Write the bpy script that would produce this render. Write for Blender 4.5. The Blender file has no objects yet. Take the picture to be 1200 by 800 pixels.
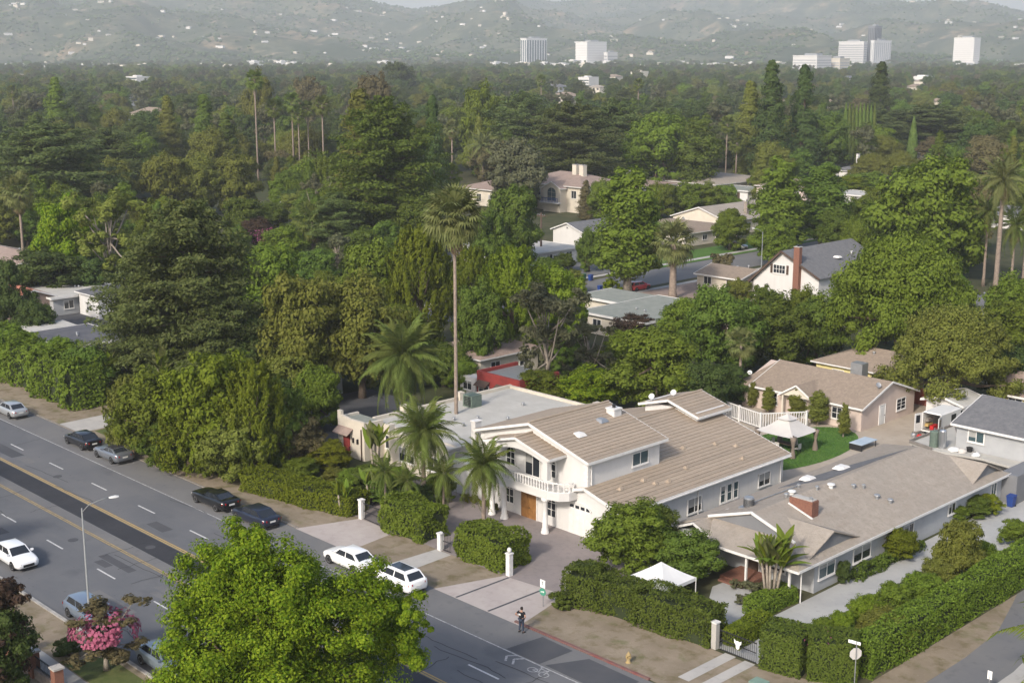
import bpy, math, random
import numpy as np
from mathutils import Vector, Matrix

S = bpy.context.scene
COL = S.collection
R = math.radians

# ---------------------------------------------------------------- camera
FPX, CAMH = 1560.0, 40.0            # focal length in pixels of a 1200 px wide picture, height of the drone
AZ, PITCH = R(135.9), math.atan(342 / FPX)
cam_d = bpy.data.cameras.new('camera')
cam = bpy.data.objects.new('camera', cam_d)
COL.objects.link(cam)
cam_d.sensor_width = 36.0
cam_d.lens = FPX / 1200 * 36.0
cam_d.clip_start, cam_d.clip_end = 0.5, 60000
cam.location = (0, 0, CAMH)
cam.rotation_euler = (math.pi / 2 - PITCH, 0, AZ - math.pi / 2)
S.camera = cam

# ---------------------------------------------------------------- sky, sun, exposure
SUN_AZ, SUN_EL = R(-74), R(34)      # azimuth (from +x towards +y) and height of the sun
W = bpy.data.worlds.new('World')
S.world = W
W.use_nodes = True
wn = W.node_tree
sky = wn.nodes.new('ShaderNodeTexSky')
sky.sky_type = 'NISHITA'
sky.sun_disc = False
sky.sun_elevation = SUN_EL
sky.sun_rotation = math.pi / 2 - SUN_AZ
sky.air_density, sky.dust_density, sky.ozone_density = 1.0, 3.0, 1.0
wn.links.new(sky.outputs[0], wn.nodes['Background'].inputs[0])
wn.nodes['Background'].inputs[1].default_value = 0.15
sun_d = bpy.data.lights.new('sun', 'SUN')
sun_d.energy, sun_d.angle, sun_d.color = 2.5, R(6.0), (1.0, 0.92, 0.82)
sun = bpy.data.objects.new('sun', sun_d)
COL.objects.link(sun)
sun.rotation_euler = (math.pi / 2 - SUN_EL, 0, SUN_AZ + math.pi / 2)
sun.location = (0, -60, 120)
S.view_settings.view_transform = 'Standard'
S.view_settings.look = 'None'
S.view_settings.exposure = 0.7
S.view_settings.gamma = 1.0
S.cycles.max_bounces = 6
S.cycles.diffuse_bounces = 3
S.cycles.transparent_max_bounces = 4
S.cycles.volume_bounces = 2
S.cycles.use_denoising = True

_ca, _sa = math.cos(AZ), math.sin(AZ)
_fw = (_ca * math.cos(PITCH), _sa * math.cos(PITCH), -math.sin(PITCH))
_rt = (_sa, -_ca, 0.0)
_up = (_ca * math.sin(PITCH), _sa * math.sin(PITCH), math.cos(PITCH))


def G(px, py, z=0.0):
    """surveyed spot: the place at height z that the photo shows at (px, py)"""
    a, b = (px - 600) / FPX, (400 - py) / FPX
    d = [_fw[i] + a * _rt[i] + b * _up[i] for i in range(3)]
    t = (z - CAMH) / d[2]
    return (d[0] * t, d[1] * t)


def PX(x, y, z=0.0):
    v = (x, y, z - CAMH)
    c = [sum(v[i] * k[i] for i in range(3)) for k in (_rt, _up, _fw)]
    return 600 + FPX * c[0] / c[2], 400 - FPX * c[1] / c[2]


def HZ(x, y, py):
    lo, hi = -5.0, 90.0
    for _ in range(40):
        m = (lo + hi) / 2
        if PX(x, y, m)[1] > py:
            lo = m
        else:
            hi = m
    return lo


# ---------------------------------------------------------------- mesh and object helpers
WO = {}                              # world position of an object's origin


def unit(v):
    return v / np.maximum(np.linalg.norm(v, axis=-1, keepdims=True), 1e-9)


def tag(o, label=None, cat=None, group=None, kind=None):
    if label: o['label'] = label
    if cat: o['category'] = cat
    if group: o['group'] = group
    if kind: o['kind'] = kind
    return o


def thing(name, label, cat, loc=(0, 0, 0), group=None, rz=0.0):
    o = bpy.data.objects.new(name, None)
    o.empty_display_size = 0.3
    COL.objects.link(o)
    o.location = loc
    o.rotation_euler = (0, 0, rz)
    WO[o.name] = Vector(loc)
    return tag(o, label, cat, group)


def link(name, me, parent=None, loc=None, rot=None, scale=None):
    o = bpy.data.objects.new(name, me)
    COL.objects.link(o)
    if parent is not None: o.parent = parent
    if loc is not None: o.location = loc
    if rot is not None: o.rotation_euler = rot
    if scale is not None: o.scale = scale
    return o


def copy_tree(o, parent=None):
    c = o.copy()
    COL.objects.link(c)
    if parent is not None:
        c.parent = parent
    for ch in list(o.children):
        copy_tree(ch, c)
    return c


class MB:
    def __init__(s):
        s.v, s.f, s.m = [], [], []

    def add(s, vs, fs, mi=0):
        b = len(s.v)
        s.v += [tuple(p) for p in vs]
        s.f += [tuple(i + b for i in f) for f in fs]
        s.m += [mi] * len(fs)
        return s

    def box(s, x0, x1, y0, y1, z0, z1, mi=0):
        v = [(x0, y0, z0), (x1, y0, z0), (x1, y1, z0), (x0, y1, z0), (x0, y0, z1), (x1, y0, z1), (x1, y1, z1), (x0, y1, z1)]
        return s.add(v, [(3, 2, 1, 0), (4, 5, 6, 7), (0, 1, 5, 4), (1, 2, 6, 5), (2, 3, 7, 6), (3, 0, 4, 7)], mi)

    def poly(s, pts, mi=0):
        return s.add(pts, [tuple(range(len(pts)))], mi)

    def slab(s, pts, th, mi=0):
        """polygon of 3-D points with a thickness th straight down"""
        n = len(pts)
        v = list(pts) + [(p[0], p[1], p[2] - th) for p in pts]
        f = [tuple(range(n)), tuple(range(2 * n - 1, n - 1, -1))]
        f += [(i, i + n, (i + 1) % n + n, (i + 1) % n) for i in range(n)]
        return s.add(v, f, mi)

    def prism(s, pts, z0, z1, mi=0):
        return s.slab([(p[0], p[1], z1) for p in pts], z1 - z0, mi)

    def wallpoly(s, pts, d, mi=0):
        """polygon extruded by vector d"""
        n = len(pts)
        v = list(pts) + [(p[0] + d[0], p[1] + d[1], p[2] + d[2]) for p in pts]
        f = [tuple(range(n)), tuple(range(2 * n - 1, n - 1, -1))]
        f += [(i, i + n, (i + 1) % n + n, (i + 1) % n) for i in range(n)]
        return s.add(v, f, mi)

    def tube(s, pts, rad, n=8, mi=0, cap=True):
        pts = [Vector(p) for p in pts]
        if not isinstance(rad, (list, tuple)): rad = [rad] * len(pts)
        b = len(s.v)
        for i, p in enumerate(pts):
            t = (pts[min(i + 1, len(pts) - 1)] - pts[max(i - 1, 0)]).normalized()
            a = t.orthogonal().normalized() if abs(t.z) < .95 else Vector((1, 0, 0))
            a = (a - t * a.dot(t)).normalized()
            c = t.cross(a)
            for k in range(n):
                w = 2 * math.pi * k / n
                s.v.append(tuple(p + (a * math.cos(w) + c * math.sin(w)) * rad[i]))
        for i in range(len(pts) - 1):
            for k in range(n):
                s.f.append((b + i * n + k, b + i * n + (k + 1) % n, b + (i + 1) * n + (k + 1) % n, b + (i + 1) * n + k))
                s.m.append(mi)
        if cap:
            e = b + (len(pts) - 1) * n
            s.f.append(tuple(range(e, e + n))); s.m.append(mi)
            s.f.append(tuple(range(b + n - 1, b - 1, -1))); s.m.append(mi)
        return s

    def bar(s, p0, p1, w, h, mi=0):
        p0, p1 = Vector(p0), Vector(p1)
        t = (p1 - p0).normalized()
        side = t.cross(Vector((0, 0, 1)))
        side = side.normalized() if side.length > 1e-4 else Vector((1, 0, 0))
        up = side.cross(t)
        v = []
        for p in (p0, p1):
            for a, c in ((-1, -1), (1, -1), (1, 1), (-1, 1)):
                v.append(p + side * a * w / 2 + up * c * h / 2)
        return s.add(v, [(3, 2, 1, 0), (4, 5, 6, 7), (0, 1, 5, 4), (1, 2, 6, 5), (2, 3, 7, 6), (3, 0, 4, 7)], mi)

    def lathe(s, c, prof, n=12, mi=0):
        b = len(s.v)
        for r, z in prof:
            for k in range(n):
                w = 2 * math.pi * k / n
                s.v.append((c[0] + r * math.cos(w), c[1] + r * math.sin(w), c[2] + z))
        for i in range(len(prof) - 1):
            for k in range(n):
                s.f.append((b + i * n + k, b + i * n + (k + 1) % n, b + (i + 1) * n + (k + 1) % n, b + (i + 1) * n + k))
                s.m.append(mi)
        e = b + (len(prof) - 1) * n
        s.f.append(tuple(range(e, e + n))); s.m.append(mi)
        return s

    def mesh(s, name, mats, smooth=False):
        me = bpy.data.meshes.new(name)
        me.from_pydata(s.v, [], s.f)
        if not isinstance(mats, (list, tuple)): mats = [mats]
        for m in mats: me.materials.append(m)
        if len(mats) > 1: me.polygons.foreach_set('material_index', s.m)
        if smooth: me.polygons.foreach_set('use_smooth', [True] * len(s.f))
        me.update()
        return me

    def build(s, name, mats, parent=None, smooth=False, world=True):
        """world: the vertices are world coordinates, whatever the parent"""
        o = link(name, s.mesh(name, mats, smooth), parent)
        if parent is not None and world:
            o.location = -WO[parent.name]
            WO[o.name] = Vector((0, 0, 0))
        elif parent is None:
            WO[o.name] = Vector((0, 0, 0))
        return o


def np_mesh(name, V, F, mat, smooth=False):
    V = np.asarray(V, np.float32); F = np.asarray(F, np.int32)
    me = bpy.data.meshes.new(name)
    k = F.shape[1]
    me.vertices.add(len(V)); me.vertices.foreach_set('co', V.ravel())
    me.loops.add(F.size); me.loops.foreach_set('vertex_index', F.ravel())
    me.polygons.add(len(F))
    me.polygons.foreach_set('loop_start', np.arange(0, F.size, k, dtype=np.int32))
    me.polygons.foreach_set('loop_total', np.full(len(F), k, np.int32))
    if smooth: me.polygons.foreach_set('use_smooth', np.ones(len(F), bool))
    me.materials.append(mat)
    me.update(calc_edges=True)
    return me


def origin_to(o, loc):
    """move a top-level mesh's origin without moving the mesh"""
    o.data.transform(Matrix.Translation(-Vector(loc)))
    o.location = loc
    WO[o.name] = Vector(loc)
    return o


# ---------------------------------------------------------------- materials
def nodes_of(name):
    m = bpy.data.materials.new(name)
    m.use_nodes = True
    n = m.node_tree
    return m, n, n.nodes['Principled BSDF']


def mk(name, c1, c2=None, scale=1.0, rough=.8, metal=0.0, spec=.3, bump=0.0, bscale=20.0, coat=0.0, detail=5.0, lo=.35, hi=.65, obj=False):
    """plain surface: two tones mixed by a noise over the place itself, fine relief"""
    m, n, b = nodes_of(name)
    b.inputs['Roughness'].default_value = rough
    b.inputs['Metallic'].default_value = metal
    b.inputs['Specular IOR Level'].default_value = spec
    b.inputs['Coat Weight'].default_value = coat
    b.inputs['Coat Roughness'].default_value = .05
    b.inputs['Base Color'].default_value = (*c1, 1)
    if obj:
        pos = n.nodes.new('ShaderNodeTexCoord').outputs['Object']
    else:
        pos = n.nodes.new('ShaderNodeNewGeometry').outputs['Position']
    if c2 is not None:
        t = n.nodes.new('ShaderNodeTexNoise')
        t.inputs['Scale'].default_value = scale
        t.inputs['Detail'].default_value = detail
        t.inputs['Roughness'].default_value = .62
        r = n.nodes.new('ShaderNodeMapRange')
        r.inputs[1].default_value, r.inputs[2].default_value = lo, hi
        mx = n.nodes.new('ShaderNodeMix'); mx.data_type = 'RGBA'
        mx.inputs[6].default_value = (*c1, 1); mx.inputs[7].default_value = (*c2, 1)
        n.links.new(pos, t.inputs['Vector'])
        n.links.new(t.outputs[0], r.inputs[0]); n.links.new(r.outputs[0], mx.inputs[0])
        n.links.new(mx.outputs[2], b.inputs['Base Color'])
    if bump:
        t2 = n.nodes.new('ShaderNodeTexNoise')
        t2.inputs['Scale'].default_value = bscale; t2.inputs['Detail'].default_value = 4
        bp = n.nodes.new('ShaderNodeBump'); bp.inputs['Strength'].default_value = bump
        bp.inputs['Distance'].default_value = .05
        n.links.new(pos, t2.inputs['Vector']); n.links.new(t2.outputs[0], bp.inputs['Height'])
        n.links.new(bp.outputs[0], b.inputs['Normal'])
    return m


def layered(name, base, layers, rough=.9, spec=.2, bump=.0, bscale=8):
    """base colour with several noise-shaped patches laid over it: (colour, scale, lo, hi, amount)"""
    m, n, b = nodes_of(name)
    b.inputs['Roughness'].default_value = rough
    b.inputs['Specular IOR Level'].default_value = spec
    pos = n.nodes.new('ShaderNodeNewGeometry').outputs['Position']
    cur = None
    for i, (c, sc, lo, hi, am) in enumerate(layers):
        mp = n.nodes.new('ShaderNodeMapping')
        mp.inputs['Location'].default_value = (13.7 * i, 7.1 * i, 0)
        if isinstance(sc, tuple): mp.inputs['Scale'].default_value = sc
        else: mp.inputs['Scale'].default_value = (sc, sc, sc)
        t = n.nodes.new('ShaderNodeTexNoise'); t.inputs['Scale'].default_value = 1
        t.inputs['Detail'].default_value = 6; t.inputs['Roughness'].default_value = .6
        r = n.nodes.new('ShaderNodeMapRange')
        r.inputs[1].default_value, r.inputs[2].default_value, r.inputs[4].default_value = lo, hi, am
        mx = n.nodes.new('ShaderNodeMix'); mx.data_type = 'RGBA'
        mx.inputs[7].default_value = (*c, 1)
        n.links.new(pos, mp.inputs[0]); n.links.new(mp.outputs[0], t.inputs['Vector'])
        n.links.new(t.outputs[0], r.inputs[0]); n.links.new(r.outputs[0], mx.inputs[0])
        if cur is None: mx.inputs[6].default_value = (*base, 1)
        else: n.links.new(cur, mx.inputs[6])
        cur = mx.outputs[2]
    n.links.new(cur, b.inputs['Base Color'])
    if bump:
        t2 = n.nodes.new('ShaderNodeTexNoise'); t2.inputs['Scale'].default_value = bscale; t2.inputs['Detail'].default_value = 5
        bp = n.nodes.new('ShaderNodeBump'); bp.inputs['Strength'].default_value = bump; bp.inputs['Distance'].default_value = .08
        n.links.new(pos, t2.inputs['Vector']); n.links.new(t2.outputs[0], bp.inputs['Height']); n.links.new(bp.outputs[0], b.inputs['Normal'])
    return m


def leafmat(name, a, c, trans=.28):
    """leaf colour differing leaf by leaf and a little from tree to tree; light comes through"""
    m, n, b = nodes_of(name)
    g = n.nodes.new('ShaderNodeNewGeometry')
    oi = n.nodes.new('ShaderNodeObjectInfo')
    mx = n.nodes.new('ShaderNodeMix'); mx.data_type = 'RGBA'
    mx.inputs[6].default_value = (*a, 1); mx.inputs[7].default_value = (*c, 1)
    n.links.new(g.outputs['Random Per Island'], mx.inputs[0])
    hs = n.nodes.new('ShaderNodeHueSaturation')
    r1 = n.nodes.new('ShaderNodeMapRange'); r1.inputs[3].default_value, r1.inputs[4].default_value = .485, .515
    r2 = n.nodes.new('ShaderNodeMapRange'); r2.inputs[3].default_value, r2.inputs[4].default_value = .82, 1.2
    n.links.new(oi.outputs['Random'], r1.inputs[0]); n.links.new(oi.outputs['Random'], r2.inputs[0])
    n.links.new(r1.outputs[0], hs.inputs['Hue']); n.links.new(r2.outputs[0], hs.inputs['Value'])
    n.links.new(mx.outputs[2], hs.inputs['Color'])
    n.links.new(hs.outputs[0], b.inputs['Base Color'])
    b.inputs['Roughness'].default_value = .75
    b.inputs['Specular IOR Level'].default_value = .1
    tr = n.nodes.new('ShaderNodeBsdfTranslucent')
    n.links.new(hs.outputs[0], tr.inputs[0])
    ms = n.nodes.new('ShaderNodeMixShader'); ms.inputs[0].default_value = trans
    n.links.new(b.outputs[0], ms.inputs[1]); n.links.new(tr.outputs[0], ms.inputs[2])
    n.links.new(ms.outputs[0], n.nodes['Material Output'].inputs['Surface'])
    return m


M = {}
M['asphalt'] = layered('asphalt', (.105, .109, .117), [((.145, .145, .148), .12, .4, .7, .8), ((.075, .079, .087), .35, .55, .75, .6), ((.14, .138, .135), (.04, .8, 1), .5, .8, .5), ((.045, .046, .05), 2.2, .66, .72, .7)], .85, .3, .15, 30)
M['asphalt_new'] = layered('asphalt_new', (.03, .031, .036), [((.042, .043, .048), .3, .4, .7, .8), ((.022, .022, .026), 1.5, .5, .7, .5)], .8, .3, .15, 30)
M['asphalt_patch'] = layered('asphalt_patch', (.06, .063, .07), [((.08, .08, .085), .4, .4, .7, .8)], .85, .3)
M['asphalt_pale'] = layered('asphalt_pale', (.13, .13, .132), [((.16, .157, .15), .2, .4, .7, .8), ((.09, .09, .095), 1.3, .55, .75, .6)], .85, .3)
M['concrete'] = layered('concrete', (.34, .33, .31), [((.42, .4, .37), .4, .4, .7, .7), ((.22, .21, .2), 1.6, .55, .8, .6)], .9, .2, .1, 20)
M['concrete_pink'] = layered('concrete_pink', (.35, .31, .29), [((.42, .38, .35), .35, .4, .7, .7), ((.25, .215, .2), 1.2, .5, .8, .6)], .85, .2, .1, 20)
M['paving'] = layered('paving', (.21, .185, .18), [((.26, .225, .215), .3, .4, .7, .8), ((.15, .135, .135), 1.8, .5, .75, .6)], .8, .3, .2, 15)
M['gravel_pale'] = layered('gravel_pale', (.33, .335, .33), [((.39, .39, .38), .4, .4, .65, .8), ((.25, .25, .245), 2.0, .55, .75, .5)], .95, .1, .3, 25)
M['yard'] = layered('yard', (.33, .285, .23), [((.4, .35, .29), .3, .4, .7, .8), ((.24, .21, .17), 1.2, .5, .8, .6)], .95, .1, .2, 15)
M['dirt'] = layered('dirt', (.2, .165, .12), [((.27, .225, .17), .35, .4, .65, .8), ((.12, .1, .05), .8, .5, .68, .75), ((.1, .115, .035), .5, .56, .7, .55), ((.28, .235, .18), 3.0, .6, .7, .5)], .95, .1, .4, 12)
M['lawn'] = layered('lawn', (.065, .14, .026), [((.1, .18, .036), .4, .4, .7, .8), ((.035, .075, .018), 3.0, .45, .7, .6)], .9, .15, .6, 22)
M['lawn_dry'] = layered('lawn_dry', (.085, .11, .035), [((.13, .13, .05), .4, .4, .7, .8), ((.05, .08, .02), 2.0, .45, .7, .6)], .9, .15, .6, 18)
M['ground'] = layered('ground', (.075, .075, .04), [((.05, .06, .025), .02, .4, .6, .8), ((.12, .1, .065), .06, .5, .7, .7), ((.03, .04, .02), .3, .45, .65, .6)], .95, .1)
M['white_line'] = mk('white_line', (.5, .5, .49), (.3, .3, .3), 3.0, .8, lo=.45, hi=.8)
M['white_worn'] = mk('white_worn', (.42, .42, .41), (.17, .17, .18), 5.0, .8, lo=.35, hi=.7)
M['yellow_line'] = mk('yellow_line', (.4, .28, .1), (.24, .19, .1), 3.0, .8, lo=.45, hi=.8)
M['yellow_worn'] = mk('yellow_worn', (.34, .25, .11), (.16, .14, .1), 2.0, .8, lo=.4, hi=.75)
M['red_kerb'] = mk('red_kerb', (.17, .06, .055), (.15, .1, .09), 1.5, .8)
M['kerb'] = mk('kerb', (.36, .35, .33), (.24, .23, .22), 1.2, .9)
M['stucco_white'] = layered('stucco_white', (.57, .56, .545), [((.47, .46, .435), (1.6, 1.6, .16), .5, .78, .6), ((.51, .5, .485), .5, .4, .7, .6)], .9, .2, .1, 30)
M['trim_white'] = mk('trim_white', (.65, .64, .62), (.58, .57, .55), 2.0, .6)
M['stucco_beige'] = mk('stucco_beige', (.55, .5, .42), (.47, .43, .36), .5, .9, bump=.2, bscale=25)
M['stucco_pink'] = mk('stucco_pink', (.52, .43, .375), (.44, .36, .315), .35, .9, bump=.15, bscale=25)
M['stucco_cream'] = mk('stucco_cream', (.58, .53, .44), (.5, .46, .39), .5, .9)
M['stucco_yellow'] = mk('stucco_yellow', (.68, .6, .28), (.6, .52, .24), .5, .9)
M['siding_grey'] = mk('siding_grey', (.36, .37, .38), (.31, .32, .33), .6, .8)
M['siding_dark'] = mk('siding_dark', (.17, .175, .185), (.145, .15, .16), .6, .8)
M['red_wall'] = mk('red_wall', (.24, .035, .03), (.17, .03, .028), .8, .8)
M['shingle_brown'] = layered('shingle_brown', (.29, .255, .215), [((.345, .305, .26), 1.5, .4, .65, .8), ((.22, .19, .155), 4.0, .5, .7, .7), ((.25, .225, .195), .15, .4, .7, .6), ((.24, .2, .165), (1.2, .25, 1), .55, .75, .5)], .95, .1, .5, 14)
M['shingle_tan'] = layered('shingle_tan', (.23, .185, .145), [((.29, .235, .185), 2.0, .4, .65, .8), ((.165, .135, .11), 5.0, .5, .7, .7)], .95, .1, .5, 14)
M['shingle_grey'] = layered('shingle_grey', (.13, .132, .138), [((.17, .17, .175), 1.5, .4, .65, .8), ((.095, .097, .102), 4.0, .5, .7, .7)], .95, .1, .5, 14)
M['roof_dark'] = layered('roof_dark', (.085, .088, .1), [((.12, .12, .13), .6, .4, .65, .8), ((.055, .055, .065), 3.0, .5, .7, .6)], .9, .2)
M['roof_felt'] = layered('roof_felt', (.21, .225, .2), [((.26, .27, .24), .6, .4, .65, .8), ((.16, .175, .155), 2.5, .5, .7, .6)], .95, .1)
M['roof_pale'] = layered('roof_pale', (.38, .37, .34), [((.44, .43, .4), .5, .4, .65, .8), ((.34, .33, .3), 1.4, .5, .75, .6)], .9, .15)
M['roof_red'] = layered('roof_red', (.33, .13, .085), [((.4, .18, .12), 1.0, .4, .65, .8), ((.24, .1, .07), 4.0, .5, .7, .6)], .9, .15, .5, 10)
M['roof_rose'] = layered('roof_rose', (.25, .19, .16), [((.3, .235, .2), 1.0, .4, .65, .8), ((.18, .135, .115), 4.0, .5, .7, .6)], .9, .15, .5, 10)
M['tile_a'] = mk('tile_a', (.315, .255, .195), (.275, .225, .172), 2.2, .85, bump=.4, bscale=9)
M['tile_b'] = mk('tile_b', (.33, .27, .208), (.29, .236, .182), 2.2, .85, bump=.4, bscale=9)
M['tile_c'] = mk('tile_c', (.29, .238, .184), (.25, .205, .158), 2.2, .85, bump=.4, bscale=9)
M['glass'] = mk('glass', (.02, .024, .03), rough=.08, spec=.6)
M['blind'] = mk('blind', (.3, .3, .29), (.25, .25, .24), 1.5)
M['glass_blue'] = mk('glass_blue', (.05, .08, .09), rough=.1, spec=.6)
M['wood_door'] = mk('wood_door', (.3, .15, .05), (.2, .095, .03), 3.0, .5)
M['wood_dark'] = mk('wood_dark', (.09, .06, .045), (.06, .04, .03), 3.0, .8)
M['wood_fence'] = mk('wood_fence', (.25, .07, .045), (.18, .055, .04), 1.0, .9)
M['wood_grey'] = mk('wood_grey', (.22, .2, .18), (.16, .15, .135), 2.0, .9)
M['brick'] = mk('brick', (.22, .105, .072), (.16, .075, .055), 5.0, .9, bump=.3)
M['stone'] = mk('stone', (.3, .25, .22), (.2, .17, .15), 2.5, .9, bump=.4, bscale=8)
M['metal_grey'] = mk('metal_grey', (.36, .37, .38), (.3, .31, .32), 3.0, .45, .6)
M['metal_white'] = mk('metal_white', (.58, .58, .57), (.6, .6, .58), 2.0, .45)
M['metal_green'] = mk('metal_green', (.12, .16, .13), (.09, .12, .1), 2.0, .6)
M['metal_black'] = mk('metal_black', (.02, .02, .022), rough=.5)
M['lamp_grey'] = mk('lamp_grey', (.22, .23, .23), (.18, .19, .19), 3.0, .6)
M['steel'] = mk('steel', (.55, .56, .57), rough=.35, metal=.9)
M['rubber'] = mk('rubber', (.02, .02, .021), rough=.85)
M['canvas_white'] = mk('canvas_white', (.62, .62, .61), (.57, .57, .56), .8, .7)
M['canvas_grey'] = mk('canvas_grey', (.5, .48, .45), (.45, .43, .41), .8, .85)
M['drape'] = mk('drape', (.2, .16, .13), (.16, .13, .105), 2.0, .9)
M['sign_green'] = mk('sign_green', (.06, .25, .17), rough=.5)
M['sign_white'] = mk('sign_white', (.75, .75, .73), rough=.5)
M['cabinet'] = mk('cabinet', (.17, .26, .21), (.14, .21, .175), 2.0)
M['blue_plastic'] = mk('blue_plastic', (.02, .05, .2), rough=.5)
M['green_plastic'] = mk('green_plastic', (.02, .09, .05), rough=.5)
M['red_plastic'] = mk('red_plastic', (.4, .02, .02), rough=.5)
M['tail_red'] = mk('tail_red', (.35, .01, .01), rough=.25, spec=.6)
M['lamp_clear'] = mk('lamp_clear', (.6, .6, .6), rough=.15, spec=.7)
M['plate'] = mk('plate', (.6, .6, .58), rough=.6)
M['bark'] = mk('bark', (.12, .09, .065), (.08, .06, .045), 4.0, .95, bump=.5, bscale=8)
M['bark_pale'] = mk('bark_pale', (.3, .26, .21), (.2, .17, .14), 3.0, .95, bump=.4, bscale=8)
M['palm_bark'] = mk('palm_bark', (.25, .2, .16), (.17, .135, .11), 3.0, .95, bump=.5, bscale=8)
M['dead_frond'] = mk('dead_frond', (.3, .22, .13), (.2, .145, .085), 2.0, .95)
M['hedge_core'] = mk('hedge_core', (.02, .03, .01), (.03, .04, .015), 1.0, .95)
M['skin'] = mk('skin', (.35, .2, .14), rough=.6)
M['hair'] = mk('hair', (.015, .012, .01), rough=.6)
M['cloth_black'] = mk('cloth_black', (.012, .012, .015), rough=.9)
M['cloth_jean'] = mk('cloth_jean', (.035, .045, .07), rough=.9)
M['cloth_white'] = mk('cloth_white', (.65, .63, .6), rough=.9)
M['cloth_khaki'] = mk('cloth_khaki', (.3, .25, .18), rough=.9)
L = {}
L['green'] = leafmat('leaf_green', (.1, .145, .014), (.155, .205, .03), .36)
L['deep'] = leafmat('leaf_deep', (.078, .122, .018), (.122, .17, .03), .36)
L['dark'] = leafmat('leaf_dark', (.05, .08, .02), (.08, .112, .03), .34)
L['olive'] = leafmat('leaf_olive', (.125, .145, .024), (.178, .19, .042), .36)
L['bright'] = leafmat('leaf_bright', (.075, .135, .006), (.225, .28, .018), .42)
L['lime'] = leafmat('leaf_lime', (.108, .15, .01), (.165, .205, .022), .38)
L['grey'] = leafmat('leaf_grey', (.095, .105, .05), (.135, .14, .078))
L['brown'] = leafmat('leaf_brown', (.1, .088, .042), (.135, .112, .055))
L['cedar'] = leafmat('leaf_cedar', (.082, .112, .032), (.13, .158, .05), .34)
L['cypress'] = leafmat('leaf_cypress', (.1, .15, .03), (.14, .19, .045), .3)
L['palm'] = leafmat('leaf_palm', (.085, .115, .022), (.13, .16, .04))
L['palm_grey'] = leafmat('leaf_palm_grey', (.11, .128, .04), (.16, .175, .065))
L['pink'] = leafmat('leaf_pink', (.24, .06, .12), (.34, .11, .19))
L['plum'] = leafmat('leaf_plum', (.05, .032, .026), (.085, .06, .035))
L['yellow'] = leafmat('leaf_yellow', (.14, .175, .012), (.2, .225, .022), .4)
# ================================================================ the setting
def sheet(name, pts, z, mat, parent=None):
    mb = MB()
    mb.poly([(p[0], p[1], z) for p in pts])
    o = mb.build(name, mat, parent)
    if parent is None: tag(o, kind='structure')
    return o


def rect(x0, x1, y0, y1):
    return [(x0, y0), (x1, y0), (x1, y1), (x0, y1)]


sheet('ground', rect(-11500, 11500, -11500, 11500), -0.03, M['ground'])
# --- the boulevard
road = sheet('road', rect(-900, 260, 39.0, 61.85), 0.0, M['asphalt'])
sheet('repaved_strip', rect(-900, 260, 49.75, 51.82), 0.006, M['asphalt_new'], road)
sheet('median_strip', rect(-900, 260, 48.66, 49.75), 0.006, M['asphalt_pale'], road)
sheet('parking_lane', rect(-900, 260, 58.42, 61.8), 0.006, M['asphalt_pale'], road)
sheet('asphalt_patch', [(-60.9, 58.45), (-57.7, 58.45), (-57.5, 61.5), (-60.5, 61.6)], 0.012, M['asphalt_patch'], road)
sheet('asphalt_patch', [(-57.3, 58.6), (-51.5, 58.5), (-51.4, 61.3), (-55.9, 61.4)], 0.012, M['asphalt_patch'], road)
sheet('edge_line', rect(-900, 260, 58.26, 58.38), 0.010, M['white_worn'], road)
for yy in (51.9, 52.12): sheet('yellow_line', rect(-900, 260, yy, yy + .13), 0.012, M['yellow_line'], road)
for yy in (48.36, 48.56): sheet('yellow_line', rect(-900, 260, yy, yy + .12), 0.012, M['yellow_worn'], road)
for k in range(16):
    x = -175.6 + 8.82 * k
    sheet('lane_dash', rect(x, x + 2.95, 54.93, 55.08), 0.010, M['white_line'], road)
    sheet('lane_dash', rect(x + 2.5, x + 5.4, 45.17, 45.31), 0.010, M['white_line'], road)
for x, y in ((-118, 53.6), (-101, 46.8), (-84, 54.1), (-71, 56.6), (-95, 50.6), (-66, 50.9)):
    MB().prism([(x + .42 * math.cos(k * math.pi / 8), y + .42 * math.sin(k * math.pi / 8)) for k in range(16)], .0, .016).build('manhole_cover', M['asphalt_patch'], road)
prd = random.Random(4)
for k in range(26):
    x = prd.uniform(-150, -52); y = prd.choice([40.5, 43, 46.2, 53.2, 56.2]) + prd.uniform(-.6, .6); w_, h_ = prd.uniform(1.5, 6), prd.uniform(.5, 1.6)
    sheet('asphalt_patch', [(x, y), (x + w_, y + prd.uniform(-.1, .1)), (x + w_, y + h_), (x, y + h_)], .004 + .0002 * k, M['asphalt_patch'] if k % 3 else M['asphalt_pale'], road)
for k in range(34):                                     # sealed cracks wandering over the lanes
    x, y = prd.uniform(-150, -50), prd.uniform(40, 58); along = prd.random() < .6; q = MB(); pts = [(x, y)]
    for j in range(9): pts.append((pts[-1][0] + (prd.uniform(.5, 1.1) if along else prd.uniform(-.2, .2)), pts[-1][1] + (prd.uniform(-.14, .14) if along else prd.uniform(.25, .5))))
    for (ax, ay), (bx, by) in zip(pts, pts[1:]):
        d_ = Vector((bx - ax, by - ay, 0)).normalized() ; s_ = Vector((-d_.y, d_.x, 0)) * .03
        A_, B_ = Vector((ax, ay, .0145)), Vector((bx, by, .0145)); q.poly([A_ - s_, B_ - s_, B_ + s_, A_ + s_])
    q.build('sealed_crack', M['asphalt_new'], road)
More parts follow.
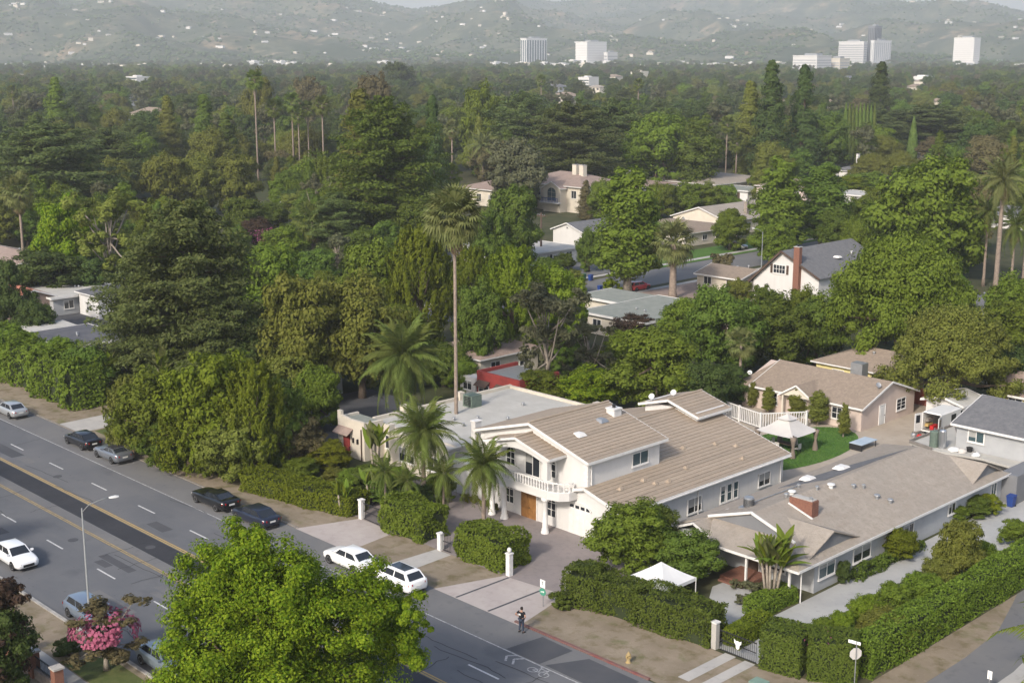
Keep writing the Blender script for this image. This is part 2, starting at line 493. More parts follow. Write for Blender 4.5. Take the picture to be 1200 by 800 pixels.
# painted cycle symbol and chevrons in the lane by the red kerb
mb = MB()
def stroke(pts, w, z=0.014):
    for a, b in zip(pts, pts[1:]):
        d = Vector((b[0] - a[0], b[1] - a[1], 0)); L_ = d.length; d.normalize(); s_ = Vector((-d.y, d.x, 0)) * w / 2
        A_, B_ = Vector((a[0], a[1], z)), Vector((b[0], b[1], z))
        mb.poly([A_ - s_, B_ - s_, B_ + s_, A_ + s_])
ox, oy = -56.9, 57.75
for cxx in (ox - .52, ox + .52):
    stroke([(cxx + .36 * math.cos(t * math.pi / 7), oy - .22 + .3 * math.sin(t * math.pi / 7)) for t in range(15)], .09)
stroke([(ox - .52, oy - .22), (ox - .2, oy + .3), (ox + .36, oy + .3), (ox + .0, oy - .22), (ox - .52, oy - .22)], .09, .015)
stroke([(ox + .52, oy - .22), (ox + .34, oy + .5), (ox + .56, oy + .56)], .09, .016)
stroke([(ox, oy - .22), (ox - .27, oy + .45)], .09, .017); stroke([(ox - .42, oy + .45), (ox - .12, oy + .45)], .1, .018)
for k in range(2):
    stroke([(ox - 2.0 - .7 * k, oy - .6), (ox - 2.5 - .7 * k, oy), (ox - 2.0 - .7 * k, oy + .6)], .16)
mb.build('bicycle_symbol', M['white_worn'], road)
# kerbs
kb = MB().box(-63.6, -51.1, 61.85, 62.05, -.02, .13).build('red_kerb', M['red_kerb']); tag(kb, kind='structure')
kb = MB().box(-900, -60, 38.75, 39.0, -.02, .14).build('kerb', M['kerb']); tag(kb, kind='structure')
kb = MB().box(-150, -90.2, 61.85, 62.0, -.02, .07).build('kerb', M['wood_grey']); tag(kb, kind='structure')
# --- north side verge, aprons, paths
sheet('dirt_verge', [(-260, 61.8), (-63.6, 61.8), (-51.1, 62.0), (-49.5, 61.9), (-38.4, 62.5), (-38.4, 120), (-44, 120), (-44, 98), (-46, 70), (-64, 70.6), (-89, 69), (-105, 69), (-130, 70), (-260, 70)], 0.012, M['dirt'])
sheet('driveway', [(-135.2, 61.9), (-130.4, 61.9), (-130.6, 75), (-135.6, 75)], 0.02, M['concrete'])
sheet('driveway', [(-90.3, 61.7), (-82.9, 61.7), (-83.6, 67.2), (-88.4, 67.2)], 0.02, M['concrete_pink'])
sheet('path', [(-78.5, 61.7), (-76.2, 61.7), (-76.45, 67.2), (-78.25, 67.2)], 0.02, M['concrete'])
sheet('driveway', [(-72.2, 61.7), (-62.9, 61.7), (-63.9, 66), (-64.2, 68.2), (-70.3, 67.3)], 0.02, M['concrete_pink'])
for x0, x1 in ((-50.08, -49.18), (-48.45, -47.6)):
    sheet('wheel_strip', rect(x0, x1, 63.6, 68.7), 0.024, M['concrete'])
sheet('lawn_strip', [(-130, 63.6), (-111.5, 62.9), (-108, 64.3), (-111, 65.4), (-130, 66)], 0.022, M['lawn_dry'])
sheet('forecourt', [(-93.2, 67.2), (-70.2, 67.25), (-63.3, 68.1), (-63.0, 79), (-88, 79), (-88.1, 92), (-93.2, 92)], 0.028, M['paving'])
for x0, x1 in ((-69.9, -69.7), (-66.4, -66.2)):
    sheet('paving_joint', [(x0, 61.8), (x1, 61.8), (x1, 67.3), (x0, 67.3)], 0.025, M['asphalt_patch'])
# --- front yard, gravel drive and alley by the long grey house
sheet('soil_bed', [(-63, 68.5), (-46.5, 68.5), (-40.9, 70.5), (-40.9, 99), (-44, 99), (-49, 95), (-51.3, 120), (-63, 120)], 0.018, M['ground'])
sheet('path', [(-57.6, 79.0), (-55.4, 79.0), (-53.9, 77.0), (-53.0, 75.0), (-51.2, 69.2), (-53.0, 69.2), (-54.6, 74.0), (-56.6, 75.4), (-57.7, 77.2)], 0.03, M['gravel_pale'])
sheet('drive', [(-51.3, 68.9), (-47.5, 68.9), (-48.0, 75), (-48.2, 95), (-46.2, 97), (-43.9, 99.5), (-43.6, 108), (-35, 112), (-35, 140), (-51.3, 118)], 0.026, M['gravel_pale'])
sheet('alley', [(-38.35, 61.9), (-28, 61.9), (-28, 160), (-41.0, 160), (-42.6, 98), (-40.3, 90.6), (-38.8, 85.2), (-38.4, 79.8)], 0.016, M['asphalt_pale'])
sheet('alley_pavement', [(-35.15, 61.9), (-30, 61.9), (-30, 100), (-36.5, 93), (-35.15, 80)], 0.03, M['concrete'])
sheet('yard', [(-86, 100.9), (-63.6, 100.9), (-63.8, 112), (-52, 112), (-52, 124), (-62, 124), (-66, 139), (-76, 139), (-90, 124)], 0.02, M['yard'])
oval = [(-74.3 + 4.9 * math.cos(t), 111.8 + 10.2 * math.sin(t)) for t in [k * math.pi / 18 for k in range(36)]]
sheet('lawn', oval, 0.035, M['lawn'])
# fringe of standing grass on the oval lawn
rg = np.random.default_rng(5)
n = 9000
a = rg.uniform(0, 2 * np.pi, n); rr = np.sqrt(rg.uniform(0, 1, n))
gx, gy = -74.3 + 4.85 * rr * np.cos(a), 111.8 + 10.1 * rr * np.sin(a)
d = rg.uniform(0, 2 * np.pi, n); h = rg.uniform(.05, .12, n); w = .05
P0 = np.stack([gx - w * np.cos(d), gy - w * np.sin(d), np.full(n, .03)], 1)
P1 = np.stack([gx + w * np.cos(d), gy + w * np.sin(d), np.full(n, .03)], 1)
P2 = np.stack([gx + rg.normal(0, .04, n), gy + rg.normal(0, .04, n), .03 + h], 1)
gr = link('grass', np_mesh('grass', np.stack([P0, P1, P2], 1).reshape(-1, 3), np.arange(3 * n).reshape(-1, 3), M['lawn'])); tag(gr, kind='stuff')
# --- south side of the boulevard
sheet('parkway', [(-900, 30), (-60, 30), (-60, 38.75), (-900, 38.75)], 0.03, M['dirt'])
sheet('pavement', [(-900, 33.9), (-60, 33.9), (-60, 35.5), (-900, 35.5)], 0.045, M['concrete'])
sheet('lawn', [(-80.2, 35.6), (-66, 35.6), (-66, 38.3), (-78.6, 38.3)], 0.042, M['lawn_dry'])
# --- residential street behind
st = sheet('road', [(-157.6, 130), (-146.6, 130), (-146.6, 520), (-157.6, 520)], 0.01, M['asphalt_pale'])
sheet('pavement', [(-160.6, 130), (-159.2, 130), (-159.2, 520), (-160.6, 520)], 0.03, M['concrete'])
sheet('pavement', [(-144.9, 165), (-143.6, 165), (-143.6, 520), (-144.9, 520)], 0.03, M['concrete'])
sheet('lawn', [(-159.2, 186), (-157.8, 186), (-157.8, 270), (-159.2, 270)], 0.028, M['lawn'])
sheet('lawn', [(-167.5, 192), (-160.7, 192), (-160.7, 262), (-168.5, 262)], 0.03, M['lawn'])
sheet('forecourt', [(-143.5, 160), (-131, 160), (-131, 186), (-143.5, 186)], 0.024, M['roof_rose'])
sheet('forecourt', rect(-200, -161, 160, 186), 0.024, M['asphalt_pale'])
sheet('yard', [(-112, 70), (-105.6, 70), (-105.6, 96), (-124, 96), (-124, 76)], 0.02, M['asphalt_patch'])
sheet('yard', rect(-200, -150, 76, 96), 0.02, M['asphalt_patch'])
# ================================================================ buildings
rnd = random.Random(11)


def mapf(face, pos):
    return {'S': lambda u, d, z: (u, pos - d, z), 'N': lambda u, d, z: (u, pos + d, z),
            'E': lambda u, d, z: (pos + d, u, z), 'W': lambda u, d, z: (pos - d, u, z)}[face]


def fbox(mb, f, u0, u1, d0, d1, z0, z1, mi=0):
    p, q = f(u0, d0, z0), f(u1, d1, z1)
    mb.box(min(p[0], q[0]), max(p[0], q[0]), min(p[1], q[1]), max(p[1], q[1]), z0, z1, mi)


def window(parent, face, pos, u0, u1, z0, z1, frame='trim_white', glass='glass', cols=2, rows=1, fw=.08, sill=True):
    f = mapf(face, pos)
    mb = MB()
    fbox(mb, f, u0 - fw, u0, -.02, .07, z0 - fw, z1 + fw); fbox(mb, f, u1, u1 + fw, -.02, .07, z0 - fw, z1 + fw)
    fbox(mb, f, u0, u1, -.02, .068, z1, z1 + fw); fbox(mb, f, u0, u1, -.02, .068, z0 - fw, z0)
    for k in range(1, cols):
        u = u0 + (u1 - u0) * k / cols; fbox(mb, f, u - .035, u + .035, -.02, .05, z0, z1)
    for k in range(1, rows):
        z = z0 + (z1 - z0) * k / rows; fbox(mb, f, u0, u1, -.02, .045, z - .025, z + .025)
    o = mb.build('window', M[frame], parent)
    if sill:
        s = MB(); fbox(s, f, u0 - fw - .05, u1 + fw + .05, -.02, .13, z0 - fw - .07, z0 - fw - .003); s.build('sill', M[frame], o)
    for k in range(cols):
        p = MB(); fbox(p, f, u0 + (u1 - u0) * k / cols, u0 + (u1 - u0) * (k + 1) / cols, -.02, .025, z0, z1)
        p.build('pane', M[glass], o)
    if cols <= 2 and rnd.random() < .55:
        q = MB(); zb = z1 - (z1 - z0) * rnd.choice((.3, .45, .6)); fbox(q, f, u0, u0 + (u1 - u0) / (1 if rnd.random() < .5 else cols), .02, .03, zb, z1); q.build('blind', M['blind'], o)
    return o


def arch_window(parent, face, pos, u0, u1, z0, z1, frame='trim_white', glass='glass', grid=True):
    f = mapf(face, pos)
    uc, r = (u0 + u1) / 2, (u1 - u0) / 2
    zs = z1 - r * .8
    pts = [(u0, z0), (u1, z0)] + [(uc + r * math.cos(t), zs + r * .8 * math.sin(t)) for t in [math.pi * k / 8 for k in range(9)]]
    g_ = MB()
    a = [f(u, .03, z) for u, z in pts]; b = [f(u, -.02, z) for u, z in pts]; n = len(pts)
    g_.add(a + b, [tuple(range(n)), tuple(range(2 * n - 1, n - 1, -1))] + [(i, i + n, (i + 1) % n + n, (i + 1) % n) for i in range(n)])
    mb = MB()
    for i in range(n):
        p, q = pts[i], pts[(i + 1) % n]
        mb.bar(f(p[0], .03, p[1]), f(q[0], .03, q[1]), .1, .1)
    if grid:
        mb.bar(f(uc, .035, z0), f(uc, .035, z1), .06, .06)
        mb.bar(f(u0, .036, zs), f(u1, .036, zs), .06, .06)
        mb.bar(f(u0, .034, (z0 + zs) / 2), f(u1, .034, (z0 + zs) / 2), .05, .05)
    o = mb.build('window', M[frame], parent)
    g_.build('pane', M[glass], o)
    return o


def door(parent, face, pos, u0, u1, z0, z1, mat='wood_door', frame='trim_white', leaves=1, knob=True):
    f = mapf(face, pos)
    mb = MB()
    n = leaves
    for k in range(n):
        a, b = u0 + (u1 - u0) * k / n + .01, u0 + (u1 - u0) * (k + 1) / n - .01
        fbox(mb, f, a, b, -.02, .04, z0, z1)
        for za, zb in ((z0 + .2, z0 + (z1 - z0) * .42), (z0 + (z1 - z0) * .5, z1 - .2)):
            fbox(mb, f, a + .15, b - .15, .035, .065, za, zb)
    o = mb.build('door', M[mat], parent)
    fr = MB(); fbox(fr, f, u0 - .1, u0, -.02, .08, z0, z1 + .1); fbox(fr, f, u1, u1 + .1, -.02, .08, z0, z1 + .1); fbox(fr, f, u0, u1, -.02, .078, z1, z1 + .1)
    fr.build('frame', M[frame], o)
    if knob:
        k_ = MB(); c = f(u1 - .14 if n == 1 else (u0 + u1) / 2 + .1, .1, z0 + 1.0); k_.lathe((c[0], c[1], c[2] - .05), [(.0, 0), (.05, .03), (.05, .07), (0, .1)], 8); k_.build('handle', M['metal_black'], o)
    return o


def tile_slope(roof, e0, e1, r1, r0, n, th=.055):
    """courses of tile from the eave line e0-e1 up to the ridge line r0-r1, each a stepped strip"""
    e0, e1, r0, r1 = map(Vector, (e0, e1, r0, r1))
    nrm = (e1 - e0).cross(r0 - e0).normalized()
    if nrm.z < 0: nrm = -nrm
    for k in range(n):
        a, b = k / n, (k + 1.12) / n if k < n - 1 else 1
        wob = rnd.uniform(-.008, .008)
        lo0, lo1 = e0.lerp(r0, a), e1.lerp(r1, a)
        hi0, hi1 = e0.lerp(r0, b), e1.lerp(r1, b)
        up = nrm * (th + wob)
        mb = MB()
        mb.add([lo0 + nrm * .005, lo1 + nrm * .005, lo1 + up, lo0 + up, hi1 + nrm * .012, hi0 + nrm * .012],
               [(0, 1, 2, 3), (3, 2, 4, 5), (0, 3, 5), (1, 4, 2)])
        mb.build('tile_course', M[rnd.choice(['tile_a', 'tile_a', 'tile_b', 'tile_c'])], roof)


def roof_gable(parent, x0, x1, y0, y1, axis, ze, zr, over=.5, rake=.4, th=.16, mat='shingle_brown', trim='trim_white', tiles=0, sides=(1, 1), name='roof'):
    """two slopes meeting at a ridge along axis; ze is the height at the wall line"""
    ob = MB()
    slopes = []
    if axis == 'y':
        c = (x0 + x1) / 2; s = (zr - ze) / ((x1 - x0) / 2); zz = ze - over * s
        slopes = [[(x1 + over, y0 - rake, zz), (x1 + over, y1 + rake, zz), (c, y1 + rake, zr), (c, y0 - rake, zr)],
                  [(x0 - over, y1 + rake, zz), (x0 - over, y0 - rake, zz), (c, y0 - rake, zr), (c, y1 + rake, zr)]]
    else:
        c = (y0 + y1) / 2; s = (zr - ze) / ((y1 - y0) / 2); zz = ze - over * s
        slopes = [[(x0 - rake, y0 - over, zz), (x1 + rake, y0 - over, zz), (x1 + rake, c, zr), (x0 - rake, c, zr)],
                  [(x1 + rake, y1 + over, zz), (x0 - rake, y1 + over, zz), (x0 - rake, c, zr), (x1 + rake, c, zr)]]
    for q, on in zip(slopes, sides):
        if on: ob.slab([(p[0], p[1], p[2] + th) for p in q], th * .97)
    o = ob.build(name, M[mat], parent)
    fa = MB()
    for q, on in zip(slopes, sides):
        if not on: continue
        q = [Vector(p) + Vector((0, 0, th * .45)) for p in q]
        for i, j in ((0, 1), (1, 2), (3, 0)):
            d = (q[j] - q[i]).normalized(); outw = d.cross(Vector((0, 0, 1))).normalized()
            if outw.dot(q[i] - (q[0] + q[1] + q[2] + q[3]) / 4) < 0: outw = -outw
            fa.bar(q[i] + outw * .035, q[j] + outw * .035, .06, th * 1.5)
    fa.build('fascia', M[trim], o)
    if tiles:
        for q, on in zip(slopes, sides):
            if on: tile_slope(o, *[(p[0], p[1], p[2] + th) for p in q], tiles)
        rc = MB()
        r0, r1 = [(p[0], p[1], p[2] + th + .06) for p in (slopes[0][3], slopes[0][2])]
        rc.tube([r0, r1], .11, 8); rc.build('ridge_cap', M['tile_b'], o)
    return o


def walls_gable(parent, x0, x1, y0, y1, axis, ze, zr, mat, z0=-.05, name='wall'):
    mb = MB()
    if axis == 'y':
        c = (x0 + x1) / 2
        mb.wallpoly([(x0, y0, z0), (x1, y0, z0), (x1, y0, ze), (c, y0, zr - .02), (x0, y0, ze)], (0, y1 - y0, 0))
    else:
        c = (y0 + y1) / 2
        mb.wallpoly([(x0, y0, z0), (x0, y0, ze), (x0, c, zr - .02), (x0, y1, ze), (x0, y1, z0)], (x1 - x0, 0, 0))
    return mb.build(name, M[mat], parent)


def roof_hip(parent, x0, x1, y0, y1, ze, zr, over=.5, th=.15, mat='shingle_grey', trim='trim_white', name='roof'):
    X0, X1, Y0, Y1 = x0 - over, x1 + over, y0 - over, y1 + over
    w, d = X1 - X0, Y1 - Y0
    if w >= d: ra, rb = (X0 + d / 2, (Y0 + Y1) / 2), (X1 - d / 2, (Y0 + Y1) / 2)
    else: ra, rb = ((X0 + X1) / 2, Y0 + w / 2), ((X0 + X1) / 2, Y1 - w / 2)
    ze = ze - .05
    a, b, c, e = (X0, Y0, ze + th), (X1, Y0, ze + th), (X1, Y1, ze + th), (X0, Y1, ze + th)
    p, q = (*ra, zr), (*rb, zr)
    mb = MB()
    if w >= d: fs = [(a, b, q, p), (b, c, q), (c, e, p, q), (e, a, p)]
    else: fs = [(a, b, p), (b, c, q, p), (c, e, q), (e, a, p, q)]
    for f in fs: mb.poly(list(f))
    mb.poly([(X0, Y1, ze), (X1, Y1, ze), (X1, Y0, ze), (X0, Y0, ze)])
    o = mb.build(name, M[mat], parent)
    fa = MB()
    fa.box(X0 - .04, X1 + .04, Y0 - .04, Y0, ze - .02, ze + th - .01); fa.box(X0 - .04, X1 + .04, Y1, Y1 + .04, ze - .02, ze + th - .01)
    fa.box(X0 - .04, X0, Y0, Y1, ze - .02, ze + th - .012); fa.box(X1, X1 + .04, Y0, Y1, ze - .02, ze + th - .012)
    fa.build('fascia', M[trim], o)
    return o


def chimney(parent, x, y, z0, z1, w=.7, d=.9, mat='brick', cap='concrete', pot=True):
    mb = MB().box(x - w / 2, x + w / 2, y - d / 2, y + d / 2, z0, z1)
    o = mb.build('chimney', M[mat], parent)
    MB().box(x - w / 2 - .07, x + w / 2 + .07, y - d / 2 - .07, y + d / 2 + .07, z1, z1 + .1).build('cap', M[cap], o)
    if pot:
        MB().lathe((x, y, z1 + .1), [(.16, 0), (.16, .22), (.2, .24), (.2, .3), (.05, .34)], 10).build('flue', M['metal_black'], o)
    return o


def roof_vent(parent, x, y, z, mat='metal_grey', r=.13, h=.35):
    return MB().lathe((x, y, z - .1), [(r, 0), (r, h), (r * 1.7, h + .02), (r * 1.5, h + .1), (.02, h + .16)], 10).build('roof_vent', M[mat], parent)


# ---------------------------------------------------------------- white two-storey house with tiled roof
wh = thing('white_house', 'white stucco two-storey house with brown tiled roofs and a columned front balcony', 'house', (-77.9, 77.9, 0))
# ground floor, garage wing in front right, wing on the left
mb = MB()
mb.wallpoly([(-84.4, 77.9, -.05), (-67.7, 77.9, -.05), (-67.7, 77.9, 3.3), (-71.4, 77.9, 4.34), (-75.1, 77.9, 3.3), (-84.4, 77.9, 3.3)], (0, 10.3, 0))
mb.wallpoly([(-88.2, 88.2, -.05), (-67.7, 88.2, -.05), (-67.7, 88.2, 3.3), (-77.95, 88.2, 6.17), (-88.2, 88.2, 3.3)], (0, 12.6, 0))
mb.box(-88.2, -84.4, 77.95, 88.2, -.05, 3.1)
mb.build('wall', M['stucco_white'], wh)
walls_gable(wh, -84.4, -71.4, 77.96, 87.2, 'y', 6.75, 8.62, 'stucco_white', 3.0, 'upper_wall')
pitch = .28
# right slope of the ground-floor roof, beside and behind the upper storey
ro = MB()
zE = 3.3 - .5 * pitch
def zs(x): return 3.3 + (-67.7 - x) * pitch
ro.slab([(-67.2, 77.5, zE + .14), (-67.2, 101.2, zE + .14), (-71.42, 101.2, zs(-71.42) + .14), (-71.42, 77.5, zs(-71.42) + .14)], .13)
ro.slab([(-71.42, 87.25, zs(-71.42) + .14), (-71.42, 101.2, zs(-71.42) + .14), (-77.95, 101.2, zs(-77.95) + .14), (-77.95, 87.25, zs(-77.95) + .14)], .13)
ro.slab([(-88.7, 101.2, zE + .14), (-88.7, 87.25, zE + .14), (-77.95, 87.25, zs(-77.95) + .14), (-77.95, 101.2, zs(-77.95) + .14)], .13)
ro.slab([(-75.6, 78.2, zE + .14), (-75.6, 77.5, zE + .14), (-71.42, 77.5, zs(-71.42) + .14), (-71.42, 78.2, zs(-71.42) + .14)], .13)
lower = ro.build('lower_roof', M['tile_c'], wh)
tile_slope(lower, (-67.2, 77.5, zE + .14), (-67.2, 101.2, zE + .14), (-71.42, 101.2, zs(-71.42) + .14), (-71.42, 77.5, zs(-71.42) + .14), 10)
tile_slope(lower, (-71.42, 87.3, zs(-71.42) + .14), (-71.42, 101.2, zs(-71.42) + .14), (-77.95, 101.2, zs(-77.95) + .14), (-77.95, 87.3, zs(-77.95) + .14), 15)
tile_slope(lower, (-88.7, 101.2, zE + .14), (-88.7, 87.3, zE + .14), (-77.95, 87.3, zs(-77.95) + .14), (-77.95, 101.2, zs(-77.95) + .14), 25)
fa = MB()
fa.bar((-67.17, 77.5, zE + .04), (-67.17, 101.2, zE + .04), .06, .24)
fa.bar((-67.2, 77.46, zE + .06), (-71.42, 77.46, zs(-71.42) + .06), .07, .26); fa.bar((-75.6, 77.46, zE + .06), (-71.42, 77.46, zs(-71.42) + .06), .07, .26)
fa.bar((-67.2, 101.24, zE + .06), (-77.95, 101.24, zs(-77.95) + .06), .07, .24)
fa.build('fascia', M['trim_white'], lower)
MB().tube([(-77.95, 87.3, zs(-77.95) + .2), (-77.95, 101.2, zs(-77.95) + .2)], .11, 8).build('ridge_cap', M['tile_b'], lower)
roof_gable(wh, -84.4, -71.4, 77.95, 87.2, 'y', 6.75, 8.62, .5, .5, .15, 'tile_c', tiles=17, name='upper_roof')
# raised roof at the back
MB().box(-81.6, -75.2, 97.3, 101.6, 4.0, 6.35).build('raised_wall', M['stucco_white'], wh)
roof_gable(wh, -81.6, -75.2, 97.3, 101.6, 'y', 6.1, 7.0, .5, .45, .15, 'tile_c', tiles=8, name='raised_roof')
# portico: gable with an arch over the balcony, slab, columns
pk = MB()
arc = [(-74.75 - 6.3 * k / 12, 76.15, 6.15 + .62 * math.sin(math.pi * k / 12)) for k in range(13)]
pk.wallpoly([(-74.35, 76.15, 6.7), (-77.9, 76.15, 7.66), (-81.5, 76.15, 6.7), (-81.5, 76.15, 6.15)] + arc[::-1] + [(-74.35, 76.15, 6.15)], (0, .3, 0))
pk.box(-74.9, -74.35, 76.15, 76.6, 4.75, 6.14); pk.box(-81.5, -81.0, 76.15, 76.6, 4.75, 6.14)
pk.box(-74.6, -74.36, 76.6, 77.95, 6.2, 6.72); pk.box(-81.5, -81.2, 76.6, 77.95, 6.2, 6.72)
pk.build('portico_gable', M['stucco_white'], wh)
roof_gable(wh, -81.5, -74.35, 76.2, 77.6, 'y', 6.72, 7.68, .5, .35, .14, 'tile_c', tiles=9, name='portico_roof')
bal = MB()
bal.box(-81.5, -74.2, 76.0, 77.9, 3.15, 3.85)
bal.prism([(-74.2, 76.0), (-73.2, 76.35), (-72.6, 77.0), (-72.5, 77.88), (-74.2, 77.88)], 3.15, 3.85)
bal = bal.build('balcony', M['stucco_white'], wh)
path_ = [(-81.4, 76.08)] + [(-81.4 + 7.2 * k / 22, 76.08) for k in range(1, 23)] + [(-73.75, 76.25), (-73.3, 76.42), (-72.95, 76.75), (-72.68, 77.1), (-72.6, 77.5)]
for x, y in path_:
    MB().lathe((x, y, 3.88), [(.07, 0), (.07, .08), (.045, .14), (.085, .32), (.05, .55), (.07, .62), (.07, .72)], 8).build('baluster', M['trim_white'], bal, True)
rl = MB()
for a, b in zip(path_, path_[1:]): rl.bar((*a, 4.65), (*b, 4.65), .14, .1); rl.bar((*a, 3.87), (*b, 3.87), .14, .06)
rl.build('handrail', M['trim_white'], bal)
for x, y in ((-79.65, 76.25), (-74.67, 76.25), (-81.2, 76.25)):
    MB().lathe((x, y, -.02), [(.36, 0), (.36, .18), (.3, .25), (.3, .42), (.24, .5), (.21, 2.8), (.26, 2.86), (.34, 2.95), (.34, 3.16)], 14).build('column', M['trim_white'], wh, True)
door(wh, 'S', 77.9, -79.2, -77.3, 0, 2.3, 'wood_door', leaves=2)
MB().wallpoly([(-79.5, 77.86, 2.42)] + [(-78.25 - 1.25 * math.cos(math.pi * k / 8), 77.86, 2.42 + .55 * math.sin(math.pi * k / 8)) for k in range(1, 8)] + [(-77.0, 77.86, 2.42)], (0, -.06, 0)).build('arch_trim', M['trim_white'], wh)
arch_window(wh, 'S', 77.9, -76.05, -74.95, .85, 2.6)
arch_window(wh, 'S', 77.9, -81.2, -80.1, .85, 2.6)
window(wh, 'S', 77.96, -78.7, -77.0, 4.0, 5.95, cols=2, fw=.1)
arch_window(wh, 'S', 77.96, -76.1, -75.05, 4.35, 6.0)
arch_window(wh, 'S', 77.96, -81.1, -80.0, 4.35, 6.0)
gd = MB()
f = mapf('S', 77.9)
arcp = [(-73.45, 0), (-70.9, 0), (-70.9, 2.35)] + [(-72.175 + 1.275 * math.cos(t), 2.35 + .5 * math.sin(t)) for t in [math.pi * k / 8 for k in range(1, 8)]] + [(-73.45, 2.35)]
gd.wallpoly([(u, 77.87, z) for u, z in arcp], (0, .1, 0))
for k in range(4):
    for j in range(4): gd.box(-73.35 + .62 * k, -72.83 + .62 * k, 77.845, 77.9, .12 + .56 * j, .56 + .56 * j)
gd = gd.build('garage_door', M['trim_white'], wh)
for k in range(4): MB().box(-73.3 + .62 * k, -72.88 + .62 * k, 77.84, 77.9, 2.36, 2.62).build('pane', M['glass'], gd)
tr = MB()
for i in range(2, len(arcp) - 1): tr.bar((arcp[i][0], 77.85, arcp[i][1] + .05), (arcp[i + 1][0], 77.85, arcp[i + 1][1] + .05), .12, .12)
tr.build('arch_trim', M['trim_white'], wh)
for x in (-71.42, -84.4):                                           # corner blocks of the upper storey
    for k in range(8):
        q = .28 if k % 2 else .42
        MB().box(x - (q if x > -80 else .04), x + (.04 if x > -80 else q), 77.92, 77.96 + (.42 if k % 2 else .28), 4.3 + .3 * k, 4.55 + .3 * k).build('quoin', M['trim_white'], wh)
# right-hand wall and upper windows
window(wh, 'E', -71.4, 83.6, 85.6, 5.05, 6.1, glass='glass_blue', cols=2)
for a, b, z0, z1 in ((86.7, 88.5, .9, 2.15), (97.0, 98.7, .95, 2.1)): window(wh, 'E', -67.7, a, b, z0, z1, cols=2)
for a in (91.3, 92.25, 93.2): window(wh, 'E', -67.7, a, a + .6, .8, 2.25, cols=1, rows=2, glass='glass_blue')
for y in (79.2, 88.0, 100.3): MB().tube([(-67.6, y, 0), (-67.6, y, 3.0), (-67.25, y, 3.25)], .05, 6).build('downpipe', M['trim_white'], wh)
MB().tube([(-71.3, 78.3, 4.6), (-71.3, 78.3, 6.5), (-70.95, 78.3, 6.7)], .05, 6).build('downpipe', M['trim_white'], wh)
MB().bar((-67.1, 77.5, 3.12), (-67.1, 101.2, 3.12), .1, .1).build('gutter', M['trim_white'], lower)
# chimneys, skylights, vents and dishes on the roofs
c = chimney(wh, -76.0, 86.3, 7.0, 8.75, .95, .95, 'stucco_white', 'trim_white'); chimney(wh, -85.55, 78.4, 2.8, 7.2, .55, .75, 'stucco_white', 'trim_white', False)
def skylight(parent, x, y, z, s=.55, mat='trim_white'):
    o = MB().add([(x - s, y - s, z), (x + s, y - s, z), (x + s, y + s, z), (x - s, y + s, z), (x - s * .6, y - s * .6, z + .28), (x + s * .6, y - s * .6, z + .28), (x + s * .6, y + s * .6, z + .28), (x - s * .6, y + s * .6, z + .28)],
                 [(0, 1, 5, 4), (1, 2, 6, 5), (2, 3, 7, 6), (3, 0, 4, 7), (4, 5, 6, 7)]).build('skylight', M[mat], parent)
zu = lambda x: 6.75 + (-71.4 - x) * (1.87 / 6.5) + .2
skylight(wh, -74.6, 80.3, zu(-74.6) - .1, .5); skylight(wh, -75.6, 84.2, zu(-75.6) - .1, .5, 'metal_grey')
for x, y in ((-70.0, 83.4), (-69.2, 84.0), (-69.8, 88.9), (-68.9, 85.4), (-72.3, 91.6), (-71.5, 95.3), (-70.4, 97.0), (-68.6, 95.6), (-69.9, 80.3)):
    z = zs(x) + .2
    MB().add([(x - .22, y - .22, z), (x + .26, y - .22, z - .06), (x + .26, y + .22, z - .06), (x - .22, y + .22, z), (x + .1, y - .1, z + .25), (x + .1, y + .1, z + .25)],
             [(0, 1, 4), (1, 2, 5, 4), (2, 3, 5), (3, 0, 4, 5)]).build('roof_vent', M['tile_b'], wh)
def dish(parent, x, y, z, az=-1.2, mat='metal_white', name='satellite_dish'):
    mb = MB(); mb.tube([(x, y, z - .3), (x, y, z + .25)], .03, 6)
    c = Vector((x, y, z + .35)); ax = Vector((math.cos(az) * .8, math.sin(az) * .8, .6)).normalized()
    a = ax.orthogonal().normalized(); b = ax.cross(a)
    ring = [c + (a * math.cos(t) + b * math.sin(t)) * .3 + ax * .08 for t in [k * math.pi / 5 for k in range(10)]]
    mb.add([c] + ring, [(0, k + 1, (k + 1) % 10 + 1) for k in range(10)]); mb.tube([c, c + ax * .35], .02, 5)
    return mb.build(name, M[mat], parent)
dish(wh, -80.9, 97.4, 6.55); dish(wh, -79.4, 98.9, 6.95)

# ---------------------------------------------------------------- long grey house
lh = thing('long_house', 'long single-storey grey house with brown shingle roof and red brick chimney', 'house', (-57.5, 80, 0))
w = MB()
w.box(-63.3, -51.6, 81.6, 111.6, -.05, 2.75)
w.wallpoly([(-63.3, 82.0, 2.75), (-51.6, 82.0, 2.75), (-57.5, 82.0, 4.75)], (0, 24.6, 0))
w.box(-63.4, -60.0, 80.1, 82.2, -.05, 2.6)
w.build('wall', M['siding_grey'], lh)
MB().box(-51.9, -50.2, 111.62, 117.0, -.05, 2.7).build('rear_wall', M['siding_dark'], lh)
P = .34
zr = 4.9
zl = lambda x: zr - abs(x + 57.5) * P
ro = MB(); th = .14
ro.slab([(-51.05, 78.7, zl(-51.05)), (-51.05, 112.1, zl(-51.05)), (-57.5, 107.0, zr), (-57.5, 81.6, zr), (-53.6, 81.6, zl(-53.6))], th)
ro.slab([(-63.95, 112.1, zl(-63.95)), (-63.95, 80.2, zl(-63.95)), (-61.4, 81.6, zl(-61.4)), (-57.5, 81.6, zr), (-57.5, 107.0, zr)], th)
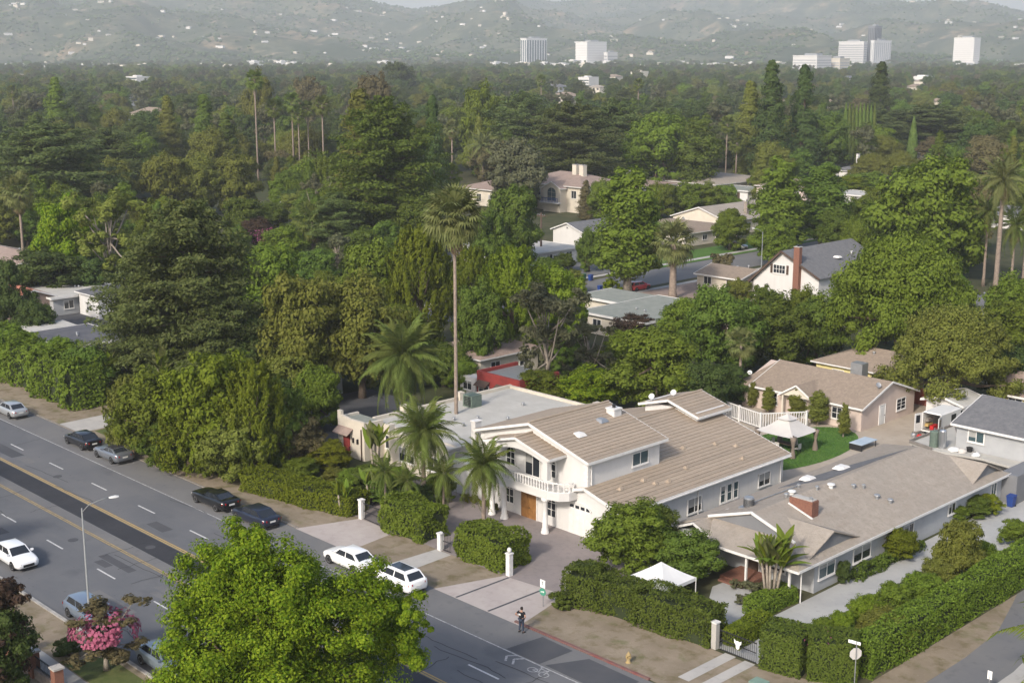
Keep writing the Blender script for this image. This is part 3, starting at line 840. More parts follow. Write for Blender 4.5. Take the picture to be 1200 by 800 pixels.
ro.slab([(-59.6, 78.7, 2.66), (-51.06, 78.7, 2.66), (-53.6, 81.75, 3.52), (-61.3, 81.75, 3.52), (-60.2, 80.0, 3.05)], th)
ro.slab([(-51.05, 112.1, 2.69), (-63.95, 112.1, 2.69), (-57.5, 107.0, zr)], th)
roof = ro.build('roof', M['shingle_brown'], lh)
# dark grey slab past the ridge; a gablet face's shade is in its colour
MB().slab([(-58.6, 93.5, zl(-58.6) + .05), (-58.3, 101.0, zl(-58.3) + .03), (-58.1, 106.2, zl(-58.1) + .03), (-60.4, 100.5, zl(-60.4) + .04), (-61.8, 95.5, zl(-61.8) + .04), (-62.2, 92.0, zl(-62.2) + .04)], .06).build('shade_patch', M['shingle_grey'], roof)
# gable ends over the skirt roofs
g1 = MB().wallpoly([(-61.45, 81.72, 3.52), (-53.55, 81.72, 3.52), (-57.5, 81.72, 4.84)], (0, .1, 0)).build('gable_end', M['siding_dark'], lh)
fa = MB()
fa.bar((-61.6, 81.55, 3.6), (-57.5, 81.55, 4.93), .12, .2); fa.bar((-53.4, 81.55, 3.55), (-57.5, 81.55, 4.93), .12, .2)
fa.bar((-51.03, 78.7, 2.66), (-51.03, 112.1, 2.64), .05, .2); fa.bar((-59.6, 78.67, 2.6), (-51.05, 78.67, 2.6), .05, .2)
fa.build('fascia', M['trim_white'], roof)
for (ya, yb, yc, za, zc, xb) in ((80.9, 87.7, 84.1, 2.98, 4.35, -51.85), (106.3, 111.6, 108.7, 2.98, 4.2, -51.9)):
    cg = MB()
    xi = -57.5 + (zr - zc) / P
    cg.slab([(xb + .25, ya - .15, za - .06), (xb + .25, yc, zc), (xi, yc, zc)], .1)
    cg.slab([(xb + .25, yc, zc), (xb + .25, yb + .15, za - .06), (xi, yc, zc)], .1)
    cg.build('cross_roof', M['shingle_brown'], lh)
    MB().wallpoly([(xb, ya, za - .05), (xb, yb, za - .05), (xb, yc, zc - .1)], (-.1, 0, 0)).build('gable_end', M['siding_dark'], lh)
sg = roof_gable(lh, -63.4, -60.0, 80.1, 84, 'y', 2.62, 3.35, .4, .35, .12, 'shingle_brown', name='front_roof')
for x, w_ in ((-59.5, .16), (-56.0, .16), (-52.1, .16)):
    MB().box(x - w_ / 2, x + w_ / 2, 79.0, 79.0 + w_, 0, 2.52).build('porch_post', M['trim_white'], lh)
stp = MB()
stp.box(-58.3, -55.7, 78.9, 81.6, 0, .34); stp.box(-58.1, -55.9, 78.4, 78.9, 0, .18)
stp.build('porch_step', M['brick'], lh)
door(lh, 'S', 81.6, -57.6, -56.6, .36, 2.4, 'wood_dark')
window(lh, 'S', 81.6, -55.9, -54.2, .9, 2.1); window(lh, 'S', 80.1, -62.6, -61.0, .7, 2.1, glass='glass_blue', cols=2)
MB().box(-56.2, -55.4, 81.5, 81.58, .36, 2.3).build('shutter', M['wood_dark'], lh)
for a, b, z0, z1 in ((82.2, 84.3, 1.0, 2.05), (87.0, 89.4, .95, 2.05), (94.6, 96.0, 1.2, 2.0), (101.9, 103.0, 1.2, 2.05), (109.6, 110.5, .9, 2.1)):
    window(lh, 'E', -51.6, a, b, z0, z1, glass='glass_blue' if a in (82.2, 109.6) else 'glass', cols=2)
MB().tube([(-51.3, 79.4, 0), (-51.3, 79.4, 2.6)], .05, 6).build('downpipe', M['trim_white'], lh)
# brick chimney, courses of brick and a leaning cap
ch = MB().box(-57.0, -54.9, 86.0, 86.9, 3.4, 5.3).build('chimney', M['brick'], lh)
for k in range(9):
    MB().box(-57.02, -54.88, 85.98, 86.92, 3.75 + k * .17, 3.86 + k * .17).build('brick_course', M['brick'], ch)
MB().box(-56.9, -55.0, 86.1, 86.8, 5.3, 5.36).build('cap', M['concrete'], ch)
MB().lathe((-55.3, 86.45, 5.36), [(.14, 0), (.14, .15), (.02, .22)], 8).build('flue', M['metal_grey'], ch)
fl = MB(); fl.bar((-57.0, 85.86, zl(-57.0) + .08), (-54.7, 85.86, zl(-54.7) + .08), .12, .1); fl.build('flashing', M['trim_white'], roof)
ac = MB().lathe((-59.9, 84.6, 4.05), [(.42, 0), (.42, .75), (.36, .8), (.36, .84)], 14).build('air_conditioner', M['metal_grey'], lh)
for k in range(9): MB().lathe((-59.9, 84.6, 4.1 + k * .075), [(.44, 0), (.44, .03)], 14).build('slat', M['metal_black'], ac)
MB().box(-60.5, -59.3, 84.0, 85.2, 3.9, 4.05).build('plinth', M['metal_grey'], ac)
MB().tube([(-60.3, 85.2, 4.05), (-60.0, 92.0, 4.15)], .05, 6).build('conduit', M['metal_grey'], lh)
for x, y, r in ((-58.2, 88.1, .2), (-58.0, 87.0, .12), (-56.9, 91.8, .2), (-57.2, 90.2, .1), (-56.0, 93.8, .13), (-55.6, 94.7, .1), (-54.2, 94.5, .16), (-53.3, 95.1, .15), (-52.3, 109.8, .12), (-59.5, 91.0, .1)):
    roof_vent(lh, x, y, zl(x) + .05, 'metal_grey' if r < .18 else 'metal_white', r, .3)
skylight(lh, -60.1, 98.6, zl(-60.1) + .06, .65); skylight(lh, -60.9, 94.6, zl(-60.9) + .06, .6)

# ---------------------------------------------------------------- pink house with porch gable
ph = thing('pink_house', 'pink stucco bungalow with brown hipped gable roof and porch gable behind the gazebo', 'house', (-80, 123, 0))
walls_gable(ph, -88.2, -72.6, 122.4, 133.4, 'x', 2.6, 4.45, 'stucco_pink')
r_ = roof_gable(ph, -86.6, -72.6, 122.4, 133.4, 'x', 2.62, 4.5, .45, .35, .14, 'shingle_tan', name='roof')
MB().slab([(-88.75, 121.95, 2.6), (-86.94, 121.95, 2.6), (-86.94, 127.9, 4.64), (-86.94, 133.85, 2.6), (-88.75, 133.85, 2.6)][:3] , .1).build('hip', M['shingle_tan'], r_)
pg = MB().wallpoly([(-82.2, 121.5, 2.5), (-78.3, 121.5, 2.5), (-80.2, 121.5, 3.75)], (0, .12, 0))
pg.box(-82.2, -82.0, 121.5, 121.7, 0, 2.5); pg.box(-78.5, -78.3, 121.5, 121.7, 0, 2.5)
pg.build('porch', M['stucco_cream'], ph)
roof_gable(ph, -82.2, -78.3, 121.6, 126.4, 'y', 2.6, 3.8, .4, .3, .12, 'shingle_tan', name='porch_roof')
door(ph, 'S', 122.4, -80.6, -79.6, 0, 2.2, 'trim_white')
window(ph, 'S', 122.4, -85.0, -83.4, .9, 2.15, rows=3, cols=3); window(ph, 'S', 122.4, -76.2, -74.4, .9, 2.1, rows=2, cols=3)
window(ph, 'S', 122.4, -78.0, -77.2, .9, 2.1, rows=2, cols=1)
window(ph, 'E', -72.6, 129.6, 131.4, 1.0, 2.2, rows=3, cols=2)
door(ph, 'E', -72.6, 126.0, 127.1, 0, 2.15, 'metal_white')
dish(ph, -72.9, 126.0, 4.1, -.6, 'metal_grey'); dish(ph, -88.4, 124, 3.1)
cb = MB().box(-79.6, -78.1, 131.2, 132.5, 3.0, 5.0).build('roof_unit', M['metal_grey'], ph)
# ---------------------------------------------------------------- beige flat-roofed house
fh = thing('flat_roof_house', 'beige stucco house with parapets, pale flat roof and arched red front door', 'house', (-97, 78, 0))
b = MB()
b.box(-105.5, -101.2, 77.7, 80.2, -.05, 3.55)
b.box(-103.0, -89.6, 80.2, 99.5, -.05, 3.35)
b.box(-98.5, -89.6, 78.6, 80.2, -.05, 3.3)
b.build('wall', M['stucco_beige'], fh)
p = MB()
p.wallpoly([(-105.5, 77.68, 3.55), (-101.2, 77.68, 3.55), (-101.2, 77.68, 3.95), (-101.9, 77.68, 3.95), (-103.6, 77.68, 3.9), (-104.9, 77.68, 4.1), (-104.9, 77.68, 4.5), (-105.5, 77.68, 4.5)], (0, .3, 0))
p.box(-103.02, -102.72, 80.2, 99.5, 3.35, 3.75); p.box(-89.9, -89.58, 78.6, 99.5, 3.35, 3.55); p.box(-102.72, -89.9, 99.2, 99.52, 3.35, 3.7); p.box(-98.5, -89.9, 78.58, 78.85, 3.3, 3.6)
p.box(-101.5, -101.18, 78.0, 80.1, 3.55, 3.85); p.box(-105.52, -105.2, 78.0, 80.2, 3.55, 3.85)
for x, y in ((-102.9, 84.3), (-89.75, 99.3), (-98.4, 78.7), (-102.9, 92)): p.box(x - .35, x + .35, y - .35, y + .35, 3.4, 4.25)
p.build('parapet', M['stucco_beige'], fh)
MB().box(-102.7, -89.92, 80.3, 99.18, 3.2, 3.42).build('roof', M['roof_pale'], fh)
MB().box(-105.2, -101.5, 78.0, 80.3, 3.4, 3.62).build('front_roof', M['roof_felt'], fh)
d_ = door(fh, 'S', 77.7, -104.6, -103.4, 0, 2.3, 'red_wall', 'stucco_beige')
aw = MB().slab([(-105.4, 76.9, 2.45), (-103.0, 76.9, 2.45), (-103.0, 77.72, 3.0), (-105.4, 77.72, 3.0)], .1).build('awning', M['roof_rose'], fh)
for x in (-102.9, -102.2): MB().box(x - .06, x + .06, 77.5, 77.72, 1.6, 2.1).build('wall_lamp', M['metal_black'], fh)
MB().tube([(-101.6, 77.6, 0), (-101.6, 77.6, 3.2)], .06, 6).build('downpipe', M['wood_dark'], fh)
window(fh, 'S', 80.2, -100.9, -99.2, 1.0, 2.3); window(fh, 'S', 78.6, -96.8, -94.6, 1.0, 2.3); window(fh, 'S', 78.6, -92.6, -90.8, 1.0, 2.3); window(fh, 'E', -89.6, 84, 86, 1.0, 2.2); window(fh, 'E', -89.6, 92, 94, 1.0, 2.2)
au = MB().box(-100.7, -99.3, 90.4, 91.8, 3.42, 4.7).build('air_conditioner', M['metal_green'], fh)
for k in range(6): MB().box(-100.5, -99.5, 90.36, 90.4, 3.6 + k * .17, 3.69 + k * .17).build('slat', M['metal_black'], au)
for x, y in ((-97.2, 86), (-95.8, 88), (-94.9, 85.2), (-93.5, 90), (-96.4, 95), (-92.5, 87)): roof_vent(fh, x, y, 3.45, 'metal_grey', .12, .3)
rg_ = thing('garden_gate_wall', 'dark red garden gate wall between the beige house and the white house', 'wall', (-89, 90.5, 0))
for k in range(9): MB().box(-93.4 + k * .57, -92.88 + k * .57, 90.4, 90.5, 0, 1.9).build('board', M['red_wall'], rg_)
MB().box(-93.4, -88.3, 90.5, 90.6, 1.5, 1.62).build('rail', M['wood_dark'], rg_)
# ---------------------------------------------------------------- red flat-roofed building behind
rb = thing('red_building', 'low dark red building with grey flat roof behind the tall palm', 'building', (-108, 100, 0))
MB().box(-110.7, -103.6, 101.6, 108.0, -.05, 3.2).build('wall', M['red_wall'], rb)
p = MB(); p.box(-110.7, -103.6, 101.58, 101.85, 3.2, 3.65); p.box(-103.9, -103.58, 101.85, 108.0, 3.2, 3.65); p.box(-110.72, -110.4, 101.85, 108, 3.2, 3.65); p.build('parapet', M['red_wall'], rb)
MB().box(-110.4, -103.9, 101.9, 107.9, 3.1, 3.28).build('roof', M['metal_grey'], rb)
for x in (-109.5, -106.4): MB().slab([(x - 1, 100.8, 2.1), (x + 1, 100.8, 2.1), (x + 1, 101.6, 2.6), (x - 1, 101.6, 2.6)], .06).build('awning', M['wood_dark'], rb); window(rb, 'S', 101.6, x - .8, x + .8, 1.0, 2.0)
MB().box(-113.4, -110.72, 101.4, 105, -.05, 2.7).build('annex', M['stucco_white'], rb)
window(rb, 'S', 101.4, -112.8, -111.4, 1.2, 2.2)
# ---------------------------------------------------------------- the other houses, each with its own walls, roof, windows
def house(label, x0, x1, y0, y1, ze, zr, kind='hip', wall='stucco_cream', roof='shingle_brown', name='house', cat='house', group=None, wins=True, chim=(), over=.5, vents=2, base=-.05):
    t = thing(name, label, cat, ((x0 + x1) / 2, y0, 0), group)
    if kind in ('x', 'y'):
        walls_gable(t, x0, x1, y0, y1, kind, ze, zr, wall, base); r = roof_gable(t, x0, x1, y0, y1, kind, ze, zr, over, .4, .15, roof)
    elif kind == 'hip':
        MB().box(x0, x1, y0, y1, base, ze).build('wall', M[wall], t); r = roof_hip(t, x0, x1, y0, y1, ze, zr, over, .15, roof)
    else:
        MB().box(x0, x1, y0, y1, base, ze).build('wall', M[wall], t)
        r = MB().box(x0 - over, x1 + over, y0 - over, y1 + over, ze, ze + .2).build('roof', M[roof], t)
        fa = MB(); o = over
        fa.box(x0 - o - .05, x1 + o + .05, y0 - o - .05, y0 - o, ze - .06, ze + .26); fa.box(x0 - o - .05, x1 + o + .05, y1 + o, y1 + o + .05, ze - .06, ze + .26)
        fa.box(x0 - o - .05, x0 - o, y0 - o, y1 + o, ze - .06, ze + .258); fa.box(x1 + o, x1 + o + .05, y0 - o, y1 + o, ze - .06, ze + .258)
        fa.build('fascia', M['trim_white'], r)
    if wins:
        for face, pos, a, b in (('S', y0, x0, x1), ('E', x1, y0, y1)):
            n = max(1, int((b - a) / 4.5))
            for k in range(n):
                c = a + (b - a) * (k + .5) / n
                if face == 'S' and k == n // 2 and n > 1: door(t, face, pos, c - .5, c + .5, 0, 2.1, 'wood_dark')
                else: window(t, face, pos, c - .75, c + .75, .95, min(2.15, ze - .35), cols=2)
                if ze > 4.6: window(t, face, pos, c - .6, c + .6, 3.7, min(ze - .4, 5.0), cols=2)
    for x, y, zt, m in chim: chimney(t, x, y, ze - .3, zt, .8, .9, m, 'concrete')
    for k in range(vents):
        u, v = rnd.uniform(.3, .7), rnd.uniform(.25, .75)
        roof_vent(t, x0 + (x1 - x0) * u, y0 + (y1 - y0) * v, (ze + zr) / 2 + (.25 if kind != 'flat' else -.1), 'metal_grey', .12, .5)
    return t


gg = house('grey garage block with dark grey shingle roof beside the white van', -59.5, -44, 118.0, 129.5, 4.5, 6.1, 'x', 'siding_grey', 'shingle_grey', 'garage', 'garage', wins=False, vents=3)
window(gg, 'S', 118.0, -58.2, -56.7, 3.05, 4.05, glass='glass_blue', fw=.12)
ZC = 2.1
cp = thing('carport', 'pale flat carport roof cluttered with tanks behind the long grey house', 'carport', (-58, 113, 0))
crn = [G(1066, 518, ZC), G(1119, 498, ZC), (-59.6, 119.2), (-59.6, 117.9), (-44.0, 117.9), (-44.0, 112.0), G(1186, 547, ZC), G(1150, 537, ZC), G(1092, 527, ZC)]
MB().slab([(x, y, ZC) for x, y in crn], .2).build('roof', M['roof_pale'], cp)
fa = MB()
for p, q in ((0, 1), (8, 0), (1, 2)): fa.bar((*crn[p], ZC + .1), (*crn[q], ZC + .1), .16, .3)
fa.build('fascia', M['wood_grey'], cp)
for x, y in ((crn[0][0] + .3, crn[0][1] + .2), (crn[1][0] + .2, crn[1][1] - .4), (crn[8][0], crn[8][1] + .4), (-52, 113.2)): MB().box(x - .08, x + .08, y - .08, y + .08, 0, ZC - .21).build('post', M['wood_grey'], cp)
for px, py, r, h, m, lab in ((1094, 523, .42, 1.5, 'metal_green', 'dark grey-green upright tank on the pale carport roof'), (1104, 525, .36, 1.75, 'steel', 'bright steel upright tank on the pale carport roof')):
    x, y = G(px, py, ZC)
    t = thing('tank', lab, 'tank', (x, y, ZC)); MB().lathe((x, y, ZC), [(r, 0), (r, h), (r * .8, h + .1), (.05, h + .16)], 14).build('shell', M[m], t); MB().tube([(x, y, ZC + h), (x, y, ZC + h + .4)], .05, 6).build('flue', M['metal_grey'], t)
x, y = G(1136, 529, ZC)
t = thing('bucket', 'black round bucket on the pale carport roof', 'bucket', (x, y, ZC)); MB().lathe((x, y, ZC), [(.24, 0), (.3, .42), (.26, .42), (.22, .06)], 12).build('body', M['rubber'], t); MB().lathe((x, y, ZC + .38), [(.3, 0), (.33, .02), (.33, .05), (.3, .06)], 12).build('rim', M['rubber'], t)
for px, py, s_, m, lab in ((1118, 528, .55, 'canvas_white', 'white crumpled sack on the carport roof nearest the tanks'), (1127, 530, .42, 'canvas_grey', 'grey crumpled sack on the carport roof between white sack and bucket'), (1144, 534, .4, 'canvas_white', 'white crumpled sack on the carport roof right of the black bucket'), (1162, 524, .45, 'wood_grey', 'grey board scrap lying on the carport roof')):
    x, y = G(px, py, ZC)
    mb = MB().lathe((x, y, ZC), [(s_, 0), (s_ * 1.1, .12), (s_ * .8, .3), (s_ * .3, .38)], 9)
    mb.v = [(a_ + rnd.uniform(-.12, .12), b_ + rnd.uniform(-.12, .12), c_) for a_, b_, c_ in mb.v]
    tag(origin_to(mb.build('board_scrap' if 'board' in lab else 'sack', M[m], None, True), (x, y, ZC)), lab, 'board' if 'board' in lab else 'sack')
house('pale yellow house with brown hip roof behind the pink house', -88, -75.6, 137.2, 146, 2.75, 4.6, 'hip', 'stucco_yellow', 'shingle_tan')
house('white garden shed with pale roof behind the van', -70.3, -66.2, 131.9, 136.4, 2.35, 2.9, 'y', 'stucco_white', 'roof_pale', 'shed', 'shed', vents=0)
house('yellow house with red-brown roof half hidden by the big oak', -66.0, -48, 139.6, 148, 2.6, 4.2, 'x', 'stucco_yellow', 'roof_rose')
# the mid-distance block
t = house('low white house with grey felt roof and white fascia by the red car', -129, -117.3, 139.2, 156.4, 2.8, 3.0, 'flat', 'stucco_cream', 'roof_felt', vents=3)
MB().box(-138.4, -129.5, 148.4, 156.3, -.05, 2.7).build('side_wall', M['stucco_cream'], t); MB().box(-138.9, -129.52, 147.9, 156.8, 2.7, 2.92).build('side_roof', M['roof_felt'], t)
f2 = MB(); f2.box(-138.95, -129.5, 147.84, 147.9, 2.62, 2.98); f2.box(-138.96, -138.9, 147.9, 156.8, 2.62, 2.98); f2.build('fascia', M['trim_white'], t)
house('low white flat-roofed building beside the utility pole', -193, -174, 170.5, 186.5, 2.7, 2.9, 'flat', 'stucco_white', 'roof_pale', 'building', 'building')
t = house('white gabled garage with grey roof by the tall green tree', -195.2, -186.8, 201.3, 214, 3.0, 4.5, 'y', 'stucco_white', 'shingle_grey', 'garage', 'garage', wins=False)
MB().tube([(-191.0, 201.28, 3.6), (-191.0, 201.05, 3.6)], .14, 8).build('vent', M['metal_grey'], t)
# the two-storey mansion with an arched entry
ms = thing('mansion', 'beige two-storey mansion with arched entry, blue balcony rail and twin chimneys', 'house', (-242, 240, 0))
MB().box(-264, -249, 237, 252, -.05, 4.2).build('wing_wall', M['stucco_cream'], ms); roof_hip(ms, -264, -249, 237, 252, 4.2, 6.6, .6, .2, 'roof_rose', name='wing_roof')
MB().box(-249, -226, 243, 259, -.05, 6.4).build('wall', M['stucco_cream'], ms); roof_hip(ms, -249, -226, 243, 259, 6.4, 9.2, .6, .2, 'roof_rose')
f = mapf('S', 240.6)
MB().wallpoly([(-236.8, 240.6, -.05), (-231.0, 240.6, -.05), (-231.0, 240.6, 6.0), (-233.9, 240.6, 7.5), (-236.8, 240.6, 6.0)], (0, 2.6, 0)).build('entry_wall', M['stucco_cream'], ms)
roof_gable(ms, -236.8, -231.0, 240.6, 247, 'y', 6.0, 7.5, .4, .3, .15, 'roof_rose', name='entry_roof')
arch_window(ms, 'S', 240.6, -235.4, -232.4, 2.7, 6.1, 'stucco_beige', 'glass_blue')
MB().box(-237.0, -230.6, 239.2, 240.6, 2.2, 2.5).build('balcony', M['stucco_white'], ms)
for k in range(13): MB().box(-236.9 + k * .51, -236.8 + k * .51, 239.25, 239.35, 2.5, 3.5).build('rail_bar', M['blue_plastic'], ms)
MB().box(-237, -230.6, 239.24, 239.36, 3.5, 3.62).build('handrail', M['blue_plastic'], ms)
for a in (-262, -257, -252.5): window(ms, 'S', 237, a - .8, a + .8, 1.2, 3.0)
for a in (-246, -241, -228.5): window(ms, 'S', 243, a - .8, a + .8, 3.6, 5.4)
for b in (246, 251, 256): window(ms, 'E', -226, b - .8, b + .8, 3.6, 5.4)
for x in (-234.4, -232.0): chimney(ms, x, 250, 7.4, 11.2, 1.4, 1.4, 'stucco_cream', 'concrete')
# west side of the street behind
house('cream bungalow with low brown roof facing the street lawn', -190, -171.6, 216, 234, 2.7, 4.3, 'hip', 'stucco_cream', 'shingle_tan', chim=((-174, 232, 5.4, 'stucco_beige'),))
house('cream gabled house with grey-brown roof and wide front gable', -191, -176, 236, 258, 3.2, 5.6, 'y', 'stucco_cream', 'shingle_brown', chim=((-178, 246, 6.6, 'stone'),))
house('long low pinkish-brown roofed house with two pale chimneys', -262, -238, 270, 296, 3.0, 4.9, 'hip', 'stucco_beige', 'roof_rose', chim=((-247, 285, 6.8, 'stucco_white'), (-259, 275, 8.6, 'stucco_white')))
house('wide grey-roofed house behind the clipped green trees', -262, -228, 300, 328, 3.0, 5.2, 'hip', 'stucco_beige', 'shingle_brown', chim=((-240, 312, 7.4, 'stucco_white'),))
house('small flat-roofed white garage beyond the clipped trees', -226, -214, 296, 306, 2.5, 2.8, 'flat', 'stucco_white', 'roof_felt', 'garage', 'garage')
# white gabled house with brick chimney
gh = thing('gabled_house', 'white steep-gabled house with dark roof, dark shutters and tall red brick chimney', 'house', (-123, 181, 0))
w = MB(); w.wallpoly([(-129, 181, -.05), (-116.4, 181, -.05), (-116.4, 181, 4.4), (-123.4, 181, 7.9), (-129, 181, 2.8)], (0, 20, 0)); w.build('wall', M['stucco_white'], gh)
ro = MB()
ro.slab([(-123.4, 180.4, 8.1), (-123.4, 201.4, 8.1), (-129.7, 201.4, 2.36), (-129.7, 180.4, 2.36)], .18); ro.slab([(-115.9, 180.4, 4.33), (-115.9, 201.4, 4.33), (-123.4, 201.4, 8.1), (-123.4, 180.4, 8.1)], .18)
r_ = ro.build('roof', M['shingle_grey'], gh)
fa = MB(); fa.bar((-123.4, 180.36, 8.0), (-129.7, 180.36, 2.26), .1, .34); fa.bar((-123.4, 180.36, 8.0), (-115.9, 180.36, 4.23), .1, .34); fa.build('fascia', M['wood_dark'], r_)
window(gh, 'S', 181, -125.1, -122.9, 4.3, 5.6, cols=4, rows=2, fw=.12)
for a in (-125.7, -122.6): MB().box(a, a + .4, 180.9, 181.0, 4.2, 5.7).build('shutter', M['wood_dark'], gh)
chimney(gh, -120.3, 180.6, -.05, 9.0, 1.05, .8, 'brick', 'concrete'); skylight(gh, -119.5, 191, 6.3, .6); roof_vent(gh, -120, 196, 6.5, 'metal_white')
house('low brown-roofed garage in front of the white gabled house', -140, -131, 180, 189, 2.5, 3.6, 'x', 'stucco_beige', 'shingle_tan', 'garage', 'garage')
house('dusky rose-roofed house among trees below the white gabled house', -118, -104, 152, 166, 2.7, 4.4, 'hip', 'stucco_beige', 'roof_rose')
# left group by the boulevard
house('white block house with dark grey hip roof beside the big cedar', -192, -185.8, 92.9, 105, 3.5, 4.6, 'hip', 'stucco_white', 'roof_dark')
house('dark grey flat-roofed building in front of the white block house', -172, -160.5, 75.4, 84, 2.3, 2.5, 'flat', 'siding_grey', 'roof_dark', 'building', 'building')
house('pale beige flat-roofed house with parapets beside the red-roofed house', -206, -192.8, 89, 99, 2.7, 2.9, 'flat', 'siding_grey', 'roof_pale')
house('red tile-roofed house with dull red walls at the end of the row', -219, -194, 82.9, 90, 2.9, 4.2, 'x', 'roof_rose', 'roof_red')
house('low pale flat-roofed house behind the beige one', -214, -198, 101, 112, 2.9, 3.1, 'flat', 'stucco_cream', 'roof_pale')
house('brown-roofed bungalow beyond the tall palm', -242, -224, 95, 108, 2.8, 4.6, 'x', 'stucco_cream', 'roof_rose')
c2 = thing('carport', 'pale grey open carport roof below the dark bushy tree', 'carport', (-174, 77, 0))
MB().slab([(-177.6, 76.6, 2.5), (-170.7, 76.6, 2.35), (-170.7, 83.2, 2.35), (-177.6, 83.2, 2.5)], .18).build('roof', M['roof_pale'], c2)
for x, y in ((-177.2, 77), (-171.1, 77), (-177.2, 82.8), (-171.1, 82.8)): MB().box(x - .07, x + .07, y - .07, y + .07, 0, 2.2).build('post', M['metal_white'], c2)
house('pale building glimpsed behind the round olive trees', -134, -124.5, 87.5, 92.5, 2.9, 3.1, 'flat', 'stucco_white', 'roof_pale', 'building', 'building')
house('grey-roofed house glimpsed right of the big cedar', -160, -149, 97.5, 108, 2.8, 3.6, 'hip', 'siding_grey', 'roof_felt')
house('brown-roofed house behind the beige flat-roofed house', -126, -117, 108, 118, 2.8, 4.6, 'hip', 'stucco_cream', 'roof_rose')
# farther roofs showing between the crowns
house('pink-walled two-storey house between the two tall street trees', -204, -189, 286, 299, 5.6, 7.4, 'hip', 'stucco_pink', 'roof_rose', chim=((-199, 291, 9.2, 'stucco_white'),))
house('white pillared pavilion with flat roof behind the small round tree', -192, -182, 302, 312, 3.2, 3.4, 'flat', 'stucco_white', 'roof_pale', 'building', 'building')
house('dark grey-roofed house with white chimney below the cypress row', -231, -213, 363, 382, 3.2, 5.6, 'hip', 'stucco_white', 'shingle_grey', chim=((-226, 370, 8, 'stucco_white'),))
house('grey-roofed house right of the cypress row', -262, -246, 446, 462, 3.2, 5.2, 'hip', 'stucco_white', 'shingle_grey')
house('red-brown roofed house in the trees beyond the slender palm', -216, -194, 421, 440, 3.4, 6.2, 'hip', 'stucco_cream', 'roof_rose')
house('white house with grey roof behind the palm group', -143, -134, 292, 306, 3.0, 4.4, 'x', 'stucco_white', 'shingle_grey')
house('grey-roofed bungalow behind the large rounded tree', -97, -86, 180, 192, 2.8, 4.2, 'hip', 'siding_grey', 'shingle_grey')
house('low grey-roofed house under the left hillside wood', -272, -256, 172, 186, 3.0, 4.4, 'hip', 'stucco_white', 'shingle_grey')

# ---------------------------------------------------------------- fences, walls, gates
vf = thing('vinyl_fence', 'white vinyl fence of rails and pickets in front of the pink house', 'fence', (-86, 119, 0))
run = [(-93.0, 119.0), (-90.6, 118.6), (-87.5, 117.2), (-84.0, 116.2), (-80.6, 115.4), (-77.6, 119.6)]
for (ax, ay), (bx, by) in zip(run, run[1:]):
    MB().box(ax - .09, ax + .09, ay - .09, ay + .09, 0, 1.9).build('post', M['trim_white'], vf)
    q = MB(); q.bar((ax, ay, 1.75), (bx, by, 1.75), .07, .12); q.bar((ax, ay, .25), (bx, by, .25), .07, .12); q.build('rail', M['trim_white'], vf)
    L_ = math.hypot(bx - ax, by - ay); n = int(L_ / .28)
    for k in range(1, n):
        x, y = ax + (bx - ax) * k / n, ay + (by - ay) * k / n
        MB().box(x - .035, x + .035, y - .035, y + .035, .2, 1.75).build('picket', M['trim_white'], vf)
MB().box(-77.69, -77.51, 119.5, 119.7, 0, 1.9).build('post', M['trim_white'], vf)
wf = thing('wooden_fence', 'red-brown board fence beside the pink house under the oak', 'fence', (-73, 138, 0))
for k in range(34):
    x = -76.5 + k * .36
    MB().box(x, x + .33, 137.0, 137.05 + .01 * (k % 2), 0, 1.9 + .05 * ((k * 7) % 3)).build('board', M['wood_fence'], wf)
for z in (.4, 1.5): MB().box(-76.5, -64.3, 137.07, 137.15, z, z + .1).build('rail', M['wood_dark'], wf)
bw = thing('garden_wall', 'low brown garden wall behind the white house', 'wall', (-92, 113, 0)); MB().box(-93.2, -86.5, 114.6, 114.9, 0, 1.7).build('wall_body', M['wood_grey'], bw); MB().box(-93.25, -86.45, 114.55, 114.95, 1.7, 1.8).build('coping', M['concrete'], bw)
for (x, y, lab, h) in ((-88.3, 67.3, 'white gate pillar beside the long hedge and banana plants', 1.7), (-77.9, 67.35, 'slim white gate pillar between the two clipped hedges', 1.4), (-70.05, 67.6, 'white gate pillar with ball cap at the forecourt entrance', 1.8), (-64.3, 68.2, 'plain white gate pillar beside the dark hedge', 1.8), (-51.0, 68.75, 'pale grey gate pillar by the black crest gate', 1.9)):
    t = thing('gate_pillar', lab, 'pillar', (x, y, 0))
    MB().box(x - .2, x + .2, y - .2, y + .2, 0, h).build('shaft', M['trim_white'] if x < -60 else M['concrete'], t); MB().box(x - .25, x + .25, y - .25, y + .25, h, h + .1).build('cap', M['trim_white'], t)
    if h == 1.8 and 'ball' in lab: MB().lathe((x, y, h + .12), [(.06, 0), (.16, .1), (.19, .22), (.14, .36), (.02, .42)], 10).build('ball', M['trim_white'], t, True)
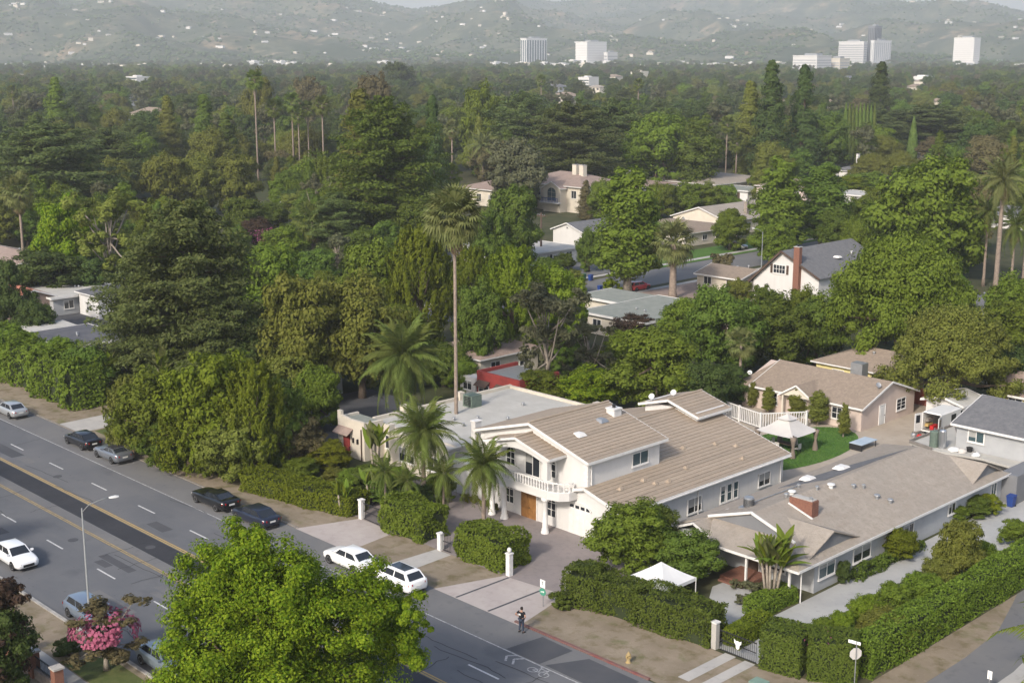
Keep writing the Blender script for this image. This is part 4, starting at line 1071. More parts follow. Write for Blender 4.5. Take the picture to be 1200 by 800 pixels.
def iron_gate(lab, a, b, h, crest=False):
    t = thing('iron_gate', lab, 'gate', ((a[0] + b[0]) / 2, (a[1] + b[1]) / 2, 0))
    q = MB(); q.bar((*a, .12), (*b, .12), .05, .06); q.bar((*a, h), (*b, h), .05, .06); q.bar((*a, h * .55), (*b, h * .55), .05, .05); q.build('frame', M['metal_black'], t)
    n = int(math.hypot(b[0] - a[0], b[1] - a[1]) / .16)
    for k in range(n + 1):
        x, y = a[0] + (b[0] - a[0]) * k / n, a[1] + (b[1] - a[1]) * k / n
        MB().tube([(x, y, .08), (x, y, h + .1)], .016, 4).build('bar', M['metal_black'], t)
    if crest:
        x, y = (a[0] + b[0]) / 2, (a[1] + b[1]) / 2
        pts = [(-.3, .34), (-.16, .22), (0, .26), (.16, .22), (.3, .34), (.28, .1), (.16, -.02), (.12, -.28), (0, -.34), (-.12, -.28), (-.16, -.02), (-.28, .1)]
        MB().wallpoly([(x + u, y - .05, h * .62 + v) for u, v in pts], (0, .03, 0)).build('crest', M['sign_white'], t)
iron_gate('black iron gate across the left driveway of the white house', (-88.0, 67.3), (-84.5, 67.2), 1.5)
iron_gate('narrow black iron gate between the two clipped hedges', (-77.6, 67.35), (-76.7, 67.4), 1.6)
iron_gate('black iron drive gate bearing a white crest', (-50.6, 68.75), (-47.6, 68.75), 1.5, True)
# brick garden wall with iron panels at the near corner
nw = thing('garden_wall', 'red brick garden wall with pillars and dark iron panels by the near pavement', 'wall', (-80, 32, 0))
for x in (-93, -89.6, -86.2, -82.8, -79.4, -76.0):
    q = MB().box(x - .3, x + .3, 33.2, 33.8, 0, 1.75).build('pillar', M['brick'], nw); MB().box(x - .37, x + .37, 33.13, 33.87, 1.75, 1.87).build('cap', M['concrete'], nw)
for x in (-92.7, -89.3, -85.9, -82.5, -79.1):
    MB().box(x, x + 2.8, 33.35, 33.65, 0, .7).build('plinth', M['stone'], nw)
    for k in range(14): MB().tube([(x + .1 + k * .2, 33.5, .7), (x + .1 + k * .2, 33.5, 1.55)], .02, 4).build('bar', M['metal_black'], nw)
    q = MB(); q.box(x, x + 2.8, 33.46, 33.54, 1.5, 1.56); q.box(x, x + 2.8, 33.46, 33.54, .8, .86); q.build('rail', M['metal_black'], nw)
# ================================================================ vehicles
PAINT = {}
def paint(c, metal=.3):
    k = (c, metal)
    if k not in PAINT: PAINT[k] = mk('car_paint_%d' % len(PAINT), c, rough=.35, metal=metal, spec=.5, coat=.8)
    return PAINT[k]


def wheel_parts(t, x, y, r, wd, side):
    n = 18
    o = MB()
    y0, y1 = y - side * wd, y
    ring = lambda yy, rr: [(x + rr * math.cos(2 * math.pi * k / n), yy, r + rr * math.sin(2 * math.pi * k / n)) for k in range(n)]
    prof = [(y0, r * .8), (y0, r), (y1 - side * .02, r), (y1, r * .93), (y1, r * .68)]
    for a, b in zip(prof, prof[1:]):
        A, B = ring(*a), ring(*b); o.add(A + B, [(k, (k + 1) % n, n + (k + 1) % n, n + k) for k in range(n)])
    o.add(ring(y0, r * .8), [tuple(range(n))])
    w = o.build('wheel', M['rubber'], t, True, False)
    q = MB(); yb = y1 - side * .035
    q.add(ring(yb, r * .68), [tuple(range(n))], 1)
    for k in range(5):
        a = 2 * math.pi * k / 5
        d = Vector((math.cos(a), 0, math.sin(a))); s_ = Vector((-math.sin(a), 0, math.cos(a)))
        c = Vector((x, yb + side * .02, r))
        q.add([c + d * .05 - s_ * .05, c + d * .05 + s_ * .05, c + d * r * .66 + s_ * .035, c + d * r * .66 - s_ * .035], [(0, 1, 2, 3)])
    rr0, rr1 = ring(yb + side * .025, r * .70), ring(yb + side * .025, r * .6)
    q.add(rr0 + rr1, [(k, (k + 1) % n, n + (k + 1) % n, n + k) for k in range(n)])
    q.build('rim', [M['steel'], M['metal_black']], w, False, False)


STY = {  # stations: (x/L from rear to front, half width, bottom, shoulder height)  cabin: belt x0,x1, roof x0,x1, heights
    'sedan': dict(st=[(-.5, .70, .42, .86), (-.485, .86, .32, .97), (-.42, .92, .26, 1.0), (-.28, .935, .22, 1.0), (0, .94, .2, .97), (.2, .935, .2, .96), (.36, .92, .22, .9), (.45, .87, .24, .82), (.485, .78, .28, .72), (.5, .62, .36, .62)], cab=(-.40, .25, -.23, .08), zr=1.46, belt=.95, wr=.62, wb=.84, wx=(-.3, .31)),
    'coupe': dict(st=[(-.5, .74, .45, .88), (-.485, .9, .32, 1.0), (-.42, .96, .26, 1.04), (-.28, .97, .22, 1.02), (0, .96, .2, .95), (.2, .96, .2, .95), (.38, .95, .22, .93), (.47, .9, .24, .86), (.495, .84, .28, .78), (.5, .74, .36, .66)], cab=(-.40, .16, -.2, .0), zr=1.38, belt=.95, wr=.6, wb=.84, wx=(-.29, .33)),
    'suv': dict(st=[(-.5, .72, .45, .98), (-.485, .88, .34, 1.08), (-.42, .95, .28, 1.1), (-.28, .965, .25, 1.09), (0, .96, .24, 1.06), (.2, .955, .24, 1.05), (.36, .94, .25, .99), (.45, .9, .27, .9), (.485, .82, .3, .8), (.5, .66, .38, .68)], cab=(-.465, .24, -.34, .08), zr=1.62, belt=1.05, wr=.62, wb=.86, wx=(-.29, .31)),
    'hatch': dict(st=[(-.5, .72, .42, .9), (-.485, .86, .32, 1.0), (-.42, .9, .26, 1.02), (-.28, .91, .22, 1.0), (0, .91, .2, .98), (.2, .9, .2, .97), (.36, .88, .22, .91), (.45, .83, .24, .84), (.485, .76, .28, .74), (.5, .6, .36, .62)], cab=(-.475, .27, -.36, .06), zr=1.5, belt=.97, wr=.6, wb=.82, wx=(-.31, .32)),
}


def car(label, x, y, heading, style, col, L=4.9, name='parked_car', cat='car', group='cars parked along the boulevard', roofmat=None, metal=.3, k=1.06, sunroof=False, glass='glass'):
    s_ = STY[style]
    t = thing(name, label, cat, (x, y, 0), group, heading)
    L *= k
    pm = paint(col, metal)
    mb = MB(); rings = []
    for fx, w, zb, zs in s_['st']:
        w *= k; zb *= k; zs *= k; X = fx * L
        half = [(0, zb), (w * .86, zb), (w * .97, zb + .12), (w, zb + (zs - zb) * .45), (w * .985, zs - .17), (w * .93, zs - .03), (w * .78, zs), (w * .4, zs + .025), (0, zs + .03)]
        rings.append([(X, a, b) for a, b in half] + [(X, -a, b) for a, b in half[-2:0:-1]])
    n = len(rings[0])
    for r_ in rings: mb.v += r_
    for i in range(len(rings) - 1):
        for j in range(n):
            mb.f.append((i * n + j, i * n + (j + 1) % n, (i + 1) * n + (j + 1) % n, (i + 1) * n + j)); mb.m.append(0)
    mb.f.append(tuple(range(n - 1, -1, -1))); mb.m.append(0)
    e = (len(rings) - 1) * n; mb.f.append(tuple(range(e, e + n))); mb.m.append(0)
    body = mb.build('body', pm, t, True, False)
    # cabin
    a0, a1, b0, b1 = [v * L for v in s_['cab']]
    zb, zr, wb, wr = s_['belt'] * k, s_['zr'] * k, s_['wb'] * k, s_['wr'] * k
    base = [(a0, -wb, zb), (a1, -wb * .93, zb - .02), (a1, wb * .93, zb - .02), (a0, wb, zb)]
    base[0] = (a0, -wb * .92, zb); base[3] = (a0, wb * .92, zb)
    mid = (a0 + a1) / 2
    up = [(b0 - .1, -wr - .05, zr - .06), (b1 + .12, -wr - .05, zr - .06), (b1 + .12, wr + .05, zr - .06), (b0 - .1, wr + .05, zr - .06)]
    tp = [(b0 + .08, -wr + .1, zr), (b1 - .06, -wr + .1, zr), (b1 - .06, wr - .1, zr), (b0 + .08, wr - .1, zr)]
    c = MB()
    c.add(base + up, [(0, 1, 5, 4), (1, 2, 6, 5), (2, 3, 7, 6), (3, 0, 4, 7)])
    c.build('cabin', pm, t, False, False)
    rf = MB(); cen = ((b0 + b1) / 2, 0, zr + .03)
    rf.add(up + tp + [cen], [(0, 1, 5, 4), (1, 2, 6, 5), (2, 3, 7, 6), (3, 0, 4, 7), (4, 5, 8), (5, 6, 8), (6, 7, 8), (7, 4, 8)])
    rf.build('roof', roofmat or pm, t, True, False)
    def pane(name, q, iu0, iu1, iv0, iv1, m=glass):
        q = [Vector(p) for p in q]
        bl = lambda u, v: (q[0].lerp(q[1], u)).lerp(q[3].lerp(q[2], u), v)
        nn = (q[1] - q[0]).cross(q[3] - q[0]).normalized()
        ctr = bl(.5, .5)
        if nn.dot(ctr - Vector((mid, 0, zb))) < 0: nn = -nn
        pts = [bl(iu0, iv0), bl(iu1, iv0), bl(iu1, iv1), bl(iu0, iv1)]
        g_ = MB().wallpoly([p + nn * .012 for p in pts], tuple(-nn * .03))
        return g_.build(name, M[m] if isinstance(m, str) else m, t, False, False)
    rm = roofmat
    pane('windscreen', [base[1], base[2], up[2], up[1]], .06, .94, .04, .95)
    pane('rear_window', [base[3], base[0], up[0], up[3]], .08, .92, .12, .92)
    for sd, q in (('l', [base[0], base[1], up[1], up[0]]), ('r', [base[3], base[2], up[2], up[3]])):
        pane('side_window', q, .09, .49, .1, .92); pane('side_window', q, .53, .92, .1, .92)
    if sunroof:
        MB().box(b0 + .25, b1 - .12, -wr + .18, wr - .18, zr + .0, zr + .035).build('sunroof', M[glass], t, False, False)
    # wheels with dark arches
    r = .335 * k
    for fx in s_['wx']:
        wst = np.interp(fx, [q[0] for q in s_['st']], [q[1] for q in s_['st']]) * k
        for sd in (-1, 1):
            m_ = MB(); nn = 14
            ring = [(fx * L + r * 1.17 * math.cos(math.pi * (j / (nn - 1)) * 1.24 - .38), sd * (wst + .004), r + r * 1.17 * math.sin(math.pi * (j / (nn - 1)) * 1.24 - .38)) for j in range(nn)]
            m_.wallpoly(ring, (0, -sd * .12, 0)); m_.build('wheel_arch', M['rubber'], t, False, False)
            wheel_parts(t, fx * L, sd * (wst + .018), r, .22, sd)
    zs = s_['st'][-2][3] * k
    for sd in (-1, 1):
        w = s_['st'][-2][1] * k
        h = MB().wallpoly([(L * .462, sd * w * 1.06, zs - .02), (L * .497, sd * w * .7, zs - .06), (L * .5, sd * w * .7, zs - .2), (L * .468, sd * w * 1.07, zs - .16)], (.02, sd * .012, .015)); h.build('headlight', M['lamp_clear'], t, False, False)
        zt = s_['st'][1][3] * k; w = s_['st'][1][1] * k
        h = MB().wallpoly([(-L * .475, sd * w * 1.03, zt - .1), (-L * .502, sd * w * .62, zt - .12), (-L * .502, sd * w * .62, zt - .27), (-L * .478, sd * w * 1.04, zt - .26)], (-.015, sd * .012, 0)); h.build('tail_light', M['tail_red'], t, False, False)
        MB().add([(a1 - .35, sd * (wb + .0), zb + .02), (a1 - .18, sd * (wb + .0), zb + .02), (a1 - .15, sd * (wb + .2), zb + .06), (a1 - .3, sd * (wb + .2), zb + .06), (a1 - .35, sd * wb, zb + .17), (a1 - .18, sd * wb, zb + .17), (a1 - .15, sd * (wb + .2), zb + .2), (a1 - .3, sd * (wb + .2), zb + .2)], [(0, 1, 2, 3), (4, 5, 6, 7), (0, 1, 5, 4), (1, 2, 6, 5), (2, 3, 7, 6), (3, 0, 4, 7)]).build('mirror', pm, t, False, False)
    MB().box(-L * .5 - .02, -L * .5 + .05, -.27, .27, .62 * k, .76 * k).build('number_plate', M['plate'], t, False, False)
    MB().box(L * .485, L * .503, -.45, .45, .36 * k, .56 * k).build('grille', M['metal_black'], t, False, False)
    MB().box(-L * .49, L * .48, -.7, .7, .17, .3).build('underbody', M['rubber'], t, False, False)
    return t


PI = math.pi
car('silver sedan parked at the far end of the kerb beside bare dirt', -142.6, 60.0, PI, 'sedan', (.5, .51, .51), metal=.6)
car('glossy black sedan with pale wheels parked just ahead of the grey convertible', -125.9, 60.2, PI, 'sedan', (.008, .008, .011))
car('grey convertible with black soft top parked beside a person in white', -119.4, 60.2, PI, 'coupe', (.22, .24, .27), 4.6, roofmat=M['rubber'], metal=.6)
car('matt black muscle coupe parked alone beside the long hedge', -100.3, 60.1, PI, 'coupe', (.007, .008, .009), 5.1)
car('dark blue sedan half hidden behind the bright green tree top', -94.0, 60.2, PI, 'sedan', (.012, .017, .035))
car('white sedan with front wheel showing left of the tree branches', -80.3, 60.0, PI, 'sedan', (.75, .75, .74), metal=0)
car('white sports SUV with dark sunroof and red tail lights', -74.6, 60.1, PI, 'suv', (.78, .78, .77), 4.8, sunroof=True, metal=0)
car('white sedan with dark front grille driving by the near kerb', -99.6, 41.2, 0, 'sedan', (.75, .76, .77), metal=0)
car('blue-grey hatchback parked under the street lamp', -85.2, 40.3, 0, 'hatch', (.2, .25, .32), 4.4, metal=.5)
car('pale blue-grey sedan parked beside the lawn and the bright tree', -74.6, 40.3, 0, 'sedan', (.22, .27, .32), 4.7, metal=.5)
car('dark sedan parked in the shaded yard behind the hedge', -106.8, 74.6, PI * .95, 'sedan', (.03, .035, .045), group=None)
car('bright red hatchback parked in the street behind', -145.4, 170.8, PI / 2, 'hatch', (.4, .01, .015), 4.5, metal=.1, group=None)
car('silver car parked in the driveway under the street trees behind', -163, 222, 0, 'sedan', (.4, .41, .42), group=None, metal=.5)
car('white car parked far up the street behind', -145.6, 262, PI / 2, 'sedan', (.7, .7, .7), group=None, metal=0)
# ---------------------------------------------------------------- white van with open back doors
v = thing('van', 'white work van with its rear doors open and tools inside', 'van', (-66.4, 125.9, 0))
mb = MB()
mb.box(-67.5, -65.35, 126.0, 129.9, .45, .6); mb.box(-67.5, -67.42, 126.0, 129.9, .6, 2.5); mb.box(-65.43, -65.35, 126.0, 129.9, .6, 2.5); mb.box(-67.42, -65.43, 129.8, 129.9, .6, 2.5)
mb.build('cargo_body', M['metal_white'], v)
mb = MB(); mb.add([(-67.5, 125.98, 2.5), (-65.35, 125.98, 2.5), (-65.35, 130.3, 2.5), (-67.5, 130.3, 2.5), (-67.3, 126.05, 2.66), (-65.55, 126.05, 2.66), (-65.55, 130.0, 2.66), (-67.3, 130.0, 2.66)], [(0, 1, 5, 4), (1, 2, 6, 5), (2, 3, 7, 6), (3, 0, 4, 7), (4, 5, 6, 7), (3, 2, 1, 0)]); mb.build('roof', M['metal_white'], v)
mb = MB(); mb.wallpoly([(-67.5, 129.9, .45), (-67.5, 131.9, .45), (-67.5, 131.95, 1.1), (-67.5, 131.3, 1.35), (-67.5, 130.5, 2.45), (-67.5, 129.9, 2.49)], (2.15, 0, 0)); mb.build('cab', M['metal_white'], v)
MB().wallpoly([(-67.35, 131.32, 1.4), (-65.5, 131.32, 1.4), (-65.6, 130.55, 2.4), (-67.25, 130.55, 2.4)], (0, .03, .03)).build('windscreen', M['glass'], v)
MB().wallpoly([(-65.34, 130.2, 1.4), (-65.34, 131.1, 1.4), (-65.34, 130.5, 2.3), (-65.34, 130.2, 2.3)], (.02, 0, 0)).build('side_window', M['glass'], v)
MB().box(-65.36, -65.33, 128.2, 129.2, 1.4, 2.2).build('side_window', M['glass'], v)
MB().box(-67.42, -65.43, 126.0, 129.8, .601, .63).build('load_floor', M['wood_grey'], v)
for x, s_ in ((-67.5, -1), (-65.35, 1)):
    dd = MB(); dd.wallpoly([(x, 126.0, .5), (x + s_ * .25, 124.95, .5), (x + s_ * .25, 124.95, 2.45), (x, 126.0, 2.45)], (s_ * .07, .02, 0)); dd = dd.build('rear_door', M['metal_white'], v)
    MB().wallpoly([(x + s_ * .06, 125.75, 1.4), (x + s_ * .21, 125.1, 1.4), (x + s_ * .21, 125.1, 2.25), (x + s_ * .06, 125.75, 2.25)], (s_ * .08, .022, 0)).build('pane', M['glass'], dd)
for x, sd in ((-67.5, -1), (-65.35, 1)):
    for y in (127.0, 131.0):
        w_ = MB(); w_.tube([(x - sd * .2, y, .36), (x + sd * .03, y, .36)], .36, 16); w_ = w_.build('wheel', M['rubber'], v); q = MB(); q.tube([(x, y, .36), (x + sd * .045, y, .36)], .21, 12); q.build('rim', M['steel'], w_)
for k, (x, z0, z1, m) in enumerate(((-67.3, .9, 1.2, 'yellow_line'), (-67.3, 1.45, 1.8, 'wood_grey'), (-66.7, .64, 1.1, 'red_plastic'), (-65.75, .9, 1.3, 'metal_grey'), (-65.75, 1.5, 1.9, 'canvas_white'))):
    MB().box(x - .1, x + .32, 126.4, 127.4, z0, z1).build('tool_box', M[m], v)
for k, (x, m, lab) in enumerate(((-66.9, 'red_plastic', 'red tool bag set down behind the open van'), (-67.6, 'metal_grey', 'grey tool case set down left of the open van'))):
    t = thing('tool_bag', lab, 'bag', (x, 124.6, 0)); MB().lathe((x, 124.6, 0), [(.3, 0), (.33, .1), (.32, .34), (.22, .46), (.05, .48)], 8).build('body', M[m], t); MB().tube([(x - .18, 124.6, .44), (x - .12, 124.6, .62), (x + .12, 124.6, .62), (x + .18, 124.6, .44)], .025, 5).build('handle', M['rubber'], t)

# ================================================================ people
def person(label, x, y, face, H, top, legs, pose):
    t = thing('person', label, 'person', (x, y, 0), None, face)
    s_ = H / 1.75
    J = {'pel': (0, 0, .95), 'spi': (0, .01, 1.15), 'che': (0, .0, 1.36), 'nek': (0, .01, 1.5), 'hd0': (0, .03, 1.58), 'hd': (0, .045, 1.66),
         'shl': (-.19, 0, 1.42), 'shr': (.19, 0, 1.42), 'hpl': (-.1, 0, .9), 'hpr': (.1, 0, .9),
         'knl': (-.13, .03, .5), 'knr': (.13, .02, .5), 'anl': (-.16, -.02, .09), 'anr': (.15, -.03, .09), 'tol': (-.19, .14, .04), 'tor': (.19, .13, .04)}
    if pose == 'akimbo':
        J.update(ell=(-.42, -.12, 1.22), elr=(.42, -.12, 1.22), wrl=(-.22, .06, 1.05), wrr=(.22, .06, 1.05))
    else:
        J.update(ell=(-.25, -.02, 1.14), elr=(.25, .05, 1.15), wrl=(-.24, .1, .92), wrr=(.17, .26, 1.12))
    Rd = dict(pel=.135, spi=.125, che=.145, nek=.055, hd0=.06, hd=.06, shl=.075, shr=.075, hpl=.1, hpr=.1, knl=.068, knr=.068, anl=.045, anr=.045, tol=.035, tor=.035, ell=.045, elr=.045, wrl=.032, wrr=.032)
    Eg = [('pel', 'spi'), ('spi', 'che'), ('che', 'nek'), ('nek', 'hd0'), ('hd0', 'hd'), ('che', 'shl'), ('che', 'shr'), ('shl', 'ell'), ('shr', 'elr'), ('ell', 'wrl'), ('elr', 'wrr'), ('pel', 'hpl'), ('pel', 'hpr'), ('hpl', 'knl'), ('hpr', 'knr'), ('knl', 'anl'), ('knr', 'anr'), ('anl', 'tol'), ('anr', 'tor')]
    def skin(name, keys, grow, mat, extra=(), root=None):
        ks = [k for k in J if k in keys]
        P = [tuple(c * s_ for c in J[k]) for k in ks]; RR = [Rd[k] * s_ + grow for k in ks]
        ed = [(ks.index(a), ks.index(b)) for a, b in Eg if a in ks and b in ks]
        for chain, rads, at in extra:
            prev = ks.index(at)
            for p, r in zip(chain, rads):
                P.append(tuple(c * s_ for c in p)); RR.append(r * s_); ed.append((prev, len(P) - 1)); prev = len(P) - 1
        me = bpy.data.meshes.new(name); me.from_pydata(P, ed, []); me.update()
        o = link(name, me, t); me.materials.append(mat)
        me.skin_vertices or o.modifiers.new('skin', 'SKIN')
        if not o.modifiers: o.modifiers.new('skin', 'SKIN')
        sv = me.skin_vertices[0].data
        for i, r in enumerate(RR): sv[i].radius = (r, r)
        for i in range(len(P)): sv[i].use_root = (i == (ks.index(root) if root in ks else 0))
        o.modifiers[0].use_smooth_shade = True
        ss = o.modifiers.new('sub', 'SUBSURF'); ss.levels = ss.render_levels = 1
        return o
    hands = []
    for sd, w, e in ((-1, 'wrl', 'ell'), (1, 'wrr', 'elr')):
        wv, ev = Vector(J[w]), Vector(J[e]); d = (wv - ev).normalized(); q = d.cross(Vector((0, 0, 1))).normalized(); nn = q.cross(d)
        palm = wv + d * .07
        hands.append(([tuple(palm)], [.03], w))
    body = skin('body', set(J), 0, M['skin'], hands, 'pel')
    # separate fingers and thumb, each a short bent chain
    for sd, w, e in ((-1, 'wrl', 'ell'), (1, 'wrr', 'elr')):
        wv, ev = Vector(J[w]), Vector(J[e]); d = (wv - ev).normalized(); q = d.cross(Vector((0, 0, 1))).normalized(); nn = q.cross(d).normalized()
        fm = MB()
        for k in range(4):
            b = wv + d * .085 + q * (k - 1.5) * .018; ln = (.062, .075, .07, .052)[k]
            fm.tube([b * s_, (b + d * ln * .5 + nn * -.008) * s_, (b + d * ln * .85 - nn * .03) * s_], [.009 * s_, .008 * s_, .006 * s_], 5)
        b = wv + d * .04 + q * .03 * sd; fm.tube([b * s_, (b + q * .025 * sd + d * .03) * s_, (b + q * .028 * sd + d * .055) * s_], [.011 * s_, .009 * s_, .007 * s_], 5)
        fm.build('fingers', M['skin'], body, True, False)
    skin('shirt', {'spi', 'che', 'shl', 'shr', 'pel'} | ({'ell', 'elr'} if top == 'cloth_white' else set()), .034, M[top], [] if top == 'cloth_white' else [([tuple(Vector(J['shl']).lerp(Vector(J['ell']), .6))], [.07], 'shl'), ([tuple(Vector(J['shr']).lerp(Vector(J['elr']), .6))], [.065], 'shr')], 'spi')
    skin('trousers', {'pel', 'hpl', 'hpr', 'knl', 'knr', 'anl', 'anr'}, .014, M[legs], (), 'pel')
    if top == 'cloth_black': MB().box(-.075, .075, -.225, -.19, 1.27 * s_, 1.38 * s_).build('back_print', M['cloth_white'], t, False, False)
    for sd, a, b in ((-1, 'anl', 'tol'), (1, 'anr', 'tor')):
        p, q = Vector(J[a]) * s_, Vector(J[b]) * s_
        MB().tube([(p.x, p.y - .06, .05), (p.x, p.y, .055), (q.x, q.y, .045), (q.x + .01 * sd, q.y + .05, .035)], [.05, .055, .05, .03], 8).build('shoe', M['rubber'], t, True, False)
    # head with face, ears, hair
    hc = Vector((0, .05, 1.665)) * s_
    h = MB(); n = 12
    prof = [(-.115, .045), (-.09, .06), (-.05, .074), (0, .08), (.05, .078), (.085, .06), (.108, .03), (.116, .005)]
    for zz, r in prof:
        for k in range(n):
            a = 2 * math.pi * k / n; yy = r * 1.18 * math.sin(a) + (.012 if zz < -.05 else 0)
            h.v.append((hc.x + r * math.cos(a) * s_, hc.y + yy * s_, hc.z + zz * s_))
    for i in range(len(prof) - 1):
        for k in range(n): h.f.append((i * n + k, i * n + (k + 1) % n, (i + 1) * n + (k + 1) % n, (i + 1) * n + k)); h.m.append(0)
    h.f.append(tuple(range((len(prof) - 1) * n, len(prof) * n))); h.m.append(0)
    fy = hc.y + .09 * s_
    h.add([(hc.x - .012, fy, hc.z - .03), (hc.x + .012, fy, hc.z - .03), (hc.x, fy + .028, hc.z - .028), (hc.x, fy + .0, hc.z + .02)], [(0, 1, 2), (0, 2, 3), (1, 3, 2)])
    for sd in (-1, 1): h.box(hc.x + sd * .078 - .008, hc.x + sd * .078 + .008, hc.y - .02, hc.y + .015, hc.z - .03, hc.z + .03)
    hd = h.build('head', M['skin'], body, True, False)
    for sd in (-1, 1): MB().box(hc.x + sd * .03 - .012, hc.x + sd * .03 + .012, fy - .012, fy + .004, hc.z + .005, hc.z + .017).build('eye', M['metal_black'], body, False, False)
    MB().box(hc.x - .022, hc.x + .022, fy - .012, fy + .004, hc.z - .058, hc.z - .05).build('mouth', M['red_wall'], body, False, False)
    hr = MB()
    for zz, r in ((-.06, .08), (0, .09), (.05, .09), (.09, .075), (.118, .045), (.13, .01)):
        for k in range(n):
            a = 2 * math.pi * k / n; yy = r * 1.15 * math.sin(a) - .016 - (.03 if math.sin(a) > .3 and zz < .06 else 0)
            hr.v.append((hc.x + r * math.cos(a) * s_, hc.y + yy * s_, hc.z + zz * s_))
    for i in range(5):
        for k in range(n): hr.f.append((i * n + k, i * n + (k + 1) % n, (i + 1) * n + (k + 1) % n, (i + 1) * n + k)); hr.m.append(0)
    hr.build('hair', M['hair'], body, True, False)
    return t


pb = person('person in black T-shirt and dark trousers standing hands on hips on the driveway edge', -62.05, 61.05, R(10), 1.88, 'cloth_black', 'cloth_jean', 'akimbo')
person('person in white shirt and pale trousers walking beside the grey convertible', *G(157.5, 537), R(150), 1.75, 'cloth_white', 'cloth_khaki', 'walk')

# ================================================================ street furniture
def street_lamp(label, x, y, h, arm, ang, m='lamp_grey', grp=None):
    t = thing('street_lamp', label, 'street lamp', (x, y, 0), grp)
    MB().lathe((x, y, 0), [(.15, 0), (.15, .25), (.085, .32), (.05, h)], 10).build('pole', M[m], t, True)
    dx, dy = math.cos(ang), math.sin(ang)
    MB().tube([(x, y, h - .3), (x + dx * arm * .25, y + dy * arm * .25, h + .15), (x + dx * arm * .7, y + dy * arm * .7, h + .38), (x + dx * arm, y + dy * arm, h + .42)], .035, 7).build('arm', M[m], t, True)
    c = Vector((x + dx * arm, y + dy * arm, h + .4))
    q = MB(); sx = Vector((dx, dy, 0)); sy = Vector((-dy, dx, 0))
    pr_ = [(-.1, .05, .05), (.1, .14, .08), (.4, .16, .09), (.62, .1, .05)]
    for a, w, hh in pr_:
        for u, v_ in ((-1, -.3), (1, -.3), (.7, 1), (-.7, 1)): q.v.append(tuple(c + sx * a + sy * w * u + Vector((0, 0, hh * v_))))
    for i in range(3):
        for k in range(4): q.f.append((i * 4 + k, i * 4 + (k + 1) % 4, i * 4 + 4 + (k + 1) % 4, i * 4 + 4 + k)); q.m.append(0)
    q.f += [(3, 2, 1, 0), (12, 13, 14, 15)]; q.m += [0, 0]
    hd = q.build('lamp_head', M['metal_white'], t)
    MB().box(c.x - .0, c.x + .01, c.y, c.y + .01, c.z - .06, c.z - .05)
    g_ = MB(); g_.add([tuple(c + sx * a + sy * b + Vector((0, 0, -.04))) for a, b in ((.1, -.1), (.45, -.1), (.45, .1), (.1, .1))], [(0, 1, 2, 3)]); g_.build('lens', M['lamp_clear'], hd)
    return t
x, y = G(105.5, 729)
street_lamp('tall grey street lamp beside the near kerb and the blue-grey hatchback', x, y, 8.6, 2.0, R(78))
street_lamp('slim white street lamp on the pavement of the street behind', -141.3, 200.5, 7.6, 1.8, R(180))
up = thing('utility_pole', 'dark brown wooden utility pole behind the white flat-roofed building', 'utility pole', (-172, 176, 0))
x, y = G(634, 306)
up.location = (x, y, 0); WO[up.name] = Vector((x, y, 0))
MB().lathe((x, y, 0), [(.24, 0), (.16, 9.4)], 10).build('post', M['wood_dark'], up, True); MB().box(x - 1.1, x + 1.1, y - .07, y + .07, 8.7, 8.9).build('crossarm', M['wood_dark'], up)
for k in (-.9, -.4, .4, .9): MB().lathe((x + k, y, 8.9), [(.05, 0), (.07, .1), (.03, .2)], 6).build('insulator', M['metal_grey'], up)
t = thing('street_sign', 'small white and green street sign on a thin post by the red kerb', 'sign', (-64.1, 65.3, 0))
MB().tube([(-64.1, 65.3, 0), (-64.1, 65.3, 2.05)], .03, 6).build('post', M['metal_grey'], t)
w_ = MB().box(-64.36, -63.86, 65.24, 65.27, 1.5, 2.1).build('white_plate', M['sign_white'], t)
q = MB(); q.box(-64.2, -64.02, 65.225, 65.24, 1.92, 2.0); q.box(-64.14, -64.08, 65.225, 65.24, 1.7, 1.92); q.build('print', M['metal_grey'], w_)
g_ = MB().wallpoly([(-64.11 + .33 * math.cos(k * PI / 5), 65.24, 1.17 + .3 * math.sin(k * PI / 5)) for k in range(10)], (0, .03, 0)).build('green_plate', M['sign_green'], t)
q = MB(); q.bar((-64.28, 65.23, 1.14), (-63.95, 65.23, 1.24), .02, .06); q.bar((-63.95, 65.23, 1.24), (-64.05, 65.23, 1.12), .02, .05); q.build('print', M['sign_white'], g_)
x, y = G(1000.5, 812)
t = thing('stop_sign', 'back of an octagonal road sign with a street name blade on its pole', 'sign', (x, y, 0))
h = HZ(x, y, 766); top = HZ(x, y, 753)
MB().tube([(x, y, 0), (x, y, top + .1)], .035, 7).build('post', M['metal_grey'], t)
fx, fy = math.cos(R(-35)), math.sin(R(-35))
def oct_(r, off): return [(x + fx * off - fy * r * math.cos(PI / 8 + k * PI / 4), y + fy * off + fx * r * math.cos(PI / 8 + k * PI / 4), h + r * math.sin(PI / 8 + k * PI / 4)) for k in range(8)]
MB().wallpoly(oct_(.42, -.06), (-fx * .015, -fy * .015, 0)).build('plate', M['canvas_grey'], t)
MB().bar((x - .55, y - .08, top), (x + .25, y + .05, top), .03, .2).build('name_blade', M['sign_white'], t)
x, y = G(1158, 815)
t = thing('marker_post', 'small white marker plate on a short post by the alley', 'sign', (x, y, 0)); hh = HZ(x, y, 790)
MB().tube([(x, y, 0), (x, y, hh)], .03, 6).build('post', M['metal_grey'], t); MB().bar((x, y, hh - .3), (x, y, hh + .25), .3, .04).build('plate', M['sign_white'], t)
x, y = G(736.5, 776)
t = thing('fire_hydrant', 'faded yellow fire hydrant on the dry verge behind the red kerb', 'hydrant', (x, y, 0))
